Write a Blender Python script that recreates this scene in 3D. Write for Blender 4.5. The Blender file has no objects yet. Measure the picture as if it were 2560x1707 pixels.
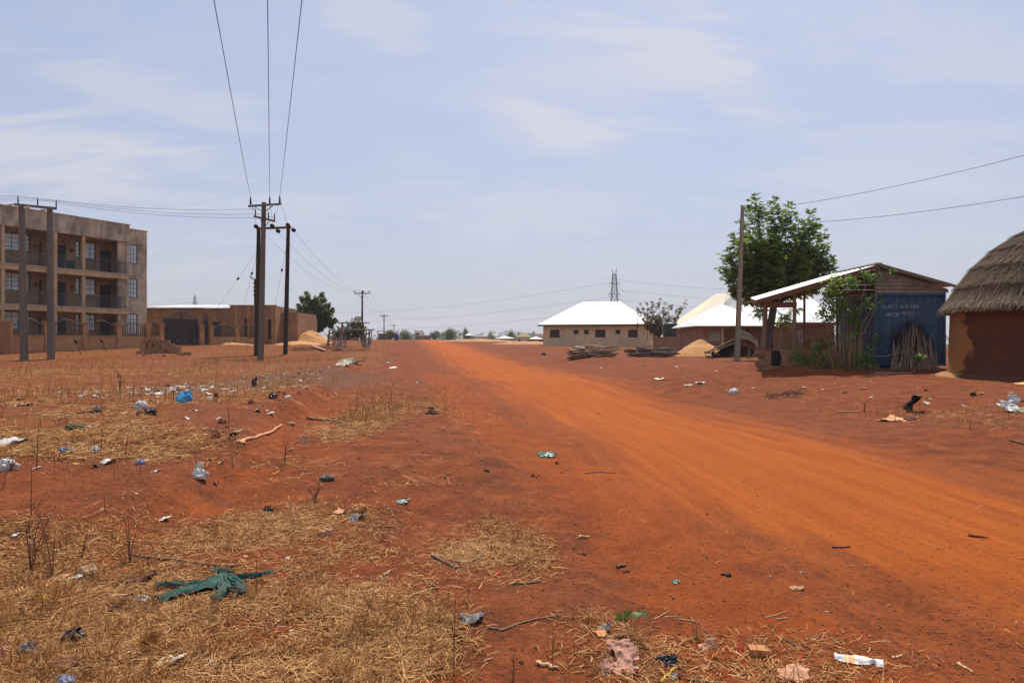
import bpy, math, random
import numpy as np
from mathutils import Vector, Matrix

rng = np.random.default_rng(11)
random.seed(5)
SC = bpy.context.scene
COL = SC.collection
R = math.radians

# ------------------------------------------------------------------ camera, sky, sun, exposure
F, CX, HY, HC = 1706.7, 1280.0, 858.0, 1.6      # photo focal length in pixels, centre column, horizon row, eye height
cam = bpy.data.cameras.new("camera")
cam.lens, cam.sensor_width = 24.0, 36.0
cam.clip_start, cam.clip_end = 0.1, 9000
camo = bpy.data.objects.new("camera", cam)
COL.objects.link(camo)
camo.location = (0, 0, HC)
camo.rotation_euler = (math.pi / 2 + (HY - 853.5) / F, 0, 0)
SC.camera = camo

SUN_EL, SUN_AZ = R(58), R(13)                   # high sun ahead of the camera, a little to the right
sdir = Vector((math.sin(SUN_AZ) * math.cos(SUN_EL), math.cos(SUN_AZ) * math.cos(SUN_EL), math.sin(SUN_EL)))
sun = bpy.data.lights.new("sun", "SUN")
sun.energy, sun.angle, sun.color = 5.0, R(0.53), (1.0, 0.955, 0.88)
suno = bpy.data.objects.new("sun", sun)
suno.rotation_euler = (-sdir).to_track_quat("-Z", "Y").to_euler()
COL.objects.link(suno)

W = bpy.data.worlds.new("World")
SC.world = W
W.use_nodes = True
nt = W.node_tree
nt.nodes.clear()


def N(nt, t, **k):
    n = nt.nodes.new(t)
    for a, b in k.items():
        setattr(n, a, b)
    return n


def LK(nt, a, b):
    nt.links.new(a, b)


def MATH(nt, op, a, b=None, clamp=False):
    n = N(nt, "ShaderNodeMath", operation=op, use_clamp=clamp)
    for i, v in enumerate((a, b)):
        if v is None:
            continue
        if isinstance(v, (int, float)):
            n.inputs[i].default_value = v
        else:
            LK(nt, v, n.inputs[i])
    return n.outputs[0]


def MIXC(nt, fac, a, b, blend="MIX"):
    n = N(nt, "ShaderNodeMix", data_type="RGBA", blend_type=blend)
    for i, v in ((0, fac), (6, a), (7, b)):
        if isinstance(v, (int, float)):
            n.inputs[i].default_value = v
        elif isinstance(v, tuple):
            n.inputs[i].default_value = (*v, 1) if len(v) == 3 else v
        else:
            LK(nt, v, n.inputs[i])
    return n.outputs[2]


def RAMP(nt, fac, stops, interp="LINEAR"):
    n = N(nt, "ShaderNodeValToRGB")
    n.color_ramp.interpolation = interp
    e = n.color_ramp.elements
    while len(e) < len(stops):
        e.new(0.5)
    for el, (p, c) in zip(e, stops):
        el.position = p
        el.color = (*c, 1) if isinstance(c, tuple) else (c, c, c, 1)
    LK(nt, fac, n.inputs[0])
    return n.outputs[0]


def NOISE(nt, vec, scale, detail=5, rough=0.55, dist=0.0):
    n = N(nt, "ShaderNodeTexNoise")
    n.inputs["Scale"].default_value = scale
    n.inputs["Detail"].default_value = detail
    n.inputs["Roughness"].default_value = rough
    n.inputs["Distortion"].default_value = dist
    if vec is not None:
        LK(nt, vec, n.inputs["Vector"])
    return n.outputs["Fac"]


sky = N(nt, "ShaderNodeTexSky", sky_type="NISHITA", sun_disc=False, sun_elevation=SUN_EL, sun_rotation=SUN_AZ,
        altitude=180, air_density=1.0, dust_density=2.2, ozone_density=1.6)
tc = N(nt, "ShaderNodeTexCoord")
sep = N(nt, "ShaderNodeSeparateXYZ")
LK(nt, tc.outputs["Generated"], sep.inputs[0])
zc = MATH(nt, "MAXIMUM", sep.outputs[2], 0.0)
den = MATH(nt, "ADD", zc, 0.16)
comb = N(nt, "ShaderNodeCombineXYZ")
LK(nt, MATH(nt, "DIVIDE", sep.outputs[0], den), comb.inputs[0])
LK(nt, MATH(nt, "DIVIDE", sep.outputs[1], den), comb.inputs[1])
P2 = comb.outputs[0]                            # view direction flattened onto a cloud plane
mp = N(nt, "ShaderNodeMapping")
mp.inputs["Rotation"].default_value = (0, 0, R(-28))
mp.inputs["Scale"].default_value = (0.8, 2.3, 1)
LK(nt, P2, mp.inputs[0])
c1 = NOISE(nt, mp.outputs[0], 1.9, 9, 0.62, 1.1)
c2 = NOISE(nt, P2, 0.75, 4, 0.55, 0.3)
cl = MATH(nt, "MULTIPLY", RAMP(nt, c1, [(0.38, 0.0), (0.72, 1.0)]), RAMP(nt, c2, [(0.44, 0.06), (0.70, 0.75)]))


def cloud_xy(x, y):
    d = Vector(((x - CX) / F, 1.0, (HY - y) / F)).normalized()
    return d.x / (max(d.z, 0) + .16), d.y / (max(d.z, 0) + .16)


for (xa, ya), (xb, yb), wdt, amt in (((1420, 0), (1980, 300), .20, .75), ((1230, 270), (1560, 370), .24, .8), ((1330, 150), (2050, 230), .22, .6), ((1250, 60), (1700, 330), .30, .45), ((-220, 390), (560, 440), .5, .75),
                                     ((40, 150), (640, 300), .18, .5), ((820, -30), (1060, 150), .12, .5), ((1050, 510), (1560, 560), .4, .45), ((600, 520), (900, 545), .35, .45), ((2100, 30), (2700, 200), .2, .45), ((1850, 420), (2600, 480), .5, .4)):
    (ax, ay), (bx, by) = cloud_xy(xa, ya), cloud_xy(xb, yb)      # cirrus wisps where the photo has them
    L_ = math.hypot(bx - ax, by - ay)
    m_ = N(nt, "ShaderNodeMapping", vector_type="TEXTURE")
    m_.inputs["Location"].default_value = ((ax + bx) / 2, (ay + by) / 2, 0)
    m_.inputs["Rotation"].default_value = (0, 0, math.atan2(by - ay, bx - ax))
    m_.inputs["Scale"].default_value = (L_ * .62, wdt, 1)
    LK(nt, P2, m_.inputs[0])
    ln = N(nt, "ShaderNodeVectorMath", operation="LENGTH")
    LK(nt, m_.outputs[0], ln.inputs[0])
    fall = MATH(nt, "SUBTRACT", 1.15, MATH(nt, "ADD", ln.outputs["Value"], MATH(nt, "MULTIPLY", MATH(nt, "SUBTRACT", c1, .5), -3.2)))
    cl = MATH(nt, "MAXIMUM", cl, MATH(nt, "MULTIPLY", RAMP(nt, fall, [(.0, 0.0), (1.25, 1.0)], "EASE"), amt))
hz = MATH(nt, "POWER", MATH(nt, "SUBTRACT", 1.0, zc), 7.0)
base = MIXC(nt, 0.60, sky.outputs[0], (5.05, 5.9, 8.3))       # thin high veil that whitens the whole sky
col = MIXC(nt, MATH(nt, "MULTIPLY", hz, 0.86), base, (5.35, 5.2, 5.5))
col = MIXC(nt, MATH(nt, "MULTIPLY", cl, 0.72), col, (7.4, 7.05, 7.2))
bg = N(nt, "ShaderNodeBackground")
bg.inputs["Strength"].default_value = 0.104
LK(nt, col, bg.inputs[0])
LK(nt, bg.outputs[0], N(nt, "ShaderNodeOutputWorld").inputs[0])

SC.view_settings.view_transform = "Standard"
SC.view_settings.look = "None"
SC.view_settings.exposure = 0.0
SC.view_settings.gamma = 1.0
SC.view_settings.use_curve_mapping = False
SC.render.engine = "CYCLES"
SC.cycles.max_bounces = 6
SC.cycles.transparent_max_bounces = 8


# ------------------------------------------------------------------ noise and terrain
_T = np.random.default_rng(3).random((256, 256))


def vnoise(x, y, s=0):
    x = np.asarray(x, float) + s * 17.3
    y = np.asarray(y, float) + s * 9.7
    xi, yi = np.floor(x).astype(int), np.floor(y).astype(int)
    fx, fy = x - xi, y - yi
    fx, fy = fx * fx * (3 - 2 * fx), fy * fy * (3 - 2 * fy)
    a, b = _T[xi & 255, yi & 255], _T[(xi + 1) & 255, yi & 255]
    c, d = _T[xi & 255, (yi + 1) & 255], _T[(xi + 1) & 255, (yi + 1) & 255]
    return (a * (1 - fx) + b * fx) * (1 - fy) + (c * (1 - fx) + d * fx) * fy


def fbm(x, y, o=4, s=0, g=0.5):
    r, a, t = 0.0, 1.0, 0.0
    for i in range(o):
        r = r + a * (vnoise(x * 2 ** i, y * 2 ** i, s + i * 3) - 0.5)
        t += a
        a *= g
    return r / t


def sstep(a, b, x):
    t = np.clip((np.asarray(x, float) - a) / (b - a), 0, 1)
    return t * t * (3 - 2 * t)


CTRL = np.array([
    (0, 0, 0), (-3, 3, .02), (3, 3, 0), (0, 6, 0), (-4, 5, .06), (6, 6, 0), (3, 12, .0), (2, 20, .04), (0, 32, .18), (-6, 6, .2), (-2, 16, .08),
    (-5, 60, .85), (-10, 90, 1.45), (-14, 120, 2.0), (-18, 150, 2.35), (-22, 180, 2.2), (-30, 250, .6), (-45, 400, -4), (0, 800, -9),
    (-5.5, 12, .33), (-10, 12, .36), (-15, 20, .36), (-10, 30, .36), (-17.5, 47.4, .38), (-19.5, 52, .6), (-17.6, 53, .7), (-30, 42, .52),
    (-29.5, 43.5, .55), (-33.1, 45, .9), (-32.6, 46, .93), (-29.6, 51.5, 1.19), (-26, 58, 1.4), (-24, 61, 1.45), (-30, 66, 1.5), (-20, 66, 1.45),
    (-24.5, 47.5, .92), (-21.5, 50, .8), (-22, 58, 1.35), (-13, 55, 1.15), (-9.5, 55, 1.0), (-15, 70, 1.5), (-16, 85, 1.9), (-50, 50, 1.4), (-60, 100, 2), (-40, 20, .5), (-20, 8, .4), (-8.6, 36, .42), (-4, 40, .35),
    (7.3, 4, .02), (7.4, 10, .06), (7.5, 14.6, .07), (7.3, 20, .12), (10, 13, .42), (10.5, 17, .52), (12.8, 17, .6), (13, 24, .8), (9, 24, .74), (9, 30, .76), (14, 35, .72),
    (11.5, 37, .76), (4.8, 41, .74), (2, 41, .42), (8.5, 42, .8), (12.5, 46, .78), (11, 90, 1.2), (5, 60, .95), (12, 60, .95), (20, 70, 1.0), (20, 52, .9), (30, 50, .9),
    (2, 110, 1.75), (0, 140, 2.0), (20, 140, 1.5), (30, 30, .8), (30, 15, .8), (20, 5, .5), (12, 5, .35), (16.4, 16, .62), (13.5, 21.7, .66), (0, -30, 0), (-40, -30, .3), (40, -30, .4),
    (300, 300, -2), (-300, 300, 0), (600, 600, -7), (-600, 600, -6), (0, 1500, -10), (150, 100, .5), (-150, 100, 1.5),
    (0, 2900, -10), (2800, 2000, -10), (-2800, 2000, -10), (2800, 0, -6), (-2800, 0, -6)], float)


def _kern(d2):
    return np.sqrt(d2 + 6.0)


_d2 = ((CTRL[:, None, :2] - CTRL[None, :, :2]) ** 2).sum(-1)
_A = np.zeros((len(CTRL) + 1,) * 2)
_A[:-1, :-1] = _kern(_d2) + np.eye(len(CTRL)) * -0.02
_A[:-1, -1] = _A[-1, :-1] = 1
_W = np.linalg.solve(_A, np.append(CTRL[:, 2], 0))

_yy = np.linspace(-60, 500, 5601)
_cx = np.interp(_yy, [-60, 0, 6, 12, 22, 32, 60, 90, 120, 160, 250, 500], [5, 3.7, 3.45, 3.0, 1.5, -.2, -5, -9.6, -14.5, -20.5, -33, -75])
for _ in range(3):
    _cx = np.convolve(np.pad(_cx, 40, "edge"), np.ones(81) / 81, "valid")


def across(X, Y):
    return X - np.interp(Y, _yy, _cx)


def edge_x(Y):          # the eroded lip of the left field
    return np.interp(Y, [2, 7, 12, 20, 36, 60], [-2.7, -3.2, -4.1, -5.5, -8.6, -14]) + 0.5 * fbm(Y * .45, Y * 0 + 3.1, 3, 5) * 2


def H(X, Y, fine=True):
    X, Y = np.asarray(X, float), np.asarray(Y, float)
    sh = np.broadcast(X, Y).shape
    x, y = np.broadcast_to(X, sh).ravel(), np.broadcast_to(Y, sh).ravel()
    z = np.empty(x.size)
    for i in range(0, x.size, 40000):
        sl = slice(i, i + 40000)
        d2 = (x[sl, None] - CTRL[None, :, 0]) ** 2 + (y[sl, None] - CTRL[None, :, 1]) ** 2
        z[sl] = _kern(d2) @ _W[:-1] + _W[-1]
    ac = across(x, y)
    ex = edge_x(y)
    dl = ex - x
    win = sstep(3.5, 7, y) * (1 - sstep(34, 48, y))
    z += win * (0.25 * sstep(-.42, .18, dl) * np.exp(-np.clip(dl, 0, 99) / 3.5) + 0.10 * np.exp(-((dl + .3) / .45) ** 2) * fbm(x * 1.7, y * 1.7, 3, 8))
    # ragged left margin of the graded road
    le = -4.15 + 1.35 * (1 - sstep(4, 16, y)) + .5 * fbm(x * 0 + 2, y * .5, 3, 21)
    z += (1 - sstep(45, 70, y)) * .085 * (sstep(-.2, .1, le - ac) - 0.5)
    onroad = sstep(-.2, .5, ac - le) * (1 - sstep(4.2, 5.4, ac))
    z += onroad * (-.022 * np.exp(-((ac + 1.0) / .35) ** 2) - .022 * np.exp(-((ac - .9) / .35) ** 2) + .01 * np.cos(ac * 7 + fbm(x * .2, y * .2, 2, 4) * 9) * np.exp(-(ac / 3) ** 2))
    z += .17 * np.exp(-((x - 9.7) / 1.3) ** 2 - ((y - 22.9) / .45) ** 2) * (1 + 1.6 * fbm(x * 2.5, y * 2.5, 3, 7))
    off = 1 - onroad * .8
    z += off * .16 * fbm(x * .38, y * .38, 3, 1)
    if fine:
        d = np.hypot(x, y)
        z += off * .05 * fbm(x * 1.9, y * 1.9, 3, 2) + (0.3 + .7 * off) * .020 * fbm(x * 7, y * 7, 3, 6) * (1 - sstep(15, 40, d))
    return z.reshape(sh)


def G(x, y):
    return float(H(np.array([x]), np.array([y]))[0])


_gy = np.geomspace(2.2, 420, 900)


def ground_px(px, py):
    """ground points seen at photo pixels (source pixels); arrays in, (n,3) out"""
    px, py = np.atleast_1d(np.asarray(px, float)), np.atleast_1d(np.asarray(py, float))
    out = np.zeros((len(px), 3))
    for i in range(len(px)):
        X = (px[i] - CX) / F * _gy
        Z = HC + (HY - py[i]) / F * _gy
        h = H(X, _gy)
        k = np.argmax(Z < h)
        if Z[k] >= h[k]:
            k = len(_gy) - 1
        if k > 0:
            a, b = Z[k - 1] - h[k - 1], Z[k] - h[k]
            t = a / (a - b) if a != b else 0
            y = _gy[k - 1] + t * (_gy[k] - _gy[k - 1])
        else:
            y = _gy[0]
        out[i] = ((px[i] - CX) / F * y, y, G((px[i] - CX) / F * y, y))
    return out


def P(x, y, Y):
    return Vector(((x - CX) / F * Y, Y, HC + (HY - y) / F * Y))


def PG(x, Y):
    X = (x - CX) / F * Y
    return Vector((X, Y, G(X, Y)))


# ------------------------------------------------------------------ building helpers
def tag(o, label=None, cat=None, group=None, kind=None):
    if label:
        o["label"] = label
    if cat:
        o["category"] = cat
    if group:
        o["group"] = group
    if kind:
        o["kind"] = kind
    return o


def thing(name, label, cat, loc=(0, 0, 0), rz=0, group=None):
    o = bpy.data.objects.new(name, None)
    COL.objects.link(o)
    o.location = loc
    o.rotation_euler = (0, 0, rz)
    return tag(o, label, cat, group)


def link(name, me, parent=None, loc=None, rot=None):
    o = bpy.data.objects.new(name, me)
    COL.objects.link(o)
    if parent is not None:
        o.parent = parent
    if loc is not None:
        o.location = loc
    if rot is not None:
        o.rotation_euler = rot
    return o


class MB:
    def __init__(s):
        s.v, s.f = [], []

    def add(s, vs, fs):
        b = len(s.v)
        s.v += [tuple(v) for v in vs]
        s.f += [tuple(i + b for i in f) for f in fs]
        return s

    def box(s, x0, x1, y0, y1, z0, z1):
        return s.add([(x0, y0, z0), (x1, y0, z0), (x1, y1, z0), (x0, y1, z0), (x0, y0, z1), (x1, y0, z1), (x1, y1, z1), (x0, y1, z1)],
                     [(0, 3, 2, 1), (4, 5, 6, 7), (0, 1, 5, 4), (1, 2, 6, 5), (2, 3, 7, 6), (3, 0, 4, 7)])

    def beam(s, p0, p1, w, h, up=(0, 0, 1), w1=None, h1=None):
        p0, p1 = Vector(p0), Vector(p1)
        d = (p1 - p0).normalized()
        u = Vector(up)
        a = d.cross(u)
        if a.length < 1e-4:
            a = d.cross(Vector((0, 1, 0)))
        a.normalize()
        b = a.cross(d).normalized()
        w1, h1 = w1 or w, h1 or h
        vs = [p0 + a * (sx * w / 2) + b * (sy * h / 2) for sx, sy in ((-1, -1), (1, -1), (1, 1), (-1, 1))]
        vs += [p1 + a * (sx * w1 / 2) + b * (sy * h1 / 2) for sx, sy in ((-1, -1), (1, -1), (1, 1), (-1, 1))]
        return s.add(vs, [(0, 3, 2, 1), (4, 5, 6, 7), (0, 1, 5, 4), (1, 2, 6, 5), (2, 3, 7, 6), (3, 0, 4, 7)])

    def tube(s, pts, rad, n=6, cap=True):
        pts = [Vector(p) for p in pts]
        if isinstance(rad, (int, float)):
            rad = [rad] * len(pts)
        vs, fs = [], []
        for i, p in enumerate(pts):
            d = (pts[min(i + 1, len(pts) - 1)] - pts[max(i - 1, 0)])
            d = d.normalized() if d.length > 1e-9 else Vector((0, 0, 1))
            a = d.cross(Vector((0, 0, 1)) if abs(d.z) < .9 else Vector((0, 1, 0))).normalized()
            b = d.cross(a).normalized()
            for k in range(n):
                t = 2 * math.pi * k / n
                vs.append(p + (a * math.cos(t) + b * math.sin(t)) * rad[i])
        for i in range(len(pts) - 1):
            for k in range(n):
                fs.append((i * n + k, i * n + (k + 1) % n, (i + 1) * n + (k + 1) % n, (i + 1) * n + k))
        if cap:
            fs.append(tuple(range(n)))
            fs.append(tuple(range((len(pts) - 1) * n, len(pts) * n))[::-1])
        return s.add(vs, fs)

    def lathe(s, prof, n=24, c=(0, 0), cap=True):
        vs, fs = [], []
        for r, z in prof:
            for k in range(n):
                t = 2 * math.pi * k / n
                vs.append((c[0] + r * math.cos(t), c[1] + r * math.sin(t), z))
        for i in range(len(prof) - 1):
            for k in range(n):
                fs.append((i * n + k, i * n + (k + 1) % n, (i + 1) * n + (k + 1) % n, (i + 1) * n + k))
        if cap:
            fs.append(tuple(range(n))[::-1])
            fs.append(tuple(range((len(prof) - 1) * n, len(prof) * n)))
        return s.add(vs, fs)

    def mesh(s, name, mat, smooth=False):
        me = bpy.data.meshes.new(name)
        me.from_pydata(s.v, [], s.f)
        if mat is not None:
            me.materials.append(mat)
        if smooth:
            me.polygons.foreach_set("use_smooth", [True] * len(me.polygons))
        me.update()
        return me

    def build(s, name, mat, parent=None, smooth=False, loc=None, rot=None):
        return link(name, s.mesh(name, mat, smooth), parent, loc, rot)


def np_mesh(name, V, Fq, mat, smooth=False, attrs=None):
    """V (n,3); Fq (m,k) faces with k corners"""
    me = bpy.data.meshes.new(name)
    V = np.ascontiguousarray(V, np.float32)
    Fq = np.ascontiguousarray(Fq, np.int32)
    m, k = Fq.shape
    me.vertices.add(len(V))
    me.vertices.foreach_set("co", V.ravel())
    me.loops.add(m * k)
    me.loops.foreach_set("vertex_index", Fq.ravel())
    me.polygons.add(m)
    me.polygons.foreach_set("loop_start", np.arange(0, m * k, k, dtype=np.int32))
    me.polygons.foreach_set("loop_total", np.full(m, k, np.int32))
    if smooth:
        me.polygons.foreach_set("use_smooth", np.ones(m, bool))
    for an, av in (attrs or {}).items():
        a = me.attributes.new(an, "FLOAT", "POINT")
        a.data.foreach_set("value", np.ascontiguousarray(av, np.float32))
    me.materials.append(mat)
    me.update(calc_edges=True)
    return me


def copy_to(o, loc, rot, label=None, group=None, parent=None, scale=None):
    c = o.copy()
    COL.objects.link(c)
    c.location = loc
    c.rotation_euler = rot
    if scale:
        c.scale = scale
    if parent is not None:
        c.parent = parent
    if label:
        c["label"] = label
    if group:
        c["group"] = group
    return c


# ------------------------------------------------------------------ materials
def M(name, col, rough=.85, var=.22, scale=3.0, bump=0.0, bscale=25.0, col2=None, metal=0.0, stretch=(1, 1, 1), objvar=0.0, spec=.3, stain=None, world=False):
    m = bpy.data.materials.new(name)
    m.use_nodes = True
    t = m.node_tree
    bs = t.nodes["Principled BSDF"]
    bs.inputs["Roughness"].default_value = rough
    bs.inputs["Metallic"].default_value = metal
    bs.inputs["Specular IOR Level"].default_value = spec
    tcn = N(t, "ShaderNodeTexCoord")
    if world:
        src = N(t, "ShaderNodeNewGeometry").outputs["Position"]
    else:
        src = tcn.outputs["Object"]
    mpn = N(t, "ShaderNodeMapping")
    mpn.inputs["Scale"].default_value = stretch
    LK(t, src, mpn.inputs[0])
    v = mpn.outputs[0]
    if objvar:
        oi = N(t, "ShaderNodeObjectInfo")
        ad = N(t, "ShaderNodeVectorMath", operation="ADD")
        cb = N(t, "ShaderNodeCombineXYZ")
        LK(t, MATH(t, "MULTIPLY", oi.outputs["Random"], 37.0), cb.inputs[0])
        LK(t, v, ad.inputs[0])
        LK(t, cb.outputs[0], ad.inputs[1])
        v = ad.outputs[0]
    n1 = NOISE(t, v, scale, 7, .62)
    lo = tuple(c * (1 - var) for c in col)
    hi = col2 if col2 else tuple(min(1, c * (1 + var)) for c in col)
    c = RAMP(t, n1, [(.3, lo), (.7, hi)])
    if stain:
        sc, st, amt, scol = stain
        mps = N(t, "ShaderNodeMapping")
        mps.inputs["Scale"].default_value = st
        LK(t, src, mps.inputs[0])
        n3 = NOISE(t, mps.outputs[0], sc, 6, .65, .5)
        c = MIXC(t, MATH(t, "MULTIPLY", RAMP(t, n3, [(.42, 0.0), (.68, 1.0)]), amt), c, scol)
    if objvar:
        oi = N(t, "ShaderNodeObjectInfo")
        hs = N(t, "ShaderNodeHueSaturation")
        LK(t, c, hs.inputs["Color"])
        LK(t, MATH(t, "ADD", MATH(t, "MULTIPLY", oi.outputs["Random"], 2 * objvar), 1 - objvar), hs.inputs["Value"])
        c = hs.outputs[0]
    LK(t, c, bs.inputs["Base Color"])
    if bump:
        b = N(t, "ShaderNodeBump")
        b.inputs["Strength"].default_value = bump
        b.inputs["Distance"].default_value = .02
        LK(t, NOISE(t, v, bscale, 5, .6), b.inputs["Height"])
        LK(t, b.outputs[0], bs.inputs["Normal"])
    return m


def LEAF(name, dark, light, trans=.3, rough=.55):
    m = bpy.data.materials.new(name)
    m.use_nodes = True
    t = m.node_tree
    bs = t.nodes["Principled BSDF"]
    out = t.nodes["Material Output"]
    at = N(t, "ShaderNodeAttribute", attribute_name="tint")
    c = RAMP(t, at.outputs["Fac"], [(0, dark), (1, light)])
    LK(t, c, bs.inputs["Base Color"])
    bs.inputs["Roughness"].default_value = rough
    bs.inputs["Specular IOR Level"].default_value = .25
    tr = N(t, "ShaderNodeBsdfTranslucent")
    LK(t, c, tr.inputs[0])
    mx = N(t, "ShaderNodeMixShader")
    mx.inputs[0].default_value = trans
    LK(t, bs.outputs[0], mx.inputs[1])
    LK(t, tr.outputs[0], mx.inputs[2])
    LK(t, mx.outputs[0], out.inputs[0])
    return m


mt = {}
mt["concrete_pole"] = M("weathered_concrete", (.15, .125, .10), var=.25, scale=2, stretch=(3, 3, .6), bump=.25)
mt["wood_pole"] = M("creosoted_wood", (.035, .024, .016), var=.4, scale=4, stretch=(6, 6, .4), bump=.3)
mt["steel"] = M("galvanised_steel", (.16, .15, .14), rough=.6, var=.25, metal=.3)
mt["rust"] = M("rusty_steel", (.16, .065, .03), var=.45, scale=8)
mt["insulator"] = M("brown_porcelain", (.03, .016, .012), rough=.5, var=.2, spec=.2)
mt["wire"] = M("dark_wire", (.07, .07, .075), rough=.6, var=.1)
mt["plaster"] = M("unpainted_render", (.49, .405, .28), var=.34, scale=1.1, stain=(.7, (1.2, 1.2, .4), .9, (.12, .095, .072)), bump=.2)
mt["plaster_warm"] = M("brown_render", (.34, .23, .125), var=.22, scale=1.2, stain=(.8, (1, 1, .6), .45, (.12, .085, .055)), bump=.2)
mt["slab"] = M("bare_slab_edge", (.48, .345, .195), var=.2, scale=1.4, bump=.2)
mt["trim_pale"] = M("pale_cement_trim", (.42, .36, .28), var=.15, scale=3)
mt["door_and_shade"] = M("dark_brown_door_and_shade", (.035, .022, .016), rough=.5, var=.3, scale=4, stretch=(5, 5, .6))  # for doors, and for dark sheets that stand in for shade
mt["frame_dark"] = M("dark_window_frame", (.018, .019, .022), rough=.4, var=.2, spec=.5)
mt["iron"] = M("dark_wrought_iron", (.035, .033, .035), rough=.45, var=.25, spec=.5)
mt["rail_grey"] = M("grey_metal_rail", (.11, .10, .105), rough=.45, var=.2, metal=.4)
mt["glass"] = M("window_glass", (.50, .56, .58), rough=.06, var=.2, spec=.9)  # pale base colour carries the sky reflected in the panes
mt["block_wall"] = M("sandcrete_block_wall", (.42, .235, .115), var=.24, scale=2.2, stain=(.7, (1, 1, .8), .5, (.24, .10, .045)), bump=.3)
mt["block_brown"] = M("brown_block_house_wall", (.31, .165, .085), var=.22, scale=1.5, stain=(1.2, (1, 1, 2.5), .5, (.16, .075, .04)), bump=.3)
mt["block"] = M("sandcrete_block", (.31, .165, .08), var=.25, scale=5, bump=.4, objvar=.18)
mt["zinc"] = M("zinc_roof_sheet", (.66, .645, .605), rough=.5, var=.22, scale=.8, stretch=(5, .35, .35), metal=.15)
mt["zinc_cream"] = M("cream_aged_roof_sheet", (.80, .68, .47), rough=.6, var=.06, scale=.8, stretch=(4, 4, 1))
mt["zinc_old"] = M("old_zinc_sheet", (.33, .27, .205), rough=.65, var=.3, scale=3, metal=.15, stain=(2, (1, 1, 1), .6, (.18, .10, .055)))
mt["house_tan"] = M("tan_rendered_wall", (.70, .52, .30), var=.1, scale=.7, stain=(.5, (1, 1, 1.5), .4, (.30, .22, .15)))
mt["house_cream"] = M("cream_rendered_wall", (.56, .46, .31), var=.1, scale=.7)
mt["house_brown"] = M("brown_mud_render", (.25, .135, .085), var=.2, scale=1.2, stain=(.9, (1, 1, 1), .5, (.13, .08, .055)))
mt["fascia"] = M("dark_fascia_board", (.12, .085, .065), var=.3, scale=5)
mt["timber"] = M("weathered_timber", (.21, .145, .10), var=.35, scale=6, stretch=(6, 6, .7), bump=.3)
mt["timber_red"] = M("reddish_timber", (.17, .065, .032), var=.3, scale=5, stretch=(1, 1, 5), bump=.2)
mt["timber_grey"] = M("grey_weathered_poles", (.21, .165, .13), var=.4, scale=7, bump=.3, objvar=.2)
mt["plank"] = M("raw_pink_plank", (.46, .25, .15), var=.25, scale=6, stretch=(.6, 6, 6), objvar=.2)
mt["log"] = M("dry_branch_bark", (.30, .195, .12), var=.4, scale=9, bump=.4, objvar=.35)
mt["log_dark"] = M("dark_branch_bark", (.17, .115, .085), var=.4, scale=9, bump=.4, objvar=.4)
mt["stick"] = M("dry_stick", (.36, .235, .16), var=.35, scale=10, objvar=.35)
mt["stalk"] = M("dry_straw_stalk", (.32, .205, .085), var=.4, scale=8, objvar=.3)
mt["bark"] = M("grey_brown_bark", (.085, .06, .042), var=.4, scale=7, stretch=(3, 3, .8), bump=.5)
mt["bark_pale"] = M("pale_thin_bark", (.30, .22, .14), var=.3, scale=7)
mt["sand"] = M("building_sand", (.52, .245, .075), var=.14, scale=2.5, bump=.35, bscale=14)
mt["sand_pale"] = M("pale_building_sand", (.58, .30, .115), var=.12, scale=2.5, bump=.3, bscale=14)
mt["gravel"] = M("grey_gravel", (.27, .21, .165), var=.45, scale=14, bump=.9, bscale=18)
mt["tank"] = M("black_tank_plastic", (.014, .015, .017), rough=.45, var=.2, spec=.5)
mt["blue_drum"] = M("blue_plastic", (.012, .04, .17), rough=.4, var=.2, spec=.5)
mt["pylon"] = M("pylon_steel", (.07, .075, .085), rough=.6, var=.1)
mt["mesh_green"] = M("green_plastic_netting", (.028, .112, .090), rough=.75, var=.5, scale=14, bump=.6, bscale=120, stain=(7, (1, 1, 1), .8, (.085, .062, .034)))
mt["twig"] = M("dead_weed_stem", (.13, .06, .034), var=.3, scale=9, objvar=.3)
# ------------------------------------------------------------------ ground and road
def axis(lo_fine, hi_fine, step, grow, lo, hi):
    a = list(np.arange(lo_fine, hi_fine, step))
    s, x = step, hi_fine
    up = []
    while x < hi:
        up.append(x)
        s *= grow
        x += s
    up.append(hi)
    s, x = step, lo_fine - step
    dn = []
    while x > lo:
        dn.append(x)
        s *= grow
        x -= s
    dn.append(lo)
    return np.array(dn[::-1] + a + up)


gx = axis(-4.6, 5.2, .05, 1.036, -2800, 2800)
gyv = np.concatenate([axis(2.6, 6.5, .045, 1.0155, 2.6 - .05, 2900)[1:], ])
gyv = np.concatenate([2.6 - np.geomspace(60, .06, 46), gyv])
gyv = np.unique(np.round(gyv, 4))
nx, ny = len(gx), len(gyv)
XX, YY = np.meshgrid(gx, gyv)
ZZ = H(XX, YY)


def fy_of(dyD):                                  # depth of a flat-ground point dy display pixels under the horizon
    return HC * F / (dyD * 1.0884)


def patch(X, Y, xD, yD, rx, ry, zoff=0.0):       # soft elliptical ground patch, centre and radii given in display pixels of the photo
    h = HC - zoff
    f = lambda y: h * F / ((y - 788.3) * 1.0884)
    yc = .5 * (f(yD - ry) + f(yD + ry))
    ryw = .5 * (f(yD - ry) - f(yD + ry))
    sc = f(yD) / F * 1.0884
    xc, rxw = (xD - 1176) * sc, rx * sc
    return np.clip(1.5 - 1.05 * np.sqrt(((X - xc) / rxw) ** 2 + ((Y - yc) / ryw) ** 2), 0, 1)


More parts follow.
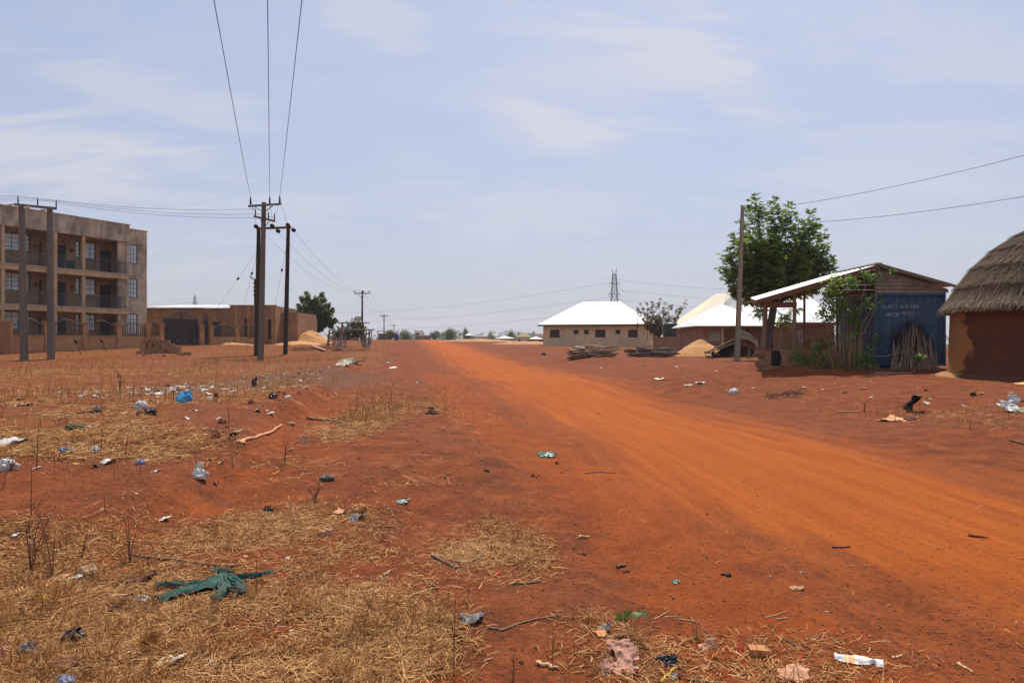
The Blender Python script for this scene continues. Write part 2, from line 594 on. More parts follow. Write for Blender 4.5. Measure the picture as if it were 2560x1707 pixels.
PATCHES = [  # display pixels: x, y, rx, ry, strength, ground height
    (250, 1480, 620, 240, 1.15, .02), (780, 1540, 260, 120, .75, .0), (960, 1480, 110, 60, .8, 0), (540, 1215, 330, 80, 1.0, .1), (80, 1270, 300, 70, .85, .1),
    (1130, 1280, 130, 75, .95, 0), (785, 962, 105, 45, .95, .3), (200, 1060, 520, 60, .6, .25), (300, 930, 800, 60, .42, .3), (150, 855, 600, 22, .7, .38),
    (640, 845, 190, 22, .85, .4), (1450, 1500, 170, 75, .55, 0), (1850, 1500, 300, 70, .35, 0), (950, 1110, 80, 40, .5, 0), (2150, 930, 260, 45, .35, .5), (780, 1170, 130, 60, .4, .05),
    (300, 1010, 420, 35, .45, .3)]


def straw_at(X, Y):
    s = np.zeros(np.shape(X))
    for a in PATCHES:
        s = np.maximum(s, a[4] * patch(X, Y, *a[:4], a[5]))
    ac = across(X, Y)
    s *= 1 - .95 * (sstep(-3.6, -2.4, ac) * (1 - sstep(4.6, 6, ac))) * sstep(6.5, 8.5, Y)
    s = s * np.clip(.62 + 2.6 * fbm(X * .9, Y * .9, 5, 31, .6), .05, 1.6)
    far = sstep(24, 40, Y) * (1 - sstep(-7, -4.6, ac) * (1 - sstep(9, 14, ac)))
    s = np.maximum(s, far * (.35 + .9 * fbm(X * .3, Y * .3, 3, 14) + .15))
    lip = edge_x(Y) - X
    s *= 1 - .8 * np.exp(-((lip + .35) / .55) ** 2) * sstep(4, 7, Y) * (1 - sstep(30, 40, Y))
    return np.clip(s, 0, 1)


AC = across(XX, YY)
wob = .5 * fbm(XX * .5, YY * .25, 3, 41)
dust = np.exp(-((AC + wob * 1.2 - .2) / 2.4) ** 2)
fade = 1 - .68 * (1 - sstep(3.6, 7.5, YY + (XX - 2.4) * .95))
dust = np.clip(dust * fade, 0, 1) * (1 - sstep(230, 300, YY))
straw = straw_at(XX, YY)
ash = np.clip(patch(XX, YY, 650, 880, 210, 30, .36) + .7 * patch(XX, YY, 420, 900, 160, 16, .34), 0, 1)
bare = np.clip(patch(XX, YY, 180, 1165, 420, 36, .05), 0, 1)
lip = edge_x(YY) - XX
loose = np.clip(.5 * np.exp(-((lip + .6) / .9) ** 2) * sstep(4, 7, YY) * (1 - sstep(26, 40, YY)) + np.exp(-((AC + 3.4 - 1.25 * (1 - sstep(4, 16, YY)) + wob) / .75) ** 2) * (1 - sstep(26, 40, YY)), 0, 1)

g = bpy.data.materials.new("laterite_soil")
g.use_nodes = True
t = g.node_tree
bs = t.nodes["Principled BSDF"]
bs.inputs["Roughness"].default_value = .95
bs.inputs["Specular IOR Level"].default_value = .12
pos = N(t, "ShaderNodeNewGeometry").outputs["Position"]
at = {k: N(t, "ShaderNodeAttribute", attribute_name=k).outputs["Fac"] for k in ("dust", "straw", "ash", "bare", "across", "loose")}
sp = N(t, "ShaderNodeSeparateXYZ")
LK(t, pos, sp.inputs[0])
cb = N(t, "ShaderNodeCombineXYZ")              # road-following coordinates for tyre streaks
LK(t, MATH(t, "MULTIPLY", at["across"], 3.2), cb.inputs[0])
LK(t, MATH(t, "MULTIPLY", sp.outputs[1], .22), cb.inputs[1])
streak = NOISE(t, cb.outputs[0], 1.0, 7, .6, .3)
cb2 = N(t, "ShaderNodeCombineXYZ")
LK(t, MATH(t, "MULTIPLY", at["across"], 11.0), cb2.inputs[0])
LK(t, MATH(t, "MULTIPLY", sp.outputs[1], .5), cb2.inputs[1])
streak2 = NOISE(t, cb2.outputs[0], 1.0, 5, .6, .6)
n_big = NOISE(t, pos, .35, 6, .6)
n_mid = NOISE(t, pos, 2.3, 7, .65)
n_fine = NOISE(t, pos, 22, 6, .7)
n_grit = NOISE(t, pos, 95, 3, .7)
soil = RAMP(t, n_mid, [(.28, (.105, .027, .0085)), (.5, (.20, .049, .0135)), (.72, (.30, .080, .0225))])
soil = MIXC(t, RAMP(t, n_big, [(.42, 0.0), (.66, .55)]), soil, (.20, .064, .027))
grit = RAMP(t, n_fine, [(.3, (.42, .42, .42)), (.5, (.92, .92, .92)), (.72, (1.3, 1.22, 1.12))])
orange = RAMP(t, streak, [(.25, (.31, .068, .0080)), (.5, (.375, .086, .0100)), (.75, (.43, .107, .0140))])
orange = MIXC(t, RAMP(t, streak2, [(.36, .32), (.54, 0.0)]), orange, (.25, .053, .010))
loosec = RAMP(t, n_mid, [(.3, (.22, .042, .0075)), (.7, (.31, .072, .012))])
c = MIXC(t, 1.0, soil, grit, "MULTIPLY")
df = MATH(t, "ADD", at["dust"], MATH(t, "MULTIPLY", MATH(t, "SUBTRACT", streak, .5), .85))
df = MATH(t, "MULTIPLY", RAMP(t, df, [(.16, 0.0), (.78, 1.0)]), RAMP(t, n_grit, [(.3, .8), (.5, 1.0)]))
lf = MATH(t, "MULTIPLY", RAMP(t, MATH(t, "ADD", at["loose"], MATH(t, "MULTIPLY", MATH(t, "SUBTRACT", n_mid, .5), 1.4)), [(.3, 0.0), (.75, .85)]), 1.0)
c = MIXC(t, lf, c, MIXC(t, .55, loosec, MIXC(t, 1.0, loosec, grit, "MULTIPLY")))
c = MIXC(t, df, c, MIXC(t, .4, orange, MIXC(t, 1.0, orange, grit, "MULTIPLY")))
sfac = MATH(t, "ADD", at["straw"], MATH(t, "MULTIPLY", MATH(t, "SUBTRACT", n_fine, .5), 1.1))
strawc = RAMP(t, n_grit, [(.3, (.105, .038, .013)), (.5, (.215, .088, .027)), (.7, (.37, .175, .055))])
c = MIXC(t, MATH(t, "MULTIPLY", RAMP(t, sfac, [(.25, 0.0), (.85, .72)]), MATH(t, "SUBTRACT", 1.0, MATH(t, "MULTIPLY", at["bare"], .8))), c, strawc)
ashc = RAMP(t, n_grit, [(.3, (.06, .036, .024)), (.7, (.15, .092, .060))])
c = MIXC(t, RAMP(t, MATH(t, "ADD", at["ash"], MATH(t, "MULTIPLY", MATH(t, "SUBTRACT", n_fine, .5), 1.4)), [(.4, 0.0), (1.1, .6)]), c, ashc)
LK(t, c, bs.inputs["Base Color"])
hgt = MATH(t, "ADD", MATH(t, "MULTIPLY", n_fine, .6), MATH(t, "MULTIPLY", n_grit, .35))
hgt = MATH(t, "ADD", hgt, MATH(t, "MULTIPLY", streak2, MATH(t, "MULTIPLY", at["dust"], .9)))
b = N(t, "ShaderNodeBump")
b.inputs["Strength"].default_value = .9
b.inputs["Distance"].default_value = .03
LK(t, hgt, b.inputs["Height"])
LK(t, b.outputs[0], bs.inputs["Normal"])

V = np.stack([XX.ravel(), YY.ravel(), ZZ.ravel()], 1)
idx = np.arange(nx * ny).reshape(ny, nx)
Q = np.stack([idx[:-1, :-1].ravel(), idx[:-1, 1:].ravel(), idx[1:, 1:].ravel(), idx[1:, :-1].ravel()], 1)
acq = AC.ravel()[Q].mean(1)
yq = YY.ravel()[Q].mean(1)
isroad = (acq > -4.1 + 1.35 * (1 - sstep(4, 16, yq))) & (acq < 4.7) & (yq < 330)
straw = np.maximum(straw, .62 * sstep(.2, 1.4, lip) * sstep(6, 9, YY) * (1 - sstep(28, 40, YY)) * (.75 + 1.2 * fbm(XX * .6, YY * .6, 4, 51)))
ATT = dict(dust=dust.ravel(), straw=straw.ravel(), ash=ash.ravel(), bare=bare.ravel(), across=AC.ravel(), loose=loose.ravel())
for nm, sel in (("ground", ~isroad), ("dirt_road", isroad)):
    q = Q[sel]
    used = np.unique(q)
    rm = np.zeros(nx * ny, np.int32)
    rm[used] = np.arange(len(used))
    o = link(nm, np_mesh(nm, V[used], rm[q], g, True, {k: v[used] for k, v in ATT.items()}))
    tag(o, kind="structure")


# ------------------------------------------------------------------ leaves, blades and stones in bulk
def unit(a):
    return a / np.maximum(np.linalg.norm(a, axis=-1, keepdims=True), 1e-9)


def leaf_quads(Pt, D, Lh, Wd, droop=.15, up=None):
    """diamond leaves: base Pt, direction D, length Lh, width Wd -> verts, faces"""
    n = len(Pt)
    D = unit(D)
    if up is None:
        up = rng.normal(size=(n, 3)) + np.array([0, 0, .8])
    S = unit(np.cross(D, up))
    U = np.cross(S, D)
    Lh, Wd = np.broadcast_to(Lh, n)[:, None], np.broadcast_to(Wd, n)[:, None]
    mid = Pt + D * Lh * .45
    v = np.stack([Pt, mid - S * Wd * .5 + U * Wd * .12, Pt + D * Lh - U * Lh * droop, mid + S * Wd * .5 + U * Wd * .12], 1)
    return v.reshape(-1, 3), np.arange(n * 4).reshape(n, 4)


def leaf_object(name, Pt, D, Lh, Wd, mat, parent=None, tint=None, droop=.15):
    v, q = leaf_quads(Pt, D, Lh, Wd, droop)
    if tint is None:
        tint = rng.random(len(Pt))
    return link(name, np_mesh(name, v, q, mat, False, {"tint": np.repeat(tint, 4)}), parent)


mt["straw"] = LEAF("dry_straw", (.15, .052, .013), (.78, .43, .165), .1, .9)
mt["weed"] = LEAF("dry_standing_grass", (.17, .065, .02), (.46, .22, .068), .2, .7)


def blades(name, n, sampler, lo, hi, wlo, whi, mat, lift=.012, upright=0.0):
    """curved three-point blades lying on (or standing from) the ground"""
    x, y = sampler(n)
    n = len(x)
    z = H(x, y)
    L = rng.uniform(lo, hi, n) * rng.choice([1, 1, 1, 1.7], n)
    w = rng.uniform(wlo, whi, n) * (1 + np.hypot(x, y) * .02)
    a = rng.uniform(0, 2 * np.pi, n)
    d = np.stack([np.cos(a), np.sin(a)], 1)
    k = rng.normal(0, .45, n)
    d2 = np.stack([np.cos(a + k), np.sin(a + k)], 1)
    if upright:
        el = np.clip(rng.normal(upright, .25, n), .1, 1.5)
    else:
        el = np.abs(rng.normal(0, .16, n))
    p0 = np.stack([x, y, z + rng.uniform(-.004, lift, n)], 1)
    p1 = p0 + np.concatenate([d * (np.cos(el) * L * .5)[:, None], (np.sin(el) * L * .5)[:, None]], 1)
    el2 = el * rng.uniform(.3, 1.0, n) if not upright else el - rng.uniform(0, .5, n)
    p2 = p1 + np.concatenate([d2 * (np.cos(el2) * L * .5)[:, None], (np.sin(el2) * L * .5)[:, None]], 1)
    if not upright:
        for p in (p1, p2):
            p[:, 2] = np.maximum(p[:, 2], H(p[:, 0], p[:, 1]) + rng.uniform(.001, lift, n))
    s = np.stack([-d[:, 1], d[:, 0], rng.normal(0, .5, n)], 1)
    s = unit(s) * (w / 2)[:, None]
    v = np.stack([p0 - s, p0 + s, p1 + s, p1 - s, p2 + s * .4, p2 - s * .4], 1).reshape(-1, 3)
    b0 = np.arange(n)[:, None] * 6
    q = np.concatenate([b0 + np.array([[0, 1, 2, 3]]), b0 + np.array([[3, 2, 4, 5]])], 0)
    tint = np.clip(rng.beta(1.25, 1.5, n), 0, 1)
    return tag(link(name, np_mesh(name, v, q, mat, False, {"tint": np.repeat(tint, 6)})), kind="stuff")


def samp_straw(ymin, ymax, power=1.0, sx=.82):
    def f(n):
        X, Y = [], []
        got = 0
        while got < n:
            m = n * 3
            u = rng.random(m)
            y = ymin * (ymax / ymin) ** u if power else rng.uniform(ymin, ymax, m)
            x = rng.uniform(-sx, sx, m) * y
            s = straw_at(x, y)
            ac = across(x, y)
            s = np.maximum(s * (1 - .8 * patch(x, y, 180, 1165, 420, 36, .05)), .012 * (1 - sstep(-4.2, -3, ac) * (1 - sstep(5, 7, ac)) * (y > 7)))
            k = rng.random(m) < s ** 1.6
            X.append(x[k])
            Y.append(y[k])
            got += k.sum()
        return np.concatenate(X)[:n], np.concatenate(Y)[:n]
    return f


tag(blades("dry_straw", 74000, samp_straw(2.7, 7.5), .018, .085, .0020, .0052, mt["straw"]), "dry yellow straw strewn over the red soil", "straw")
tag(blades("dry_stubble", 30000, samp_straw(7.0, 30), .06, .2, .003, .007, mt["straw"], .03), "dry stubble scattered over the left field and verges", "stubble")
tag(blades("standing_dry_grass", 13000, samp_straw(12, 75), .10, .30, .004, .009, mt["weed"], 0, 1.25), "thin dry grass still standing in the left field", "dry grass")


def samp_tufts(n):
    cx_, cy_ = samp_straw(2.8, 16)(420)
    k = rng.integers(0, len(cx_), n)
    r_ = rng.uniform(.015, .05, len(cx_))[k] * (1 + cy_[k] * .04)
    return cx_[k] + rng.normal(0, 1, n) * r_, cy_[k] + rng.normal(0, 1, n) * r_


tag(blades("dry_grass_tufts", 10000, samp_tufts, .035, .13, .0022, .0048, mt["weed"], 0, .85), "rooted tufts of short dead grass among the straw", "grass tufts")


def stones(name, n, sampler, lo, hi, mat):
    x, y = sampler(n)
    n = len(x)
    r = lo * (hi / lo) ** (rng.random(n) ** 2.2) * (1 + np.hypot(x, y) * .03)
    base = np.array([(1, 0, 0), (0, 1, 0), (-1, 0, 0), (0, -1, 0), (0, 0, .75), (0, 0, -.5)], float)
    v = base[None] * rng.uniform(.6, 1.3, (n, 6, 1)) * r[:, None, None] + rng.normal(0, .18, (n, 6, 3)) * r[:, None, None]
    a = rng.uniform(0, 6.28, n)
    ca, sa = np.cos(a)[:, None], np.sin(a)[:, None]
    vx, vy = v[..., 0] * ca - v[..., 1] * sa, v[..., 0] * sa + v[..., 1] * ca
    v = np.stack([vx + x[:, None], vy + y[:, None], v[..., 2] + (H(x, y) + r * .15)[:, None]], -1).reshape(-1, 3)
    f = np.array([(0, 1, 4), (1, 2, 4), (2, 3, 4), (3, 0, 4), (1, 0, 5), (2, 1, 5), (3, 2, 5), (0, 3, 5)])
    f = (np.arange(n)[:, None, None] * 6 + f[None]).reshape(-1, 3)
    return tag(link(name, np_mesh(name, v, f, mat, False, {"tint": np.repeat(rng.random(n), 6)})), kind="stuff")


mt["grit"] = LEAF("laterite_gravel", (.14, .042, .017), (.40, .16, .07), 0, .9)


def samp_grit(n):
    X, Y, got = [], [], 0
    while got < n:
        m = n * 3
        y = 2.7 * (26 / 2.7) ** rng.random(m)
        x = rng.uniform(-.82, .82, m) * y
        ac = across(x, y)
        d = .28 + .7 * np.exp(-((ac + 2.8) / 1.5) ** 2) + .5 * np.exp(-((ac - 4.8) / 1.2) ** 2) - .12 * np.exp(-(ac / 2.0) ** 4) + .5 * (1 - sstep(4, 6.5, y)) * sstep(0, 1, x)
        d *= .3 + 1.4 * np.clip(fbm(x * 1.1, y * 1.1, 3, 77) + .4, 0, 1)
        k = rng.random(m) < d
        X.append(x[k])
        Y.append(y[k])
        got += k.sum()
    return np.concatenate(X)[:n], np.concatenate(Y)[:n]


tag(stones("laterite_gravel", 44000, samp_grit, .0018, .0085, mt["grit"]), "loose red-brown gravel on the road shoulders", "gravel")
# ------------------------------------------------------------------ walls with openings, windows, roofs
def wall_open(mb, x0, x1, z0, z1, y0, y1, ops=()):
    """wall slab along local x between depths y0..y1 with rectangular openings (x0,x1,z0,z1)"""
    xs = sorted({x0, x1, *[min(max(v, x0), x1) for o in ops for v in o[:2]]})
    for a, b in zip(xs[:-1], xs[1:]):
        if b - a < 1e-6:
            continue
        m = (a + b) / 2
        cuts = sorted([(o[2], o[3]) for o in ops if o[0] < m < o[1]])
        z = z0
        for lo, hi in cuts:
            if lo > z + 1e-6:
                mb.box(a, b, y0, y1, z, lo)
            z = max(z, hi)
        if z < z1 - 1e-6:
            mb.box(a, b, y0, y1, z, z1)
    return mb


def window(parent, x0, x1, z0, z1, y, nxp, nzp, fmat, gmat, b=.06, d=.05, transom=None):
    """a frame (one part) with each pane a sub-part; outward is -y"""
    f = MB()
    f.box(x0, x1, y, y + d, z0, z0 + b).box(x0, x1, y, y + d, z1 - b, z1)
    f.box(x0, x0 + b, y, y + d, z0 + b, z1 - b).box(x1 - b, x1, y, y + d, z0 + b, z1 - b)
    zs = list(np.linspace(z0 + b, z1 - b, nzp + 1))
    xs = list(np.linspace(x0 + b, x1 - b, nxp + 1))
    for q in xs[1:-1]:
        f.box(q - b * .3, q + b * .3, y + .003, y + d - .003, z0 + b, z1 - b)
    for q in zs[1:-1]:
        f.box(x0 + b, x1 - b, y + .006, y + d - .006, q - b * .25, q + b * .25)
    fr = f.build("window", fmat, parent)
    if gmat is not None:
        for i in range(nxp):
            for j in range(nzp):
                MB().box(xs[i] + .004, xs[i + 1] - .004, y + d * .4, y + d * .6, zs[j] + .004, zs[j + 1] - .004).build("pane", gmat, fr)
    return fr


def hip_roof(x0, x1, y0, y1, z0, h, over=.5, th=.06, ridge_in=None, along_x=False):
    """hip roof over the rectangle; ridge along the longer local axis"""
    mb = MB()
    x0, x1, y0, y1 = x0 - over, x1 + over, y0 - over, y1 + over
    r = ridge_in if ridge_in is not None else min(x1 - x0, y1 - y0) / 2
    if along_x or x1 - x0 >= y1 - y0:
        ym = (y0 + y1) / 2
        a, b = (x0 + r, ym), (x1 - r, ym)
    else:
        xm = (x0 + x1) / 2
        a, b = (xm, y0 + r), (xm, y1 - r)
    c = [(x0, y0, z0), (x1, y0, z0), (x1, y1, z0), (x0, y1, z0)]
    k = [(p[0], p[1], z0 + th) for p in c]
    A, B = (a[0], a[1], z0 + h), (b[0], b[1], z0 + h)
    if along_x or x1 - x0 >= y1 - y0:
        fs = [(4, 5, 9, 8), (5, 6, 9), (6, 7, 8, 9), (7, 4, 8)]
    else:
        fs = [(4, 5, 8), (5, 6, 9, 8), (6, 7, 9), (7, 4, 8, 9)]
    mb.add(c + k + [A, B], [(3, 2, 1, 0)] + [(0, 1, 5, 4), (1, 2, 6, 5), (2, 3, 7, 6), (3, 0, 4, 7)] + fs)
    return mb


def s_of(px, X0, Y0, dx, dy):                    # distance along a facade line at which it crosses photo column px
    r = (px - CX) / F
    return (r * Y0 - X0) / (dx - r * dy)


# ------------------------------------------------------------------ three-storey block of flats
def flats():
    d = Vector((.4745, .880))
    rz = math.atan2(d.y, d.x)
    B = thing("apartment_building", "unfinished three-storey concrete apartment building with balconies behind the left wall", "building", (-33.6, 59.8, 0), rz)
    z0, F1, F2, SOF, TOP = 1.2, 4.57, 7.62, 10.45, 11.92
    xl = -16.5
    pl, pw, sl = mt["plaster"], mt["plaster_warm"], mt["slab"]
    # recessed wall behind the balconies with door and window openings
    WN = [(-15.2, -13.6, 2, 3), (-8.85, -7.7, 2, 4), (-7.36, -6.98, 1, 4), (-3.5, -3.12, 1, 4), (-2.72, -1.8, 2, 3)]
    DR = [(-12.6, -11.5), (-6.3, -5.35), (-5.02, -4.25), (-1.42, -.42)]
    ops = []
    for fz in (1.5, F1, F2):
        ops += [(a, b, fz + 1.15, fz + 2.62) for a, b, _, _ in WN]
        ops += [(a, b, fz, fz + 2.12) for a, b in DR]
    w = MB()
    wall_open(w, xl, -.2, z0, SOF, 1.8, 2.0, ops)
    w.box(-.2, 0, .32, 2.0, z0, SOF)                         # return wall closing the last balcony
    w.box(-6.15, -6.0, .3, 1.8, z0, SOF)
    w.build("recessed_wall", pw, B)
    e = MB()                                                  # end bay and the closed sides
    ew = [(.12, 1.02, fz + dz, fz + 2.72) for fz, dz in ((F2, 1.02), (F1, 1.05), (1.5, .85))]
    wall_open(e, 0, 1.9, z0, TOP - .28, .3, .5, ew)
    e.box(1.7, 1.9, .5, 9, z0, TOP - .28)
    e.box(xl, xl + .2, 2, 9, z0, TOP - .3).box(xl, 1.7, 9, 9.2, z0, TOP - .3)
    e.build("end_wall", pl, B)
    p = MB()
    p.box(xl, .02, -.12, .12, SOF, TOP).box(xl, -.1, .12, 2.0, SOF, SOF + .12)
    p.build("parapet", pl, B)
    MB().box(xl, .06, -.17, .16, TOP, TOP + .07).build("coping", sl, B)
    MB().box(.06, 1.95, .24, .56, TOP - .28, TOP - .2).build("coping", sl, B)
    MB().box(xl, 1.7, 2.0, 9, SOF + .3, SOF + .45).build("roof_slab", sl, B)
    for fz in (F1, F2):
        MB().box(xl, 0.0, -.1, 1.8, fz - .43, fz).build("floor_slab", sl, B)
        MB().box(xl, 0.0, -.16, -.1, fz - .07, fz + .02).build("slab_lit_edge", mt["trim_pale"], B)  # pale strip colours in the sunlit top edge of the slab
    MB().box(xl, 0.0, -.1, 1.8, z0, 1.5).build("floor_slab", sl, B)
    for x, wd in ((-13.4, .22), (-9.75, .22), (-6.04, .22), (-3.85, .22)):
        for a, b in ((1.5, F1 - .43), (F1, F2 - .43), (F2, SOF)):
            MB().box(x - wd / 2, x + wd / 2, -.08, .14, a, b).build("column", sl, B)
    for a, b in ((1.5, F1 - .43), (F1, F2 - .43), (F2, SOF)):
        MB().box(-.85, -.2, .1, .32, a, b).build("column", pl, B)
        MB().box(-.2, .0, -.06, .3, a, b).build("column", pl, B)
    for fz in (1.5, F1, F2):
        for a, b, n, k in WN:
            window(B, a, b, fz + 1.15, fz + 2.62, 1.84, n, k, mt["frame_dark"], mt["glass"], .07)
        for a, b in DR:
            dd = MB().box(a, b, 1.86, 1.92, fz, fz + 2.12).build("door", mt["door_and_shade"], B)
            MB().box(a + .1, a + .14, 1.82, 1.86, fz + .95, fz + 1.1).build("handle", mt["steel"], dd)
        if fz != 1.5:
            for x in (-6.62, -3.8):
                MB().lathe([(.02, -.07), (.13, -.04), (.17, .0), (.13, .05), (.03, .09)], 12).build("wall_lamp", mt["rust"], B, True, (x, 1.72, fz + 1.75), (R(90), 0, 0))
    for fz, dz in ((F2, 1.02), (F1, 1.05), (1.5, .85)):
        window(B, .12, 1.02, fz + dz, fz + 2.72, .36, 3, 4, mt["frame_dark"], mt["glass"], .06)
    bays = [(-13.29, -9.86), (-9.64, -6.15), (-5.93, -3.96), (-3.74, -.3)]
    for fz in (F1, F2):
        for a, b in bays:
            r = MB().beam((a, -.02, fz + 1.05), (b, -.02, fz + 1.05), .06, .05).build("railing", mt["rail_grey"], B)
            for i in range(6):
                z = fz + .14 + i * .145
                MB().beam((a, -.02, z), (b, -.02, z), .028, .028).build("rail_bar", mt["rail_grey"], r)
            L = b - a
            ks = [.26, .3, .34] + ([.72, .78] if L > 3 else []) + ([.86] if L > 3.2 else [])
            for k in ks:
                MB().beam((a + L * k, -.055, fz + .02), (a + L * k, -.055, fz + 1.02), .035, .035).build("rail_bar", mt["rail_grey"], r)
    # air-conditioning-like box and a hanging green cloth on the top balcony
    gp = B.matrix_basis
    v = Matrix.Rotation(rz, 4, "Z") @ Vector((-4.35, .9, 0)) + Vector((-33.6, 59.8, 0))
    bk = MB().lathe([(.24, 0), (.30, .7), (.32, .72), (.31, .78), (.27, .78), (.26, .70)], 16)
    o = bk.build("bucket", M("green_plastic_bin", (.02, .13, .08), rough=.5, var=.15), None, True, (v.x, v.y, F2))
    tag(o, "green plastic bin standing on the top balcony of the flats", "bin")


flats()


# ------------------------------------------------------------------ compound wall, gates
def compound():
    d = Vector((.4745, .880))
    rz = math.atan2(d.y, d.x)
    O = Vector((-33.1, 45.0, 0))
    B = thing("boundary_wall", "low sandcrete boundary wall with iron railings in front of the flats", "wall", O, rz)
    sx = lambda px: s_of(px, O.x, O.y, d.x, d.y)
    hz = lambda s: G(O.x + d.x * s, O.y + d.y * s)
    pil = [sx(p) for p in (21, 116, 211, 295, 368, 402)]
    pil2 = [sx(p) for p in (526, 590, 650)]
    cop = 2.24
    iron = mt["iron"]

    def pillar(s, w=.34, top=3.02):
        MB().box(s - w / 2, s + w / 2, -.2, .2, hz(s) - .5, top).build("pillar", mt["block_wall"], B)
        MB().box(s - w / 2 - .06, s + w / 2 + .06, -.26, .26, top, top + .1).build("pillar_cap", mt["block_wall"], B)

    def bay(a, b, rise=1):
        m = MB()
        m.box(a, b, -.09, .09, min(hz(a), hz(b)) - .5, cop - .07)
        m.build("wall_panel", mt["block_wall"], B)
        MB().box(a, b, -.13, .13, cop - .07, cop).build("coping", mt["fascia"], B)
        a2, b2 = a + .03, b - .03
        n = 9
        top = lambda u: cop + .62 + .42 * math.sin(math.pi * u) ** 1.5 * rise
        rr = MB()
        rr.tube([(a2 + (b2 - a2) * i / 16, 0, top(i / 16)) for i in range(17)], .028, 5)
        rr.tube([(a2 + (b2 - a2) * i / 16, 0, top(i / 16) - .14) for i in range(17)], .018, 4)
        rr.beam((a2, 0, cop + .1), (b2, 0, cop + .1), .04, .04).beam((a2, 0, cop + .24), (b2, 0, cop + .24), .025, .025)
        r = rr.build("railing", iron, B)
        n = max(6, int((b2 - a2) / .17))
        for i in range(n + 1):
            u = (i + .001) / n
            x = a2 + (b2 - a2) * u
            MB().beam((x, 0, cop + .02), (x, 0, top(min(u, 1)) - .02), .026, .026).build("bar", iron, r)

    for s in pil + pil2:
        pillar(s)
    for a, b in zip(pil[:-1], pil[1:]):
        bay(a + .17, b - .17)
    for a, b in zip(pil2[:-1], pil2[1:]):
        bay(a + .17, b - .17)
    sg = sx(502)
    pillar(sg, .4, 3.0)
    # the near corner: a thicker stub of wall running off to the left
    c = MB().box(pil[0] - 1.3, pil[0] - .17, -.6, -.25, hz(pil[0]) - .6, 3.0)
    c.build("corner_panel", mt["block_brown"], B)

    def gate(a, b, label, cat_name, leaves, arch, base=.08):
        gz = hz((a + b) / 2) + base
        L = b - a
        gt = thing(cat_name, label, "gate", (O.x + d.x * a, O.y + d.y * a, 0), rz)
        lw = L / leaves
        for k in range(leaves):
            x0, x1 = k * lw + .03, (k + 1) * lw - .03
            f = MB()
            ht = lambda x: gz + 2.15 + arch * math.sin(math.pi * x / L) ** 1.3
            f.beam((x0, 0, gz), (x1, 0, gz), .07, .07).beam((x0 + .03, 0, gz), (x0 + .03, 0, ht(x0)), .06, .06).beam((x1 - .03, 0, gz), (x1 - .03, 0, ht(x1)), .06, .06)
            f.tube([(x0 + (x1 - x0) * i / 12, 0, ht(x0 + (x1 - x0) * i / 12)) for i in range(13)], .045, 6)
            f.beam((x0, 0, gz + 2.1), (x1, 0, gz + 2.1), .06, .07).beam((x0, 0, gz + .55), (x1, 0, gz + .55), .05, .05)
            lf = f.build("leaf", iron, gt)
            MB().box(x0 + .06, x1 - .06, .02, .035, gz + .03, gz + 2.08).build("backing_sheet", mt["frame_dark"], lf)
            n = max(4, int(lw / .12))
            for i in range(1, n):
                x = x0 + (x1 - x0) * i / n
                MB().beam((x, -.015, gz + .04), (x, -.015, ht(x) - .03), .028, .028).build("bar", mt["rail_grey"], lf)
            for i in range(int(lw / .55)):
                x = x0 + (i + .5) * (x1 - x0) / int(lw / .55)
                MB().lathe([(.02, -.03), (.12, 0), (.02, .03)], 10).build("boss", mt["steel"], lf, True, (x, -.05, gz + .3), (R(90), 0, 0))
                MB().lathe([(.01, -.16), (.045, 0), (.01, .16)], 8).build("spindle", mt["steel"], lf, True, (x, -.045, gz + 1.3))

    gate(pil[-1] + .2, sg - .22, "wide double iron gate with a raised curved top and pale bosses", "compound_gate", 2, .62)
    gate(sg + .22, pil2[0] - .2, "narrow iron pedestrian gate beside the wide double gate", "side_gate", 1, .55)


compound()


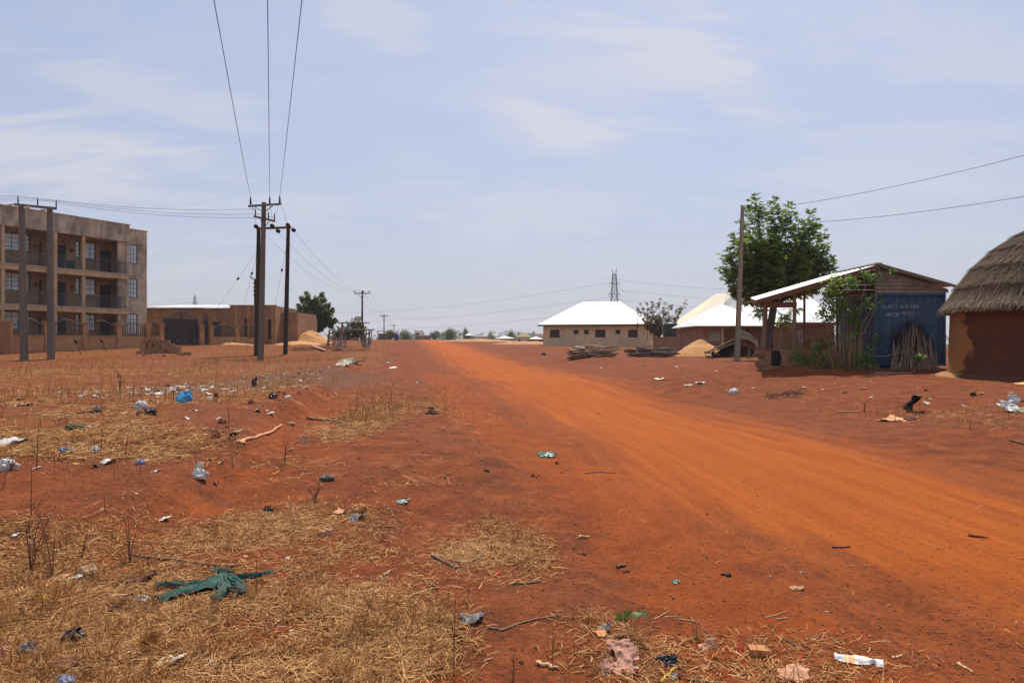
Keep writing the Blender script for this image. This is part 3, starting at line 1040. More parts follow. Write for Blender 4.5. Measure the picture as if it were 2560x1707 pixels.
# ------------------------------------------------------------------ brown block bungalow behind the gate
def bungalow():
    Y0 = 67.0
    X = lambda px, Y=Y0: (px - CX) / F * Y
    Z = lambda py, Y=Y0: HC + (HY - py) / F * Y
    B = thing("block_bungalow", "unfinished brown block bungalow with a white roof edge behind the double gate", "house", (X(374), Y0, 0))
    ox = X(374)
    u = lambda px: X(px) - ox
    bw = mt["block_brown"]
    w = MB()
    zb = 1.0
    # left wing
    wall_open(w, -4, u(580), zb, Z(772), 0, .2, [(u(438), u(470), 2.3, 3.6), (u(530), u(552), 2.3, 3.7)])
    # taller middle
    wall_open(w, u(580), u(692), zb, Z(765), -.5, -.3, [(u(616), u(630), zb + .5, Z(797)), (u(657), u(664), 2.1, Z(797)), (u(674), u(690), 2.0, Z(798))])
    w.box(u(580), u(580) + .2, -.3, 6, zb, Z(765) - .002)
    w.box(u(692) - .2, u(692), -.3, 6, zb, Z(765) - .002)
    # right end, set back
    wall_open(w, u(692), u(733), zb, Z(781, 68.5), 1.4, 1.6, [(u(699), u(705), 2.2, 3.4), (u(711), u(713.5), 2.2, 3.4)])
    w.box(u(733) - .2, u(733), 1.6, 8, zb, Z(781, 68.5) - .002).box(-4, u(733), 8, 8.2, zb, 4.2)
    w.build("wall", bw, B)
    MB().box(-4, u(580), -.1, 7.5, Z(772), Z(772) + .06).build("wall_plate", mt["fascia"], B)
    r = MB()
    a, b = u(360), u(514)
    r.add([(a, -.4, Z(772) + .065), (b, -.4, Z(772) + .065), (b, 7, Z(772) + .66), (a, 7, Z(772) + .66), (a, -.4, Z(772) + .16), (b, -.4, Z(772) + .14), (b - .2, 7, Z(772) + .78), (a, 7, Z(772) + .78)],
          [(0, 1, 5, 4), (1, 2, 6, 5), (4, 5, 6, 7), (0, 3, 2, 1), (2, 3, 7, 6), (3, 0, 4, 7)])
    r.build("roof", mt["zinc"], B)
    MB().box(u(580) - .1, u(692) + .1, -.6, -.2, Z(765), Z(765) + .08).build("coping", mt["slab"], B)
    for a, b, z1, y in ((616, 630, 797, -.36), (674, 690, 798, -.36)):
        MB().box(u(a), u(b), y, y + .03, zb + .4, Z(z1)).build("door", mt["door_and_shade"], B)
    for a, b in ((438, 470), (530, 552)):
        MB().box(u(a), u(b), .1, .13, 2.3, 3.6).build("window", mt["frame_dark"], B)
    for i in range(4):
        x = u(596 + 30 * i)
        MB().box(x - .12, x + .12, -.54, -.5, zb, Z(766)).build("pilaster", mt["block_wall"], B)


bungalow()


# ------------------------------------------------------------------ hip-roofed tan house on the right
def tan_house():
    Y0 = 88.0
    a = R(18.5)
    X0 = (1614 - CX) / F * Y0
    B = thing("hip_roofed_house", "tan house with a broad white hipped roof and red-framed windows", "house", (X0, Y0, 0), -a)
    dx, dy = -math.cos(a), math.sin(a)
    S = lambda px: -s_of(px, X0, Y0, dx, dy)     # local x of a facade pixel (negative to the left)
    L = S(1358)
    dep = 10.5
    zb, ze = .7, 4.02
    red = M("dull_red_window_frame", (.085, .028, .022), var=.25)
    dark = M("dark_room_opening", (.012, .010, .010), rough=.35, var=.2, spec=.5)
    big = [(1375, 1399), (1488, 1514), (1570, 1594)]
    small = [(1434, 1446), (1460, 1472), (1539, 1551)]
    Zy = lambda py, px: HC + (HY - py) / F * (Y0 - S(px) * dy * -1 if False else Y0 + (-S(px)) * dy)
    ops = [(S(p), S(q), Zy(843.5, p), Zy(824, p)) for p, q in big] + [(S(p), S(q), Zy(835.5, p), Zy(824, p)) for p, q in small]
    w = MB()
    wall_open(w, L, 0, zb, ze, 0, .2, ops)
    w.build("wall", mt["house_tan"], B)
    w = MB()
    sops = [(1.6, 2.5, 2.0, 3.5), (3.6, 4.5, 2.0, 3.5), (6.5, 7.6, 2.0, 3.5)]
    wall_open(w, .2, dep, zb, ze, 0, .2, sops)
    o = w.build("wall", mt["house_tan"], B, rot=(0, 0, R(90)), loc=(0, 0, 0))
    MB().box(L, L + .2, .2, dep, zb, ze).box(L + .2, -.2, dep - .2, dep, zb, ze).build("wall", mt["house_tan"], B)
    for i, (x0, x1, z0, z1) in enumerate(ops):
        fr = MB()
        t = .09
        fr.box(x0, x1, .02, .1, z0, z0 + t).box(x0, x1, .02, .1, z1 - t, z1).box(x0, x0 + t, .02, .1, z0 + t, z1 - t).box(x1 - t, x1, .02, .1, z0 + t, z1 - t)
        n = 3 if x1 - x0 > 1 else 1
        for k in range(1, n):
            q = x0 + (x1 - x0) * k / n
            fr.box(q - .03, q + .03, .03, .09, z0 + t, z1 - t)
        f = fr.build("window", red, B)
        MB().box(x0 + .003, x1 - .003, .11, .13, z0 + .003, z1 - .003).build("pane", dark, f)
    for y0, y1, z0, z1 in sops:
        MB().box(-.12, -.08, y0, y1, z0, z1).build("window", red, B)
    rf = hip_roof(L, 0, 0, dep, ze, 3.35, .62, .09, 4.8).build("roof", mt["zinc"], B)
    # seams of the roofing sheets on the front slope
    n = 18
    x0, x1 = L - .62, .62
    for i in range(1, n):
        x = x0 + (x1 - x0) * i / n
        up = min(1, (x - x0) / 4.8, (x1 - x) / 4.8)
        y0, y1 = -.62, -.62 + (dep / 2 + .62) * up
        MB().beam((x, y0, ze + .10), (x, y1, ze + .10 + 3.26 * up), .05, .03).build("sheet_seam", mt["zinc"], rf)
    MB().box(L - .6, .6, -.65, -.62, ze - .14, ze + .075).build("fascia", mt["fascia"], B)
    MB().box(.62, .65, -.6, dep + .6, ze - .14, ze + .075).build("fascia", mt["fascia"], B)
    p = MB().tube([(S(1597), -1.1, 3.4), (S(1597) + .05, -1.1, 6.1)], .06, 6)
    p.build("mast", mt["iron"], B)
    MB().beam((S(1597), -1.1, 3.7), (S(1597), -.6, 3.9), .05, .05).build("mast_bracket", mt["iron"], B)


tan_house()


# ------------------------------------------------------------------ cream-roofed house, white-roofed house, yard wall, tank
def cream_house():
    Y0 = 78.0
    X = lambda px: (px - CX) / F * Y0
    Z = lambda py: HC + (HY - py) / F * Y0
    B = thing("cream_roofed_house", "house with a tall cream sheet roof behind the white-roofed house", "house", (X(1713), Y0, 0))
    w = MB()
    x1 = 17.0
    wall_open(w, 0, x1, .6, Z(826), 0, .2, [(.45, .75, 1.9, 2.55), (1.3, 1.65, 1.9, 2.55)])
    w.box(0, .2, .2, 11, .6, Z(826) - .002).box(x1 - .2, x1, .2, 11, .6, Z(826) - .002).box(.2, x1 - .2, 10.8, 11, .6, Z(826) - .002)
    w.build("wall", mt["house_cream"], B)
    for a, b in ((.45, .75), (1.3, 1.65)):
        MB().box(a, b, .08, .11, 1.9, 2.55).build("window", mt["frame_dark"], B)
    MB().box(-.4, x1 + .4, -.42, -.38, Z(826) - .08, Z(826) + .03).build("fascia", mt["fascia"], B)
    hip_roof(0, x1, 0, 11, Z(826), 4.6, .38, .06, 5.6).build("roof", mt["zinc_cream"], B)


cream_house()


def white_house():
    Y0 = 50.0
    X = lambda px, Y=Y0: (px - CX) / F * Y
    Z = lambda py, Y=Y0: HC + (HY - py) / F * Y
    B = thing("white_roofed_house", "brown house with big white sheet roofs and breeze-block windows behind the tree", "house", (X(1870), Y0, 0))
    ox = X(1870)
    u = lambda px, Y=Y0: X(px, Y) - ox
    hb = mt["house_brown"]
    xr = u(2086)
    w = MB()
    op = (u(1984), u(2013), Z(862), Z(826))
    wall_open(w, 0, xr, .4, Z(808), 0, .22, [op, (u(1912), u(1932), 1.2, Z(822))])
    w.box(0, .22, .22, 9.4, .4, Z(808) - .002).box(xr - .22, xr, .22, 9.4, .4, Z(808) - .002).box(.22, xr - .22, 9.2, 9.4, .4, Z(808) - .002)
    w.build("wall", hb, B)
    hip_roof(0, xr, 0, 9.4, Z(808), 3.25, .45, .06, 1.5, True).build("roof", mt["zinc"], B)
    MB().box(-.45, xr + .45, -.49, -.45, Z(808) - .14, Z(808) + .04).build("fascia", mt["timber_red"], B)
    MB().box(u(1912), u(1932), .1, .14, 1.2, Z(822)).build("window", mt["frame_dark"], B)

    def breeze(x0, x1, z0, z1, y, n, m):
        f = MB()
        f.box(x0, x1, y + .1, y + .12, z0, z1)
        b = f.build("window", mt["frame_dark"], B)
        wx, wz = (x1 - x0) / n, (z1 - z0) / m
        for i in range(n):
            for j in range(m):
                q = MB()
                a, c = x0 + i * wx + .01, z0 + j * wz + .01
                e, g2 = a + wx - .02, c + wz - .02
                t = min(wx, wz) * .22
                q.box(a, e, y - .03, y + .09, c, c + t).box(a, e, y - .03, y + .09, g2 - t, g2).box(a, a + t, y - .03, y + .09, c + t, g2 - t).box(e - t, e, y - .03, y + .09, c + t, g2 - t)
                q.build("breeze_block", mt["trim_pale"], b)

    breeze(*op[:2], op[2], op[3], .02, 4, 5)
    # projecting wing on the left
    xl = u(1752)
    y0 = -1.2
    Yw = Y0 + y0
    ul = lambda px: X(px, Yw) - ox
    w2 = MB()
    wop = (ul(1772), ul(1800), Z(852, Yw), Z(832, Yw))
    wall_open(w2, ul(1752), ul(1866), .4, Z(817, Yw), y0, y0 + .2, [wop, (ul(1812), ul(1838), .9, Z(824, Yw)), (ul(1848), ul(1862), 1.9, Z(826, Yw))])
    w2.box(ul(1752), ul(1752) + .2, y0 + .2, 6, .4, Z(817, Yw) - .002).box(ul(1866) - .2, ul(1866), y0 + .2, 0, .4, Z(817, Yw) - .002)
    w2.build("wing_wall", hb, B)
    breeze(*wop[:2], wop[2], wop[3], y0 + .02, 6, 4)
    MB().box(ul(1812), ul(1838), y0 + .08, y0 + .12, .9, Z(824, Yw)).build("door", mt["timber_red"], B)
    MB().box(ul(1848), ul(1862), y0 + .08, y0 + .12, 1.9, Z(826, Yw)).build("window", mt["frame_dark"], B)
    MB().box(ul(1804), ul(1807), y0 - .05, y0 - .002, .4, Z(818, Yw)).build("pilaster", mt["house_tan"], B)
    hip_roof(ul(1752), ul(1866) + 1.6, y0, 5.5, Z(816, Yw), 1.75, .42, .05, 3.3).build("wing_roof", mt["zinc"], B)
    MB().box(ul(1742), ul(1868), y0 - .46, y0 - .42, Z(816, Yw) - .1, Z(816, Yw) + .03).build("fascia", mt["fascia"], B)


white_house()


def yard_wall():
    Y0 = 71.0
    X = lambda px: (px - CX) / F * Y0
    O = X(1634)
    B = thing("yard_wall", "low brown yard wall between the tan house and the white-roofed house", "wall", (O, Y0, 0))
    m = mt["house_brown"]
    e = [1634, 1702, 1765]
    MB().box(0, X(1704) - O, 0, .2, .3, 2.14).build("wall_panel", mt["block_brown"], B)
    MB().box(X(1704) - O, X(1768) - O, .1, .3, .3, 2.02).build("wall_panel", m, B)
    MB().box(-.02, X(1706) - O, -.06, .26, 2.14, 2.24).build("coping", m, B)
    for p in (1636, 1702):
        MB().box(X(p) - O - .14, X(p) - O + .14, -.1, -.002, .3, 2.13).build("pier", mt["block_brown"], B)
    T = thing("water_tank", "black plastic water tank standing behind the brown yard wall", "water tank", (X(1685), Y0 + 1.6, 2.28))
    r = .80
    prof = [(r * .98, 0)]
    for i in range(6):
        z = .12 + i * .19
        prof += [(r * .97, z), (r, z + .05), (r, z + .12), (r * .97, z + .17)]
    prof += [(r * .96, 1.3), (r * .85, 1.44), (r * .4, 1.54)]
    MB().lathe(prof, 32).build("barrel", mt["tank"], T, True)
    MB().lathe([(.26, 1.52), (.28, 1.56), (.28, 1.64), (.1, 1.66)], 20).build("lid", mt["tank"], T, True)
    MB().tube([(-r * .9, -.2, 1.2), (-r * 1.1, -.22, 1.2), (-r * 1.12, -.22, .2)], .03, 6).build("pipe", mt["trim_pale"], T)
    S = thing("tank_stand", "block plinth under the black water tank", "stand", (X(1685), Y0 + 1.6, 0))
    MB().box(-1, 1, -.95, .95, .4, 2.2).build("plinth", mt["block_brown"], S)
    MB().box(-1.05, 1.05, -1, 1, 2.2, 2.28).build("slab", mt["slab"], S)


yard_wall()


# ------------------------------------------------------------------ container workshop with its porch roof
def container():
    X0, Y0, zb = 12.95, 24.3, .80
    B = thing("shipping_container", "blue corrugated shipping container with chalk writing on its near end", "container", (X0, Y0, zb))
    Wd, Ln, Ht = 2.5, 2.99, 2.6
    blue = M("faded_blue_container_paint", (.045, .108, .185), rough=.6, var=.3, scale=1.6, bump=.15, stain=(1.4, (2, 1, .6), .55, (.10, .10, .13)))
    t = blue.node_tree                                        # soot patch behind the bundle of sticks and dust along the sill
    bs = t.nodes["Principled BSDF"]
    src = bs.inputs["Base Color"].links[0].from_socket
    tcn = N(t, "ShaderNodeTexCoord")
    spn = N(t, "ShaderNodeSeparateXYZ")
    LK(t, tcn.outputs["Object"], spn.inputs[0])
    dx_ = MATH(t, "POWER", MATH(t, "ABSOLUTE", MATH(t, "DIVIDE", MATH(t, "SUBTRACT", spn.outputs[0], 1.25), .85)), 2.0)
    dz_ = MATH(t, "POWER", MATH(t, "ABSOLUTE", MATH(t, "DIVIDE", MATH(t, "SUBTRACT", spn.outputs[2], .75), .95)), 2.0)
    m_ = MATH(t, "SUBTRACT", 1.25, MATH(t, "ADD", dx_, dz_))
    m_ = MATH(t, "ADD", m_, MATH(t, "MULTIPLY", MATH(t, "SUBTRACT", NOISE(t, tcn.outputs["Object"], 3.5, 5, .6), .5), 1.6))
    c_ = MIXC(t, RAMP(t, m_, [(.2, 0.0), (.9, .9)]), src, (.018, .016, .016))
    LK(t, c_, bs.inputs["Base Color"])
    prof = lambda u: .036 * min(1, max(0, 2.0 * abs(((u / .278) % 1) - .5) * 2.4 - .7))

    def corr(n, fn, z0, z1):
        m = MB()
        ks = [i * .0139 for i in range(int(n / .0139) + 1)]
        vs = []
        for k in ks:
            vs += [fn(k, z0), fn(k, z1)]
        m.add(vs, [(2 * i, 2 * i + 2, 2 * i + 3, 2 * i + 1) for i in range(len(ks) - 1)])
        return m

    corr(Wd - .16, lambda k, z: (.08 + k, .05 + prof(k), z), .14, Ht - .1).build("end_panel", blue, B)
    corr(Ln - .16, lambda k, z: (.05 + prof(k), .08 + k, z), .14, Ht - .1).build("side_panel", blue, B)
    corr(Ln - .16, lambda k, z: (Wd - .05 - prof(k), .08 + k, z), .14, Ht - .1).build("side_panel", blue, B)
    MB().box(.1, Wd - .1, Ln - .1, Ln - .05, .14, Ht - .1).build("door_panel", blue, B)
    MB().box(.1, Wd - .1, .1, Ln - .1, Ht - .1, Ht - .06).build("roof_panel", blue, B)
    for x in (0, Wd - .08):
        for y in (0, Ln - .08):
            MB().box(x, x + .08, y, y + .08, 0, Ht).build("corner_post", blue, B)
    for z0, z1 in ((0, .14), (Ht - .1, Ht)):
        MB().box(.08, Wd - .08, .01, .07, z0, z1).build("end_rail", blue, B)
        MB().box(.01, .07, .08, Ln - .08, z0, z1).build("side_rail", blue, B)
        MB().box(Wd - .07, Wd - .01, .08, Ln - .08, z0, z1).build("side_rail", blue, B)
    # chalk lettering, laid on the corrugation
    GL = {"A": [[(0, 0), (.45, 1), (.9, 0)], [(.2, .4), (.7, .4)]], "L": [[(.1, 1), (.1, 0), (.75, 0)]], "H": [[(.1, 0), (.1, 1)], [(.8, 0), (.8, 1)], [(.1, .5), (.8, .5)]],
          "J": [[(.2, 1), (.9, 1)], [(.6, 1), (.6, .15), (.4, 0), (.15, .15)]], "I": [[(.4, 0), (.4, 1)]], "S": [[(.8, .85), (.5, 1), (.15, .8), (.3, .55), (.7, .42), (.75, .15), (.4, 0), (.1, .12)]],
          "N": [[(.1, 0), (.1, 1), (.8, 0), (.8, 1)]], "M": [[(0, 0), (.12, 1), (.45, .3), (.8, 1), (.9, 0)]], "O": [[(.45, 1), (.1, .7), (.1, .25), (.45, 0), (.8, .25), (.8, .7), (.45, 1)]],
          "T": [[(0, 1), (.9, 1)], [(.45, 1), (.45, 0)]], "R": [[(.1, 0), (.1, 1), (.6, .95), (.75, .72), (.55, .5), (.1, .48)], [(.45, .48), (.85, 0)]],
          "E": [[(.75, 1), (.1, 1), (.1, 0), (.75, 0)], [(.1, .5), (.6, .5)]], "D": [[(.1, 0), (.1, 1), (.55, .9), (.8, .5), (.55, .08), (.1, 0)]],
          "G": [[(.8, .8), (.45, 1), (.1, .6), (.2, .1), (.6, 0), (.8, .3), (.5, .42)]], "C": [[(.8, .85), (.45, 1), (.1, .6), (.15, .2), (.5, 0), (.8, .15)]],
          "P": [[(.1, 0), (.1, 1), (.6, .95), (.75, .72), (.55, .5), (.1, .48)]], "-": [[(.1, .5), (.6, .5)]], ".": [[(.3, 0), (.4, .08)]], ")": [[(.3, 1.1), (.6, .7), (.55, .2), (.3, -.2)]]}
    chalk = M("chalk_strokes", (.42, .40, .43), var=.45, scale=14, rough=.95)
    faint = M("faded_chalk_strokes", (.16, .165, .20), var=.5, scale=14, rough=.95)
    rr = random.Random(4)

    def write(text, x, z, hgt, adv, mat, wid=.017, slope=0.0):
        m = MB()
        for ch in text:
            hh = hgt * rr.uniform(.9, 1.12)
            for st in GL.get(ch, []):
                pts = []
                for (a0, b0), (a1, b1) in zip(st[:-1], st[1:]):
                    for q in range(5):
                        w_ = q / 5
                        pts.append((x + (a0 + (a1 - a0) * w_) * adv * .86, z + (b0 + (b1 - b0) * w_) * hh))
                pts.append((x + st[-1][0] * adv * .86, z + st[-1][1] * hh))
                for (ax, az), (bx, bz) in zip(pts[:-1], pts[1:]):
                    dx, dz = bx - ax, bz - az
                    l = math.hypot(dx, dz) or 1
                    nx_, nz_ = -dz / l * wid / 2, dx / l * wid / 2
                    ya, yb = .05 + prof(ax - .08) - .004, .05 + prof(bx - .08) - .004
                    m.add([(ax - nx_, ya, az - nz_), (ax + nx_, ya, az + nz_), (bx + nx_, yb, bz + nz_), (bx - nx_, yb, bz - nz_)], [(0, 1, 2, 3)])
            x += adv * (.55 if ch in " I" else 1) * rr.uniform(.92, 1.08)
            z += slope * adv
        m.build("lettering", mat, B)

    # photo rows: 763, 784, 803
    Zp = lambda py: HC + (HY - py) / F * (Y0 + .05) - zb
    write("ALHAJI", .30, Zp(770), .115, .088, chalk)
    write("ALHASSAN", .92, Zp(771), .125, .082, chalk)
    write("-MOTOR", .34, Zp(791), .12, .092, chalk, .021, .012)
    write("METERS )", .98, Zp(787), .115, .082, chalk, .014)
    write("AND GO SC A", .31, Zp(810), .10, .082, faint)
    write("T   HPH-", 1.42, Zp(806), .085, .08, faint, .012, .03)
    # faint chalk numbers box on the long side
    sm = MB()
    for y0, y1, z0, z1 in ((.5, 1.4, 1.0, 1.02), (.5, 1.4, 1.9, 1.92), (.5, .52, 1.0, 1.92), (1.38, 1.4, 1.0, 1.92), (.7, 1.2, 1.5, 1.52)):
        sm.box(.028, .034, y0, y1, z0, z1)
    sm.build("chalk_panel", faint, B)

    # porch: gable roof over the container, carried by posts
    Rf = thing("workshop_roof", "long porch roof of white corrugated sheets sloping down from the blue container", "porch roof", (X0, Y0, 0))
    zr = 4.38
    xl, xr_ = -4.35, 2.75
    zl, zrr = 3.12, 3.60
    ya, yb = -.25, 3.25

    def sheet(xa, za, xb, zb_, y0, y1, n=7):
        m = MB()
        vs, k = [], 28
        for i in range(k + 1):
            y = y0 + (y1 - y0) * i / k
            o = .014 * math.cos(2 * math.pi * i / k * n)
            x_ = xa + (1.04 * (y - ya) / (yb - ya) if xa < -1 else 0)      # the eaves are cut askew
            vs += [(x_, y, za + (zb_ - za) * (x_ - xa) / (xb - xa) + o), (xb, y, zb_ + o)]
        m.add(vs, [(2 * i, 2 * i + 1, 2 * i + 3, 2 * i + 2) for i in range(k)])
        return m

    n = 4
    for i in range(n):
        y0 = ya + (yb - ya) * i / n
        y1 = ya + (yb - ya) * (i + 1) / n + .05
        sheet(xl, zl + .002 * (i % 2), 0, zr + .002 * (i % 2), y0, y1).build("roof_sheet", mt["zinc"], Rf)
        sheet(0, zr + .03, xr_, zrr + .03, y0, y1).build("roof_sheet", mt["zinc"], Rf)
    MB().beam((0, ya - .02, zr + .05), (0, yb, zr + .05), .22, .03).build("ridge_cap", mt["zinc"], Rf)
    MB().beam((xl, ya - .05, zl - .09), (-.02, ya - .05, zr - .09), .05, .15).build("verge_board", mt["timber_red"], Rf)
    MB().beam((.02, ya - .05, zr - .07), (xr_, ya - .05, zrr - .04), .05, .06).build("verge_board", mt["timber"], Rf)
    MB().beam((xl + .05, ya, zl - .1), (xl + 1.07, yb, zl + .19), .08, .14).build("eaves_beam", mt["timber_red"], Rf)
    for k in range(0, 4):
        u = (k + .8) / 5
        x, z = xl * (1 - u), zl + (zr - zl) * u - .1
        MB().beam((x, ya, z), (x, yb, z), .07, .09).build("purlin", mt["timber"], Rf)
    # brown boards closing the gable left of the ridge, and old corrugated sheets right of it
    for i in range(4):
        z0 = 3.36 + i * .19
        zt = min(z0 + .18, 99)
        xs = max(-1.4, (z0 + .22 - zr) / ((zr - zl) / 4.35))
        MB().box(xs, min(.35, (zr - z0 - .25) / .29), .55, .60, z0, zt).build("gable_board", mt["timber_red"], Rf)
    MB().box(-1.42, -.03, .5, .545, 3.28, 3.37).build("gable_beam", mt["timber"], Rf)
    g_ = MB()
    rows, zb0 = 26, 3.40
    vs = []
    for i in range(rows + 1):
        z = zb0 + (zr - .1 - zb0) * i / rows
        xe = min(2.6, (zr - .12 - z) / ((zr - zrr) / xr_))
        o = .014 * math.cos(i * math.pi * .5 * 1.0) if True else 0
        vs += [(.0, .035 * (i % 4 > 1), z), (max(xe, .01), .035 * (i % 4 > 1), z - .0)]
    g_.add(vs, [(2 * i, 2 * i + 1, 2 * i + 3, 2 * i + 2) for i in range(rows)])
    g_.build("gable_sheet", mt["zinc_old"], Rf)
    MB().box(-.06, .0, -.05, .05, 3.40, zr - .1).build("gable_post", mt["timber"], Rf)
    for px, Yp, w_ in ((1909, 24.15, .12), (1985, 24.2, .14), (1915, 27.2, .1), (2010, 27.2, .1)):
        x = (px - CX) / F * Yp - X0
        zt = zl + (zr - zl) * (x - xl) / (-xl) - .1
        gz = G(x + X0, Yp)
        MB().tube([(x, Yp - Y0, gz - .2), (x + .01, Yp - Y0, (gz + zt) / 2), (x + .02, Yp - Y0, zt)], [w_ / 2, w_ / 2.1, w_ / 2.3], 7).build("post", mt["timber"], Rf)
    xb0, xb1 = (1905 - CX) / F * 24.2 - X0, (1990 - CX) / F * 24.2 - X0
    MB().box(xb0, xb1, -.17, -.07, 2.86, 3.06).build("porch_beam", mt["timber_red"], Rf)

    # low block wall round the porch, its blocks separate pieces
    Wl = thing("low_block_wall", "knee-high block wall with one dark gap along the porch front", "wall", (0, 0, 0))
    xa, xb_ = (1904 - CX) / F * 24.0, 12.2
    bl, bh = .45, .19
    gap = ((1923 - CX) / F * 24.0, (1958 - CX) / F * 24.0)
    me = MB().box(-bl / 2 + .006, bl / 2 - .006, -.075, .075, 0, bh - .008).mesh("block", mt["block"])
    mh = MB().box(-.10, .10, -.075, .075, 0, bh - .008).mesh("block", mt["block"])
    for r_ in range(4):
        x = xa + (bl / 2 if r_ % 2 == 0 else 0)
        while x < xb_:
            z = .62 + r_ * bh
            inside = gap[0] - .1 < x < gap[1] + .1
            if not (inside and r_ in (1, 2, 3)):
                link("block", me, Wl, (x, 24.0 + random.uniform(-.008, .008), z), (0, 0, random.uniform(-.01, .01)))
            x += bl
    for x in (gap[0] - .06, gap[1] + .05):
        for r_ in (1, 2, 3):
            link("block", mh, Wl, (x, 24.0 - .004, .62 + r_ * bh))
    MB().box(gap[0] - .1, gap[1] + .1, 24.25, 24.3, .6, 1.33).build("gap_shade", mt["door_and_shade"], Wl)  # dark sheet standing in for the shade inside the gap
    # wire strung from plant to stick bundle is built with the plants


container()


# ------------------------------------------------------------------ mud hut with thatched roof
def hut():
    cx, cy = 16.62, 20.0
    gz = .58
    B = thing("mud_hut", "round brown mud hut under a deep grey thatched roof", "hut", (cx, cy, gz))
    mud = M("brown_mud_wall", (.105, .034, .013), var=.2, scale=1.3, bump=.3, bscale=9)
    t = mud.node_tree
    bs = t.nodes["Principled BSDF"]
    src = bs.inputs["Base Color"].links[0].from_socket
    tcn = N(t, "ShaderNodeTexCoord")
    sp_ = N(t, "ShaderNodeSeparateXYZ")
    LK(t, tcn.outputs["Object"], sp_.inputs[0])
    nz = NOISE(t, tcn.outputs["Object"], 1.6, 6, .65, .4)
    # paler, peeled render on the side by the container
    mk = MATH(t, "ADD", MATH(t, "MULTIPLY", MATH(t, "SUBTRACT", MATH(t, "ADD", MATH(t, "MULTIPLY", sp_.outputs[0], -.772), MATH(t, "MULTIPLY", sp_.outputs[1], .635)), 2.42), 2.2), MATH(t, "MULTIPLY", MATH(t, "SUBTRACT", nz, .5), 2.4))
    mk = MATH(t, "SUBTRACT", mk, MATH(t, "MULTIPLY", MATH(t, "ABSOLUTE", MATH(t, "SUBTRACT", sp_.outputs[2], .95)), .55))
    c_ = MIXC(t, RAMP(t, mk, [(.12, 0.0), (.22, 1.0)]), src, (.31, .138, .040))
    LK(t, c_, bs.inputs["Base Color"])
    pr = []
    for i in range(15):
        z = -.3 + 2.45 * i / 14
        pr.append((3.24 + .07 * math.exp(-max(z, 0) / .25) - .015 * z, z))
    w = MB().lathe(pr, 96)
    w.v = [(x * (1 + .006 * math.sin(7 * math.atan2(y, x) + z * 3)), y * (1 + .006 * math.sin(5 * math.atan2(y, x) - z * 2)), z) for x, y, z in w.v]
    w.build("wall", mud, B, True)
    prof = [(3.46, 1.93), (3.3, 2.22), (3.05, 2.68), (2.75, 3.16), (2.4, 3.58), (2.0, 3.98), (1.5, 4.33), (1.0, 4.62), (.5, 4.86), (.02, 5.02)]
    prof = [(r, 1.93 + (z - 1.93) * .955) for r, z in prof]
    base = M("thatch_underlay", (.075, .055, .038), var=.3, scale=6)
    u = MB().lathe([(3.0, 2.1), (3.36, 1.93)] + [(r - .05, z - .02) for r, z in prof[1:]], 72, cap=False)
    th = u.build("roof", base, B, True)
    th_mat = LEAF("grey_thatch", (.055, .032, .018), (.27, .178, .105), .05, .9)
    tip_mat = LEAF("thatch_fringe", (.15, .105, .065), (.46, .34, .21), .1, .9)
    pp = np.array(prof)
    seg = np.hypot(*np.diff(pp, axis=0).T)
    cum = np.concatenate([[0], np.cumsum(seg)])

    def strands(name, n, smin, smax, lift, mat, L0, L1, wd, lower=0.0):
        s = smin + (smax - smin) * (1 - np.sqrt(rng.random(n) * .97 + .03)) if lower == 0 else rng.uniform(smin, smax, n)
        a = rng.uniform(math.pi * .62, math.pi * 2.05, n)
        L = rng.uniform(L0, L1, n)
        r1, z1 = np.interp(s + L, cum, pp[:, 0]), np.interp(s + L, cum, pp[:, 1])
        r0, z0 = np.interp(s, cum, pp[:, 0]), np.interp(s, cum, pp[:, 1])
        r0 = r0 + lower * rng.uniform(.2, 1, n) * .05
        z0 = z0 - lower * rng.uniform(.0, 1, n) * .16
        step = lift * (.35 + .65 * ((s / .72) % 1.0 < .16))          # courses of thatch stand a little proud
        lf0 = rng.uniform(.015, .05, n) + step
        lf1 = rng.uniform(.0, .02, n)
        da = rng.normal(0, .035, n)
        a0, a1 = a + da, a
        p0 = np.stack([(r0 + lf0) * np.cos(a0), (r0 + lf0) * np.sin(a0), z0 + lf0], 1)
        p1 = np.stack([(r1 + lf1) * np.cos(a1), (r1 + lf1) * np.sin(a1), z1 + lf1 + .01], 1)
        sd = unit(np.cross(p0 - p1, np.stack([np.cos(a), np.sin(a), np.ones(n)], 1))) * (wd * rng.uniform(.5, 1.3, n) / 2)[:, None]
        v = np.stack([p0 - sd * .4, p0 + sd * .4, p1 + sd, p1 - sd], 1).reshape(-1, 3)
        tn = np.clip(rng.beta(1.8, 2.4, n) - .15 * ((s / .72) % 1.0 > .82), 0, 1)
        o = link(name, np_mesh(name, v, np.arange(4 * n).reshape(n, 4), mat, False, {"tint": np.repeat(tn, 4)}), B)
        tag(o, kind="stuff")

    strands("thatch", 36000, .0, cum[-1] - .4, .05, th_mat, .25, .6, .024)
    strands("thatch_fringe", 6500, .0, .34, .05, tip_mat, .3, .5, .026, 1.0)
    # trampled plinth of earth round the foot of the wall
    MB().lathe([(3.2, .14), (3.45, .1), (3.75, -.02), (3.95, -.25)], 72, cap=False).build("plinth", mud, B, True)


hut()
# ------------------------------------------------------------------ poles and wires
def wire(pts, sag, rad, label, cat="wire", group=None, seg=18, name="power_line"):
    """wire through two points with a parabolic sag"""
    a, b = Vector(pts[0]), Vector(pts[1])
    P_ = []
    for i in range(seg + 1):
        u = i / seg
        p = a.lerp(b, u)
        p.z -= 4 * sag * u * (1 - u)
        P_.append(p - a)
    o = MB().tube(P_, rad, 4).build(name, mt["wire"], None, True, a)
    return tag(o, label, cat, group)


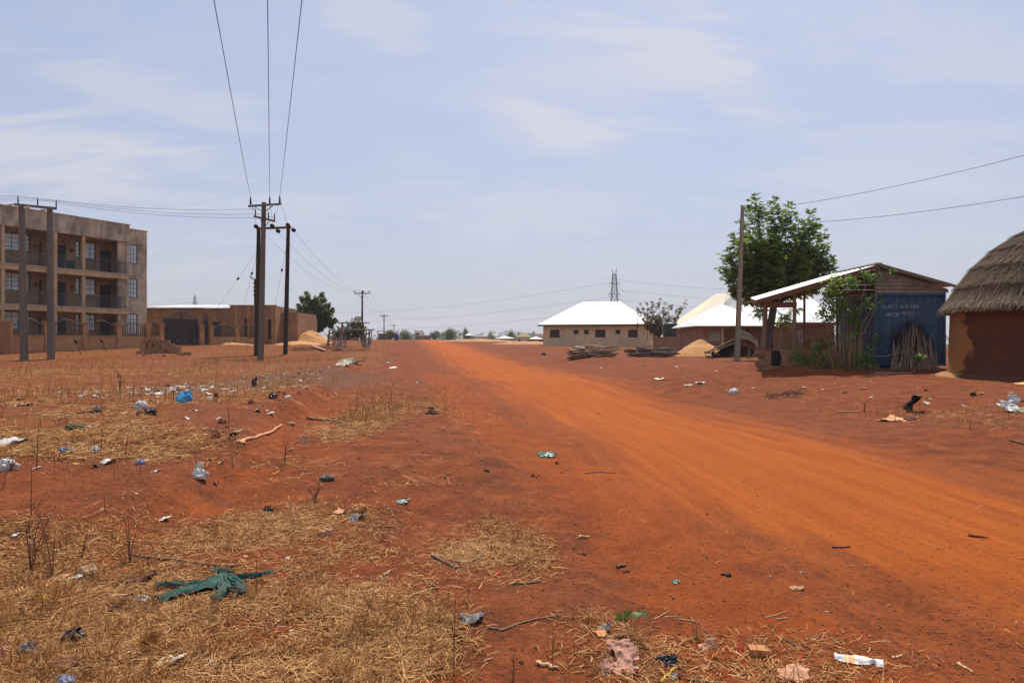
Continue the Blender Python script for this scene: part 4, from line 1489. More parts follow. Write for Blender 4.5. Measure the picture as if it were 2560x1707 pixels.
def h_section(mb, p0, p1, w0, w1, d0, d1, ang=0.0):
    """tapered I-section concrete pole"""
    c, s = math.cos(ang), math.sin(ang)
    vs = []
    for p, w, d in ((p0, w0, d0), (p1, w1, d1)):
        x, y = w / 2, d / 2
        q, r_ = x * .45, y * .62
        for a, b in ((-x, -y), (x, -y), (x, -r_), (q, -r_), (q, r_), (x, r_), (x, y), (-x, y), (-x, r_), (-q, r_), (-q, -r_), (-x, -r_)):
            vs.append((p[0] + a * c - b * s, p[1] + a * s + b * c, p[2]))
    n = 12
    fs = [(i, (i + 1) % n, n + (i + 1) % n, n + i) for i in range(n)] + [tuple(range(n))[::-1], tuple(range(n, 2 * n))]
    return mb.add(vs, fs)


def pin(parent, p, h=.42, r=.06, mat="insulator"):
    pr = [(.02, 0), (.03, .05)]
    for i in range(4):
        z = .07 + (h - .1) * i / 4
        pr += [(r * (1 - i * .08), z), (r * .55, z + (h - .1) / 8)]
    pr += [(r * .5, h - .03), (.02, h)]
    return MB().lathe(pr, 8).build("insulator", mt[mat], parent, True, p)


def main_pole():
    base = PG(651, 47.4)
    L = base
    T = thing("utility_pole", "tall grey concrete power pole with two crossarms in the left field", "power pole", L)
    top = P(659.5, 506, 47.4) - L
    h_section(MB(), (0, 0, -.6), top, .40, .27, .34, .22, .5).build("pole", mt["concrete_pole"], T)
    f = lambda px, py, dy=0: P(px, py, 47.4 + dy) - L
    MB().beam(f(620, 515.5, -.22), f(702, 510, -.22), .11, .13).build("crossarm", mt["steel"], T)
    MB().beam(f(636, 517, -.24), f(657, 530, -.24), .05, .05).build("brace", mt["steel"], T)
    MB().beam(f(681, 515, -.24), f(661, 530, -.24), .05, .05).build("brace", mt["steel"], T)
    MB().beam(f(635, 541, -.26), f(687, 553, -.26), .12, .13).build("crossarm", mt["rust"], T)["label"] = "rusty lower crossarm"
    MB().beam(f(650, 549, -.24), f(657, 556, -.24), .04, .04).build("brace", mt["steel"], T)
    MB().beam(f(674, 553, -.24), f(662, 566, -.24), .04, .04).build("brace", mt["steel"], T)
    up = []
    for px, py in ((626, 513), (674, 511), (699, 509.5)):
        p = f(px, py, -.22)
        pin(T, p, .54, .085)
        up.append(L + p + Vector((0, 0, .54)))
    lo = []
    for px, py in ((638.5, 540), (671, 548), (686, 552)):
        p = f(px, py, -.26)
        pin(T, p, .50, .06)
        lo.append(L + p + Vector((0, 0, .50)))
    # overhead wires running back over the camera to the next pole
    nm = ["leftmost", "middle", "rightmost"]
    ends = [(10.9, -36, 11.4), (12.6, -36, 11.4), (14.0, -36, 11.4)]
    for i in range(3):
        wire((up[i], ends[i]), .75, .0125, f"{nm[i]} of the three overhead wires rising from the grey pole to the picture top", group="overhead wires", seg=60)
    return up, lo


def pair_pole():
    a, b = PG(641, 52.0), PG(713.5, 53.0)
    T = thing("wooden_pole_pair", "pair of dark wooden power poles joined by one crossarm behind the grey pole", "power pole", a)
    ta, tb = P(646.5, 569, 52) - a, P(720.5, 567, 53) - a
    MB().tube([(0, 0, -.5), ta * .5, ta], [.20, .17, .14], 10).build("pole", mt["wood_pole"], T, True)
    bb = b - a
    MB().tube([(bb.x, bb.y, bb.z - .5), (bb + tb) * .5, tb], [.20, .17, .14], 10).build("pole", mt["wood_pole"], T, True)
    ca, cb = P(640, 571.5, 51.8) - a, P(728, 568.5, 52.8) - a
    MB().beam(ca, cb, .12, .16).build("crossarm", mt["rust"], T)
    ds = []
    for px, py, Y, dy in ((643, 567.5, 51.8, -.25), (683, 566, 52.3, -.25), (722, 564, 52.8, -.25), (691.5, 576, 52.3, .3), (730.5, 573.5, 52.8, .3)):
        p = P(px, py, Y) - a
        d = MB()
        prof = [(.02, -.16), (.15, -.14), (.16, -.10), (.09, -.06), (.15, -.02), (.16, .02), (.09, .06), (.15, .10), (.14, .14), (.02, .16)]
        d.lathe(prof, 14).build("disc_insulator", mt["insulator"], T, True, p + Vector((0, dy, 0)), (R(90), 0, 0))
        ds.append(a + p)
    return a, b, T, ds


def h_frame():
    a, b = PG(61, 42.0), PG(128, 43.4)
    T = thing("h_frame_pole", "twin grey concrete poles with a shared crossarm before the flats", "power pole", a)
    ta, tb = P(53.5, 510, 42) - a, P(124, 517, 43.4) - a
    h_section(MB(), (0, 0, -.6), ta, .38, .27, .32, .21, .3).build("pole", mt["concrete_pole"], T)
    bb = b - a
    h_section(MB(), (bb.x, bb.y, bb.z - .6), tb, .38, .27, .32, .21, .3).build("pole", mt["concrete_pole"], T)
    ca, cb = P(35, 511, 41.6) - a, P(141, 521.5, 43.5) - a
    MB().beam(ca, cb, .11, .15).build("crossarm", mt["steel"], T)
    tops = []
    for px, py, Y in ((44.5, 509, 41.7), (93.5, 514, 42.6), (140, 519, 43.4)):
        p = P(px, py, Y) - a
        pin(T, p, .47, .05)
        tops.append(a + p + Vector((0, 0, .47)))
    for (px, py), (qx, qy), Y in (((35, 510), (12, 515), 41.6), ((76, 517), (60, 521), 42.2), ((116, 523), (101, 526), 43)):
        MB().tube([P(px, py, Y - .3) - a, P(qx, qy, Y - .5) - a], [.04, .09], 7).build("fuse_holder", mt["trim_pale"], T)
    return tops, a, b, ta + a, tb + a


up, lo = main_pole()
pa, pb, pairT, discs = pair_pole()
ht, ha, hb, hta, htb = h_frame()
nm = ["upper", "middle", "lower"]
for i in range(3):
    wire((ht[2 - i] if i else ht[2], lo[i] + Vector((-.05, 0, -.12 * i))), .28 + .1 * i, .0105, f"{nm[i]} wire strung between the twin concrete poles and the tall grey pole", group="wires from the twin poles")
for i in range(3):
    wire((ht[i], ht[i] + Vector((-16, -4, .3))), .35, .010, f"wire leaving the twin concrete poles to the left, {['left', 'middle', 'right'][i]} insulator", group="wires left of the twin poles")
for i, (u_, d_) in enumerate(((up[0], discs[0]), (up[1], discs[1]), (up[2], discs[2]))):
    wire((u_, d_), .25, .009, f"jumper wire from the {['left', 'middle', 'right'][i]} top insulator down to the wooden pole pair", group="jumper wires", seg=10, name="jumper_wire")
for i in range(3):
    wire((up[i], lo[i]), .4, .008, f"short loop wire between the crossarms at the {['left', 'middle', 'right'][i]} insulators", group="loop wires", seg=10, name="jumper_wire")


def far_pole(px, pyt, Y, label, arm, lean=0.0):
    gp = PG(px, Y)
    T = thing("wooden_pole", label, "power pole", gp, group="wooden poles along the road")
    top = P(px, pyt, Y) - gp
    top.x += lean
    MB().tube([(0, 0, -.5), top * .5, top], [.2, .17, .13], 8).build("pole", mt["wood_pole"], T, True)
    z = top.z - .45
    MB().beam((-arm + top.x, -.18, z), (arm + top.x, -.18, z), .13, .15).build("crossarm", mt["wood_pole"], T)
    MB().beam((-arm * .5 + top.x, -.2, z - .05), (top.x, -.2, z - .9), .06, .06).build("brace", mt["steel"], T)
    MB().beam((arm * .5 + top.x, -.2, z - .05), (top.x, -.2, z - .9), .06, .06).build("brace", mt["steel"], T)
    out = []
    for x in (-arm * .95, .15 * arm, arm * .95):
        pin(T, (x + top.x, -.18, z + .08), .42, .10)
        out.append(gp + Vector((x + top.x, -.18, z + .5)))
    return out


p3 = far_pole(905.5, 727, 118, "first dark wooden pole along the road, beside the pole stall", 1.35)
p4 = far_pole(960, 786.5, 215, "second dark wooden pole along the road, left of the blue drum", 1.25)
p5 = far_pole(984.5, 811.5, 320, "third and smallest dark wooden pole beside the blue drum", 1.25)
src3 = [discs[0], discs[3], discs[4]]
for i in range(3):
    s3 = ["left", "middle", "right"][i]
    wire((src3[i], p3[i]), 1.5, .012, f"{s3} wire sagging from the wooden pole pair to the first roadside pole", group="roadside wires", seg=30)
    wire((p3[i], p4[i]), 1.3, .016, f"{s3} wire between the first and second roadside poles", group="roadside wires")
    wire((p4[i], p5[i]), 1.3, .022, f"{s3} wire between the second and third roadside poles", group="roadside wires")


def stay(top, foot, label, ins=.45, rad=.009):
    a, b = Vector(top), Vector(foot)
    T = thing("stay_wire", label, "stay wire", b)
    MB().tube([(0, 0, 0), a - b], rad, 4).build("cable", mt["wire"], T)
    p = (a - b) * (1 - ins)
    d = (a - b).normalized()
    MB().tube([p - d * .14, p - d * .1, p + d * .1, p + d * .14], [.03, .08, .08, .03], 8).build("insulator", mt["insulator"], T)
    MB().tube([(0, 0, -.1), d * .7], [.025, .02], 5).build("anchor_rod", mt["rust"], T)


stay(P(643, 628, 52), PG(478, 58), "long stay wire slanting left from the dark pole pair", .27)
stay(P(642, 632, 52), PG(586, 60.5), "steep stay wire from the left dark pole to the bungalow front", .2)
stay(P(716, 615, 53), PG(669, 60.5), "stay wire from the right dark pole of the pair", .22)
stay(hta + Vector((0, 0, -.6)), PG(203, 46.0), "stay wire from the left twin pole across the flats", .9, .013)
stay(htb + Vector((0, 0, -1.9)), PG(267, 48.5), "stay wire from the right twin pole across the flats", .9, .013)


def lamp_pole():
    gp = PG(638, 74.0)
    T = thing("street_lamp", "thin pole with a lamp head and wire rack behind the block bungalow", "street lamp", gp)
    top = P(637.5, 697, 74) - gp
    MB().tube([(0, 0, -.4), top], [.16, .11], 8).build("pole", mt["wood_pole"], T, True)
    MB().tube([top + Vector((0, 0, -.25)), top + Vector((-.22, -.1, .05))], .035, 6).build("arm", mt["steel"], T)
    MB().beam(top + Vector((-.15, -.1, -.02)), top + Vector((-.5, -.25, .28)), .20, .14, (0, 0, 1), .14, .10).build("lamp_head", mt["trim_pale"], T)
    for i in range(4):
        z = top.z - .55 - i * .42
        MB().lathe([(.03, 0), (.08, .03), (.05, .08), (.08, .13), (.03, .16)], 8).build("insulator", mt["trim_pale"], T, True, (top.x - .16, -.05, z))


lamp_pole()


def right_pole():
    gp = PG(1841, 35.0)
    T = thing("roadside_pole", "slightly leaning pale wooden pole standing before the leafy tree", "power pole", gp)
    top = P(1857, 515, 35) - gp
    h_section(MB(), (0, 0, -.5), top, .24, .14, .20, .12, .2).build("pole", M("pale_grey_pole", (.32, .26, .175), var=.25, scale=3, stretch=(4, 4, .5), bump=.3), T)
    q = []
    for py in (528, 563):
        p = P(1858, py, 34.9) - gp
        MB().lathe([(.03, -.07), (.055, -.03), (.035, 0), (.055, .03), (.03, .07)], 8).build("insulator", mt["trim_pale"], T, True, p + Vector((.1, -.08, 0)))
        q.append(gp + p + Vector((.1, -.08, 0)))
    e1, e2 = P(2860, 305, 20), P(2860, 437, 20)
    wire((q[0], e1), .35, .011, "upper wire running right from the pale pole over the hut", group="wires right of the pale pole", seg=26)
    wire((q[1], e2), .35, .011, "lower wire running right from the pale pole over the hut", group="wires right of the pale pole", seg=26)
    stay(gp + top * .8, PG(1779, 37.0), "thin stay wire from the pale pole down to the sand heap", .95, .008)


right_pole()


def pylon(px, pyt, Y, base_w, label, wide):
    X = (px - CX) / F * Y
    gz = G(X, Y)
    T = thing("lattice_pylon", label, "pylon", (X, Y, gz))
    Ht = HC + (HY - pyt) / F * Y - gz
    w = lambda z: base_w * (1 - .8 * min(1, z / Ht) ** .8)
    fr = MB()
    r = .15 * (Y / 400) ** .3
    lv = [0]
    z = 0
    while z < Ht * .93:
        z += max(w(z) * 1.15, 1.8)
        lv.append(min(z, Ht * .93))
    for a, b in zip(lv[:-1], lv[1:]):
        for i in range(4):
            sx, sy = ((-1, -1), (1, -1), (1, 1), (-1, 1))[i]
            tx, ty = ((-1, -1), (1, -1), (1, 1), (-1, 1))[(i + 1) % 4]
            A, Bq = w(a) / 2, w(b) / 2
            fr.beam((sx * A, sy * A, a), (sx * Bq, sy * Bq, b), r * 1.6, r * 1.6)
            fr.beam((sx * A, sy * A, a), (tx * Bq, ty * Bq, b), r, r)
            fr.beam((tx * A, ty * A, a), (sx * Bq, sy * Bq, b), r, r)
            fr.beam((sx * Bq, sy * Bq, b), (tx * Bq, ty * Bq, b), r, r)
    fr.build("lattice_frame", mt["pylon"], T)
    tips = []
    for k, zf in enumerate((.56, .69, .82)):
        zz = Ht * zf
        ax = wide * w(zz)
        m = MB()
        for s in (-1, 1):
            m.beam((s * w(zz) / 2, 0, zz), (s * ax, 0, zz + .3), r * 1.5, r * 1.5).beam((s * w(zz) / 2, 0, zz + 1.6), (s * ax, 0, zz + .3), r, r)
            m.beam((s * ax, 0, zz + .3), (s * ax, 0, zz - 2.2), r, r)
        m.beam((-w(zz) / 2, 0, zz), (w(zz) / 2, 0, zz), r * 1.5, r * 1.5)
        m.build("crossarm", mt["pylon"], T)
        tips.append(Vector((X, Y, gz + zz - 1.9)))
    m = MB()
    for s in (-1, 1):
        m.beam((s * w(Ht) / 2, 0, Ht * .93), (s * w(Ht) * .9, 0, Ht), r * 1.3, r * 1.3).beam((s * w(Ht) * .1, 0, Ht * .93), (s * w(Ht) * .9, 0, Ht), r, r)
    m.build("peak", mt["pylon"], T)
    return tips


t1 = pylon(1536, 672, 400, 8.0, "grey lattice pylon rising behind the hip-roofed tan house", 1.05)
t2 = pylon(487, 733, 900, 9.0, "faint distant lattice pylon above the white roof edge of the bungalow", 1.5)
for i in range(3):
    s3 = ["lower", "middle", "upper"][i]
    py1, py2 = (772, 741, 704)[i], (767, 753, 742)[i]
    wire((P(1536, py1, 400), P(487, py2, 900)), 20, .055, f"{s3} far transmission wire between the two lattice pylons", group="transmission wires", seg=50)
    wire((P(1536, (748, 724, 699)[i], 400), P(2200, (775, 750, 725)[i], 520)), 4, .055, f"{s3} far transmission wire right of the lattice pylon", group="transmission wires", seg=30)
    wire((P(487, py2, 900), P(-300, py2 + 45, 1500)), 22, .10, f"{s3} far transmission wire left of the distant pylon", group="transmission wires", seg=30)


# ------------------------------------------------------------------ trees
mt["neem"] = LEAF("neem_leaves", (.11, .185, .04), (.42, .52, .11), .65, .5)
mt["broad"] = LEAF("broad_dark_leaves", (.06, .095, .03), (.23, .27, .08), .5, .5)
mt["pale_green"] = LEAF("pale_green_leaves", (.07, .095, .035), (.2, .22, .085), .35, .6)
mt["brownleaf"] = LEAF("brown_dry_leaves", (.11, .085, .03), (.34, .24, .09), .3, .7)
mt["far_green"] = LEAF("far_green_leaves", (.095, .13, .05), (.22, .26, .09), .5, .7)
mt["cassava"] = LEAF("fresh_green_leaves", (.06, .12, .022), (.22, .33, .07), .4, .5)


def bez(a, c, b, n=10):
    u = np.linspace(0, 1, n)[:, None]
    a, c, b = (np.array(v, float) for v in (a, c, b))
    return (1 - u) ** 2 * a + 2 * u * (1 - u) * c + u ** 2 * b


def plume_tree(name, label, base, fork, tips, mat, bark, trunk_r, sprays=46, leaflets=12, L=.15, Wd=.045, spread=.42, rach=.38, start=.34, droop=.25, rosette=False, cat="tree", branch_r=.045, group=None):
    base = Vector(base)
    T = thing(name, label, cat, base, group=group)
    f = np.array(fork, float)
    tr = MB()
    mid = f * .5 + np.array([.12, 0, 0]) * trunk_r * 3
    tr.tube([(0, 0, -.3), (0, 0, .05), *[tuple(p) for p in bez((0, 0, .05), mid, f, 6)[1:]]], [trunk_r * 1.35, trunk_r * 1.15, trunk_r, trunk_r * .92, trunk_r * .85, trunk_r * .8, trunk_r * .75], 10)
    tr.build("trunk", mt[bark], T, True)
    br = MB()
    PT, DD, TT = [], [], []
    for tip in tips:
        tip = np.array(tip, float)
        s0 = f + rng.normal(0, trunk_r * .5, 3)
        d = tip - s0
        ctrl = s0 + np.array([d[0] * .62, d[1] * .62, d[2] * .36])
        cv = bez(s0, ctrl, tip, 9)
        br.tube([tuple(p) for p in cv], list(np.linspace(branch_r, .008, 9)), 5, False)
        u = start + (1 - start) * rng.random(sprays) ** .7
        i = np.clip((u * 8).astype(int), 0, 7)
        w_ = (u * 8 - i)[:, None]
        c = cv[i] * (1 - w_) + cv[i + 1] * w_
        rad = spread * (1.12 - u) ** .55
        off = unit(rng.normal(size=(sprays, 3)))
        out = off.copy()
        c = c + off * (rad * rng.random(sprays) ** .5)[:, None] * np.array([1, 1, .8])
        if rosette:
            n = leaflets
            dirs = unit(rng.normal(size=(sprays, n, 3)) * .8 + out[:, None] * .8 + np.array([0, 0, .25]))
            pts = np.repeat(c[:, None], n, 1) + dirs * L * .15
        else:
            rk = rach * (1.2 - .75 * u)[:, None, None]
            rd = unit(out * np.array([1, 1, .35]) + np.array([0, 0, .5]) * (u[:, None] > .75) + np.array([0, 0, -droop]) + rng.normal(0, .25, (sprays, 3)))
            k = np.linspace(.08, 1, leaflets)
            pts = c[:, None] + rd[:, None] * k[None, :, None] * rk + np.array([0, 0, -1.0]) * (k ** 2 * droop)[None, :, None] * rk
            sd = unit(np.cross(rd, np.array([0, 0, 1.0]) + rng.normal(0, .2, (sprays, 3))))
            sg = np.where(np.arange(leaflets) % 2 == 0, 1, -1)
            dirs = unit(rd[:, None] * .75 + sd[:, None] * sg[None, :, None] * .8 + np.array([0, 0, -.35]))
        tint = np.clip(np.repeat(rng.normal(.38, .2, (sprays, 1)), leaflets, 1) + rng.normal(0, .16, (sprays, leaflets)) + .22 * (u[:, None] - .5), 0, 1)
        PT.append(pts.reshape(-1, 3))
        DD.append(dirs.reshape(-1, 3))
        TT.append(tint.ravel())
    br.build("branches", mt[bark], T)
    PT, DD, TT = np.concatenate(PT), np.concatenate(DD), np.concatenate(TT)
    n = len(PT)
    leaf_object("crown", PT, DD, L * rng.uniform(.7, 1.25, n), Wd * rng.uniform(.7, 1.3, n), mt[mat], T, TT)
    return T


def tips_px(base, Y, px_list, depth, extra=0, box=None):
    """crown tips: photo silhouette points at varied depth plus fillers inside the outline"""
    out = []
    b = Vector(base)
    for px, py in px_list:
        y = Y + rng.normal(0, depth * .35)
        out.append(tuple(P(px, py, y) - b))
    for _ in range(extra):
        x0, x1, y0, y1 = box
        a = rng.uniform(0, 2 * math.pi)
        r_ = math.sqrt(rng.random())
        px, py = (x0 + x1) / 2 + (x1 - x0) / 2 * r_ * math.cos(a), (y0 + y1) / 2 + (y1 - y0) / 2 * r_ * math.sin(a)
        y = Y + depth * rng.uniform(-1, 1) * math.sqrt(max(.05, 1 - r_ * r_))
        out.append(tuple(P(px, py, y) - b))
    return out


bn = PG(1908, 36.5)
neem_sil = [(1888, 484), (1878, 500), (1933, 498), (1938, 520), (1973, 508), (1980, 530), (2030, 524), (2036, 550), (1862, 512), (1850, 545), (1832, 582), (1818, 622), (1806, 634), (1800, 668), (1808, 690), (1826, 722),
            (1838, 738), (1850, 600), (2062, 582), (2068, 610), (2082, 645), (2086, 668), (2078, 690), (2060, 705), (2015, 560), (1905, 510), (1955, 530), (2000, 545), (2045, 560), (1868, 755), (2040, 715)]
plume_tree("neem_tree", "tall bushy green tree behind the pale pole and porch roof", bn, tuple(P(1936, 752, 36.5) - bn),
           tips_px(bn, 36.5, neem_sil, 1.7, 52, (1832, 2060, 572, 715)), "neem", "bark", .24, 76, 12, .18, .064, .38, .36, .36, .12, branch_r=.05)
dr = [(1900, 775), (1885, 785), (1965, 795), (1985, 815), (2002, 770)]
plume_tree("neem_sapling", "low drooping green branches under the tall tree by its trunk", bn + Vector((.3, .4, 0)), tuple(P(1935, 775, 36.9) - bn - Vector((.3, .4, 0))),
           [tuple(P(x, y, 36 + rng.uniform(-.6, .8)) - bn - Vector((.3, .4, 0))) for x, y in dr], "neem", "bark", .06, 16, 12, .17, .05, .22, .4, .35, .5, cat="tree", branch_r=.02)

bl_ = PG(778, 86)
bsil = [(766, 728), (773, 740), (755, 742), (745, 762), (740, 778), (735, 800), (734, 820), (789, 740), (806, 735), (812, 748), (822, 762), (832, 775), (836, 800), (836, 815), (795, 745), (760, 760), (827, 790), (840, 803), (815, 775), (740, 830)]
plume_tree("broadleaf_tree", "round dark green broadleaf tree left of the pole stall", bl_, tuple(P(779, 815, 86) - bl_),
           tips_px(bl_, 86, bsil, 2.0, 46, (738, 815, 755, 835)), "broad", "bark", .16, 26, 13, .34, .2, .34, .3, .25, .2, True, branch_r=.05)

bb_ = PG(1655, 80)
plume_tree("dry_brown_tree", "half-dry brown tree between the tan house and the black tank", bb_, tuple(P(1650, 835, 80) - bb_),
           tips_px(bb_, 80, [(1590, 768), (1600, 760), (1615, 757), (1648, 748), (1663, 755), (1680, 758), (1700, 765), (1716, 752), (1703, 775), (1695, 790), (1610, 775), (1630, 757), (1672, 765), (1622, 790), (1690, 800)], 1.4, 34, (1602, 1688, 765, 840)),
           "brownleaf", "bark_pale", .1, 16, 10, .2, .09, .38, .3, .3, .2, True, branch_r=.03)
bd_ = PG(1733, 95)
plume_tree("sparse_tree", "small sparse bare-topped tree behind the cream roof edge", bd_, tuple(P(1733, 830, 95) - bd_),
           [tuple(P(x, y, 95) - bd_) for x, y in ((1720, 805), (1728, 788), (1738, 783), (1748, 786), (1725, 798), (1742, 795))], "far_green", "bark", .06, 12, 7, .24, .1, .22, .2, .5, .2, True, branch_r=.03)
bs_ = PG(893, 84)
plume_tree("leafy_shrub", "spindly grey-green shrub behind the right side of the pole stall", bs_, tuple(P(893, 840, 84) - bs_),
           tips_px(bs_, 84, [(880, 800), (892, 793), (900, 795), (886, 806), (905, 808), (912, 818), (870, 805), (908, 828), (917, 835)], .8, 12, (878, 915, 805, 845)), "pale_green", "bark_pale", .07, 14, 9, .26, .12, .26, .3, .3, .2, True, cat="shrub", branch_r=.03)
b2_ = PG(862, 92)
plume_tree("grey_bush", "low grey-green bush seen through the pole stall", b2_, tuple(P(862, 848, 92) - b2_),
           tips_px(b2_, 92, [(835, 830), (845, 818), (860, 812), (872, 812), (880, 825), (850, 822)], 1, 22, (832, 890, 815, 845)), "pale_green", "bark_pale", .06, 16, 9, .22, .1, .35, .3, .3, .2, True, cat="shrub", branch_r=.03)


def far_tree(label, x0, x1, yt, yb, Y, mat="far_green", n=1500, seed=0, name="far_tree", flat=1.0):
    """distant tree: leaf clumps spread through lumps of a crown; photo box x0..x1, yt..yb"""
    gp = PG((x0 + x1) / 2, Y)
    top = P(0, yt, Y).z - gp.z
    wd = (x1 - x0) / F * Y / 2
    ch = max(min(top * .97, (yb + 9 - yt) / F * Y), 1.5)
    T = thing(name, label, "tree", gp, group="far trees beyond the road crest")
    cz = top - ch / 2
    MB().tube([(0, 0, -.5), (.1, 0, cz * .6), (0, .1, cz)], [.28, .22, .14], 7).build("trunk", mt["bark"], T, True)
    lumps = unit(rng.normal(size=(16, 3))) * (rng.random((16, 1)) ** .35) * .68
    k = rng.integers(0, 16, n)
    p = lumps[k] + unit(rng.normal(size=(n, 3))) * (rng.random((n, 1)) ** .4) * .40
    p[:, 2] = np.where(p[:, 2] < -.7, -.7 + rng.random(n) * .2, p[:, 2])
    P_ = p * np.array([wd, wd * .8, ch / 2]) + np.array([0, 0, cz])
    s = max(.35, wd * .085)
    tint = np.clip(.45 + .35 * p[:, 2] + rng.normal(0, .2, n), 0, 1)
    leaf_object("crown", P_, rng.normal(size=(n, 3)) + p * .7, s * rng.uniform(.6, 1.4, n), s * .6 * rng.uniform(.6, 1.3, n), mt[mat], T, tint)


FT = [("large round-topped dark green tree at the end of the road", 1098, 1152, 817, 849, 260, 3600), ("spreading green tree right of the blue drum", 994, 1036, 821, 850, 250, 2600),
      ("green tree with a pointed dark top left of the largest far tree", 1072, 1102, 823, 850, 290, 2200), ("thin pale tree touching the largest far tree", 1150, 1173, 814, 846, 280, 1100),
      ("small dark round tree above the distant white roofs", 1219, 1242, 824, 846, 330, 1500), ("bushy tree with a thin top behind the olive roof", 1258, 1294, 820, 848, 320, 2200),
      ("dark tree just right of the olive roof peak", 1303, 1336, 826, 846, 360, 1500), ("low green tree left of the hip-roofed house", 1318, 1352, 829, 850, 340, 1200),
      ("dull green bush left of the blue drum at the crest", 955, 990, 824, 856, 190, 1800), ("grey-green tree behind the white cube house", 1046, 1062, 824, 845, 330, 900),
      ("low hazy tree right of the pale thin tree", 1184, 1222, 833, 850, 340, 1200), ("small hazy tree between the bushy tree and the olive roof", 1290, 1304, 826, 846, 380, 700)]
for i, (lb, x0, x1, yt, yb, Y, n) in enumerate(FT):
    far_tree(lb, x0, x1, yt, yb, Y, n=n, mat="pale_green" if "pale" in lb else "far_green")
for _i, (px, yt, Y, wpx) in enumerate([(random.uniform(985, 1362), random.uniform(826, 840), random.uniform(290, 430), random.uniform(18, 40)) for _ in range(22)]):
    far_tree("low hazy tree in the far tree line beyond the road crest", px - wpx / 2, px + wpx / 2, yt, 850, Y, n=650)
tag( leaf_object("far_woodland", *(lambda n: (np.stack([rng.uniform(-700, 900, n), rng.uniform(520, 900, n), rng.uniform(-8, 8.5, n) + 3.5 * fbm(np.linspace(0, 60, n), np.zeros(n), 3, 3)], 1), rng.normal(size=(n, 3))))(9000), 4.0, 2.6, mt["far_green"]), "hazy belt of distant trees along the horizon", "woodland", None, "stuff")


# ------------------------------------------------------------------ far houses and small things at the crest
def far_house(label, x0, x1, y_ridge, y_eave, Y, wall, roof, name="far_house", depth=9.0, flat=False):
    gp = PG((x0 + x1) / 2, Y)
    T = thing(name, label, "house", gp, group="far houses beyond the road crest")
    w = (x1 - x0) / F * Y
    ze, zr = P(0, y_eave, Y).z - gp.z, P(0, y_ridge, Y).z - gp.z
    MB().box(-w / 2 + .3, w / 2 - .3, 0, depth, -2, ze).build("wall", wall, T)
    for k in range(max(2, int(w / 5))):
        x = -w / 2 + 1.2 + k * (w - 2.4) / max(1, int(w / 5) - 1 + (int(w / 5) < 2))
        MB().box(x - .5, x + .5, -.02, .0, ze - 2.0, ze - .8).build("window", mt["frame_dark"], T)
    if flat:
        MB().box(-w / 2, w / 2, -.3, depth + .3, ze, ze + .3).build("roof", roof, T)
    else:
        hip_roof(-w / 2 + .4, w / 2 - .4, 0, depth, ze, max(zr - ze, .6), .4, .06, min(depth / 2 + .4, w * .42)).build("roof", roof, T)


mt["olive_roof"] = M("olive_sheet_roof", (.36, .33, .16), var=.1, scale=.5)
mt["brown_roof"] = M("brown_sheet_roof", (.22, .14, .11), var=.2, scale=.5)
mt["grey_roof"] = M("blue_grey_sheet_roof", (.34, .37, .38), var=.15, scale=.5)
mt["white_wall"] = M("whitewashed_wall", (.72, .69, .60), var=.06, scale=.5)
far_house("far white cube house between two trees at the road end", 1034, 1053, 826, 827.5, 300, mt["white_wall"], mt["white_wall"], flat=True)
far_house("long low brown far house under the white cube house", 1036, 1074, 838, 839.5, 290, mt["brown_roof"], mt["house_tan"], flat=True)
far_house("far house with an olive hipped roof", 1289, 1331, 829.5, 842.5, 230, mt["house_tan"], mt["olive_roof"])
far_house("low far house with a bright white peaked roof", 1238, 1287, 840, 846.5, 175, mt["house_brown"], mt["zinc"])
far_house("small far house with a white gable beside the thin pale tree", 1162, 1178, 834, 838.5, 270, mt["house_brown"], mt["zinc"])
far_house("far house with a blue-grey roof left of the dark round tree", 1192, 1219, 835.5, 841.5, 260, mt["house_tan"], mt["grey_roof"])
far_house("far house with a brown roof against the hip-roofed house", 1333, 1365, 833, 842.5, 215, mt["house_tan"], mt["brown_roof"])
far_house("low far shed with a white sheet roof near the tan house corner", 1322, 1358, 843.5, 847.5, 170, mt["house_brown"], mt["zinc"])
far_house("far brown-roofed house behind the bush at the crest", 966, 986, 824, 831, 240, mt["house_tan"], mt["brown_roof"])
far_house("low white-roofed building seen through the pole stall", 826, 882, 832, 838.5, 112, mt["house_brown"], mt["zinc"], depth=6)

gd = PG(991, 135)
T = thing("water_drum", "upright blue plastic drum on the crest left of the road", "drum", gd)
hd = 1.28
MB().lathe([(.40, 0), (.42, .1), (.42, .38), (.445, .42), (.445, .5), (.42, .54), (.42, .85), (.445, .89), (.445, .97), (.42, 1.01), (.42, hd - .06), (.38, hd)], 20).build("barrel", mt["blue_drum"], T, True)
MB().lathe([(.12, hd), (.12, hd + .04), (.02, hd + .05)], 12).build("cap", mt["iron"], T)

# kiosk-like dark shelter by the pole, left of the drum
gk = PG(957, 140)
T = thing("roadside_shelter", "low dark shelter with a pale flat roof at the crest", "shelter", gk)
MB().box(-1.1, 1.1, -.8, .8, 1.75, 1.85).build("roof", mt["zinc_old"], T)
for x in (-.95, .95):
    for y in (-.7, .7):
        MB().box(x - .05, x + .05, y - .05, y + .05, -.3, 1.75).build("post", mt["timber"], T)
MB().box(-1.0, 1.0, .5, .6, .0, 1.3).build("back_board", mt["timber"], T)


# ------------------------------------------------------------------ heaps
mt["sand_dry"] = M("dry_brown_soil", (.42, .20, .075), var=.3, scale=1.5, bump=.4, bscale=10)


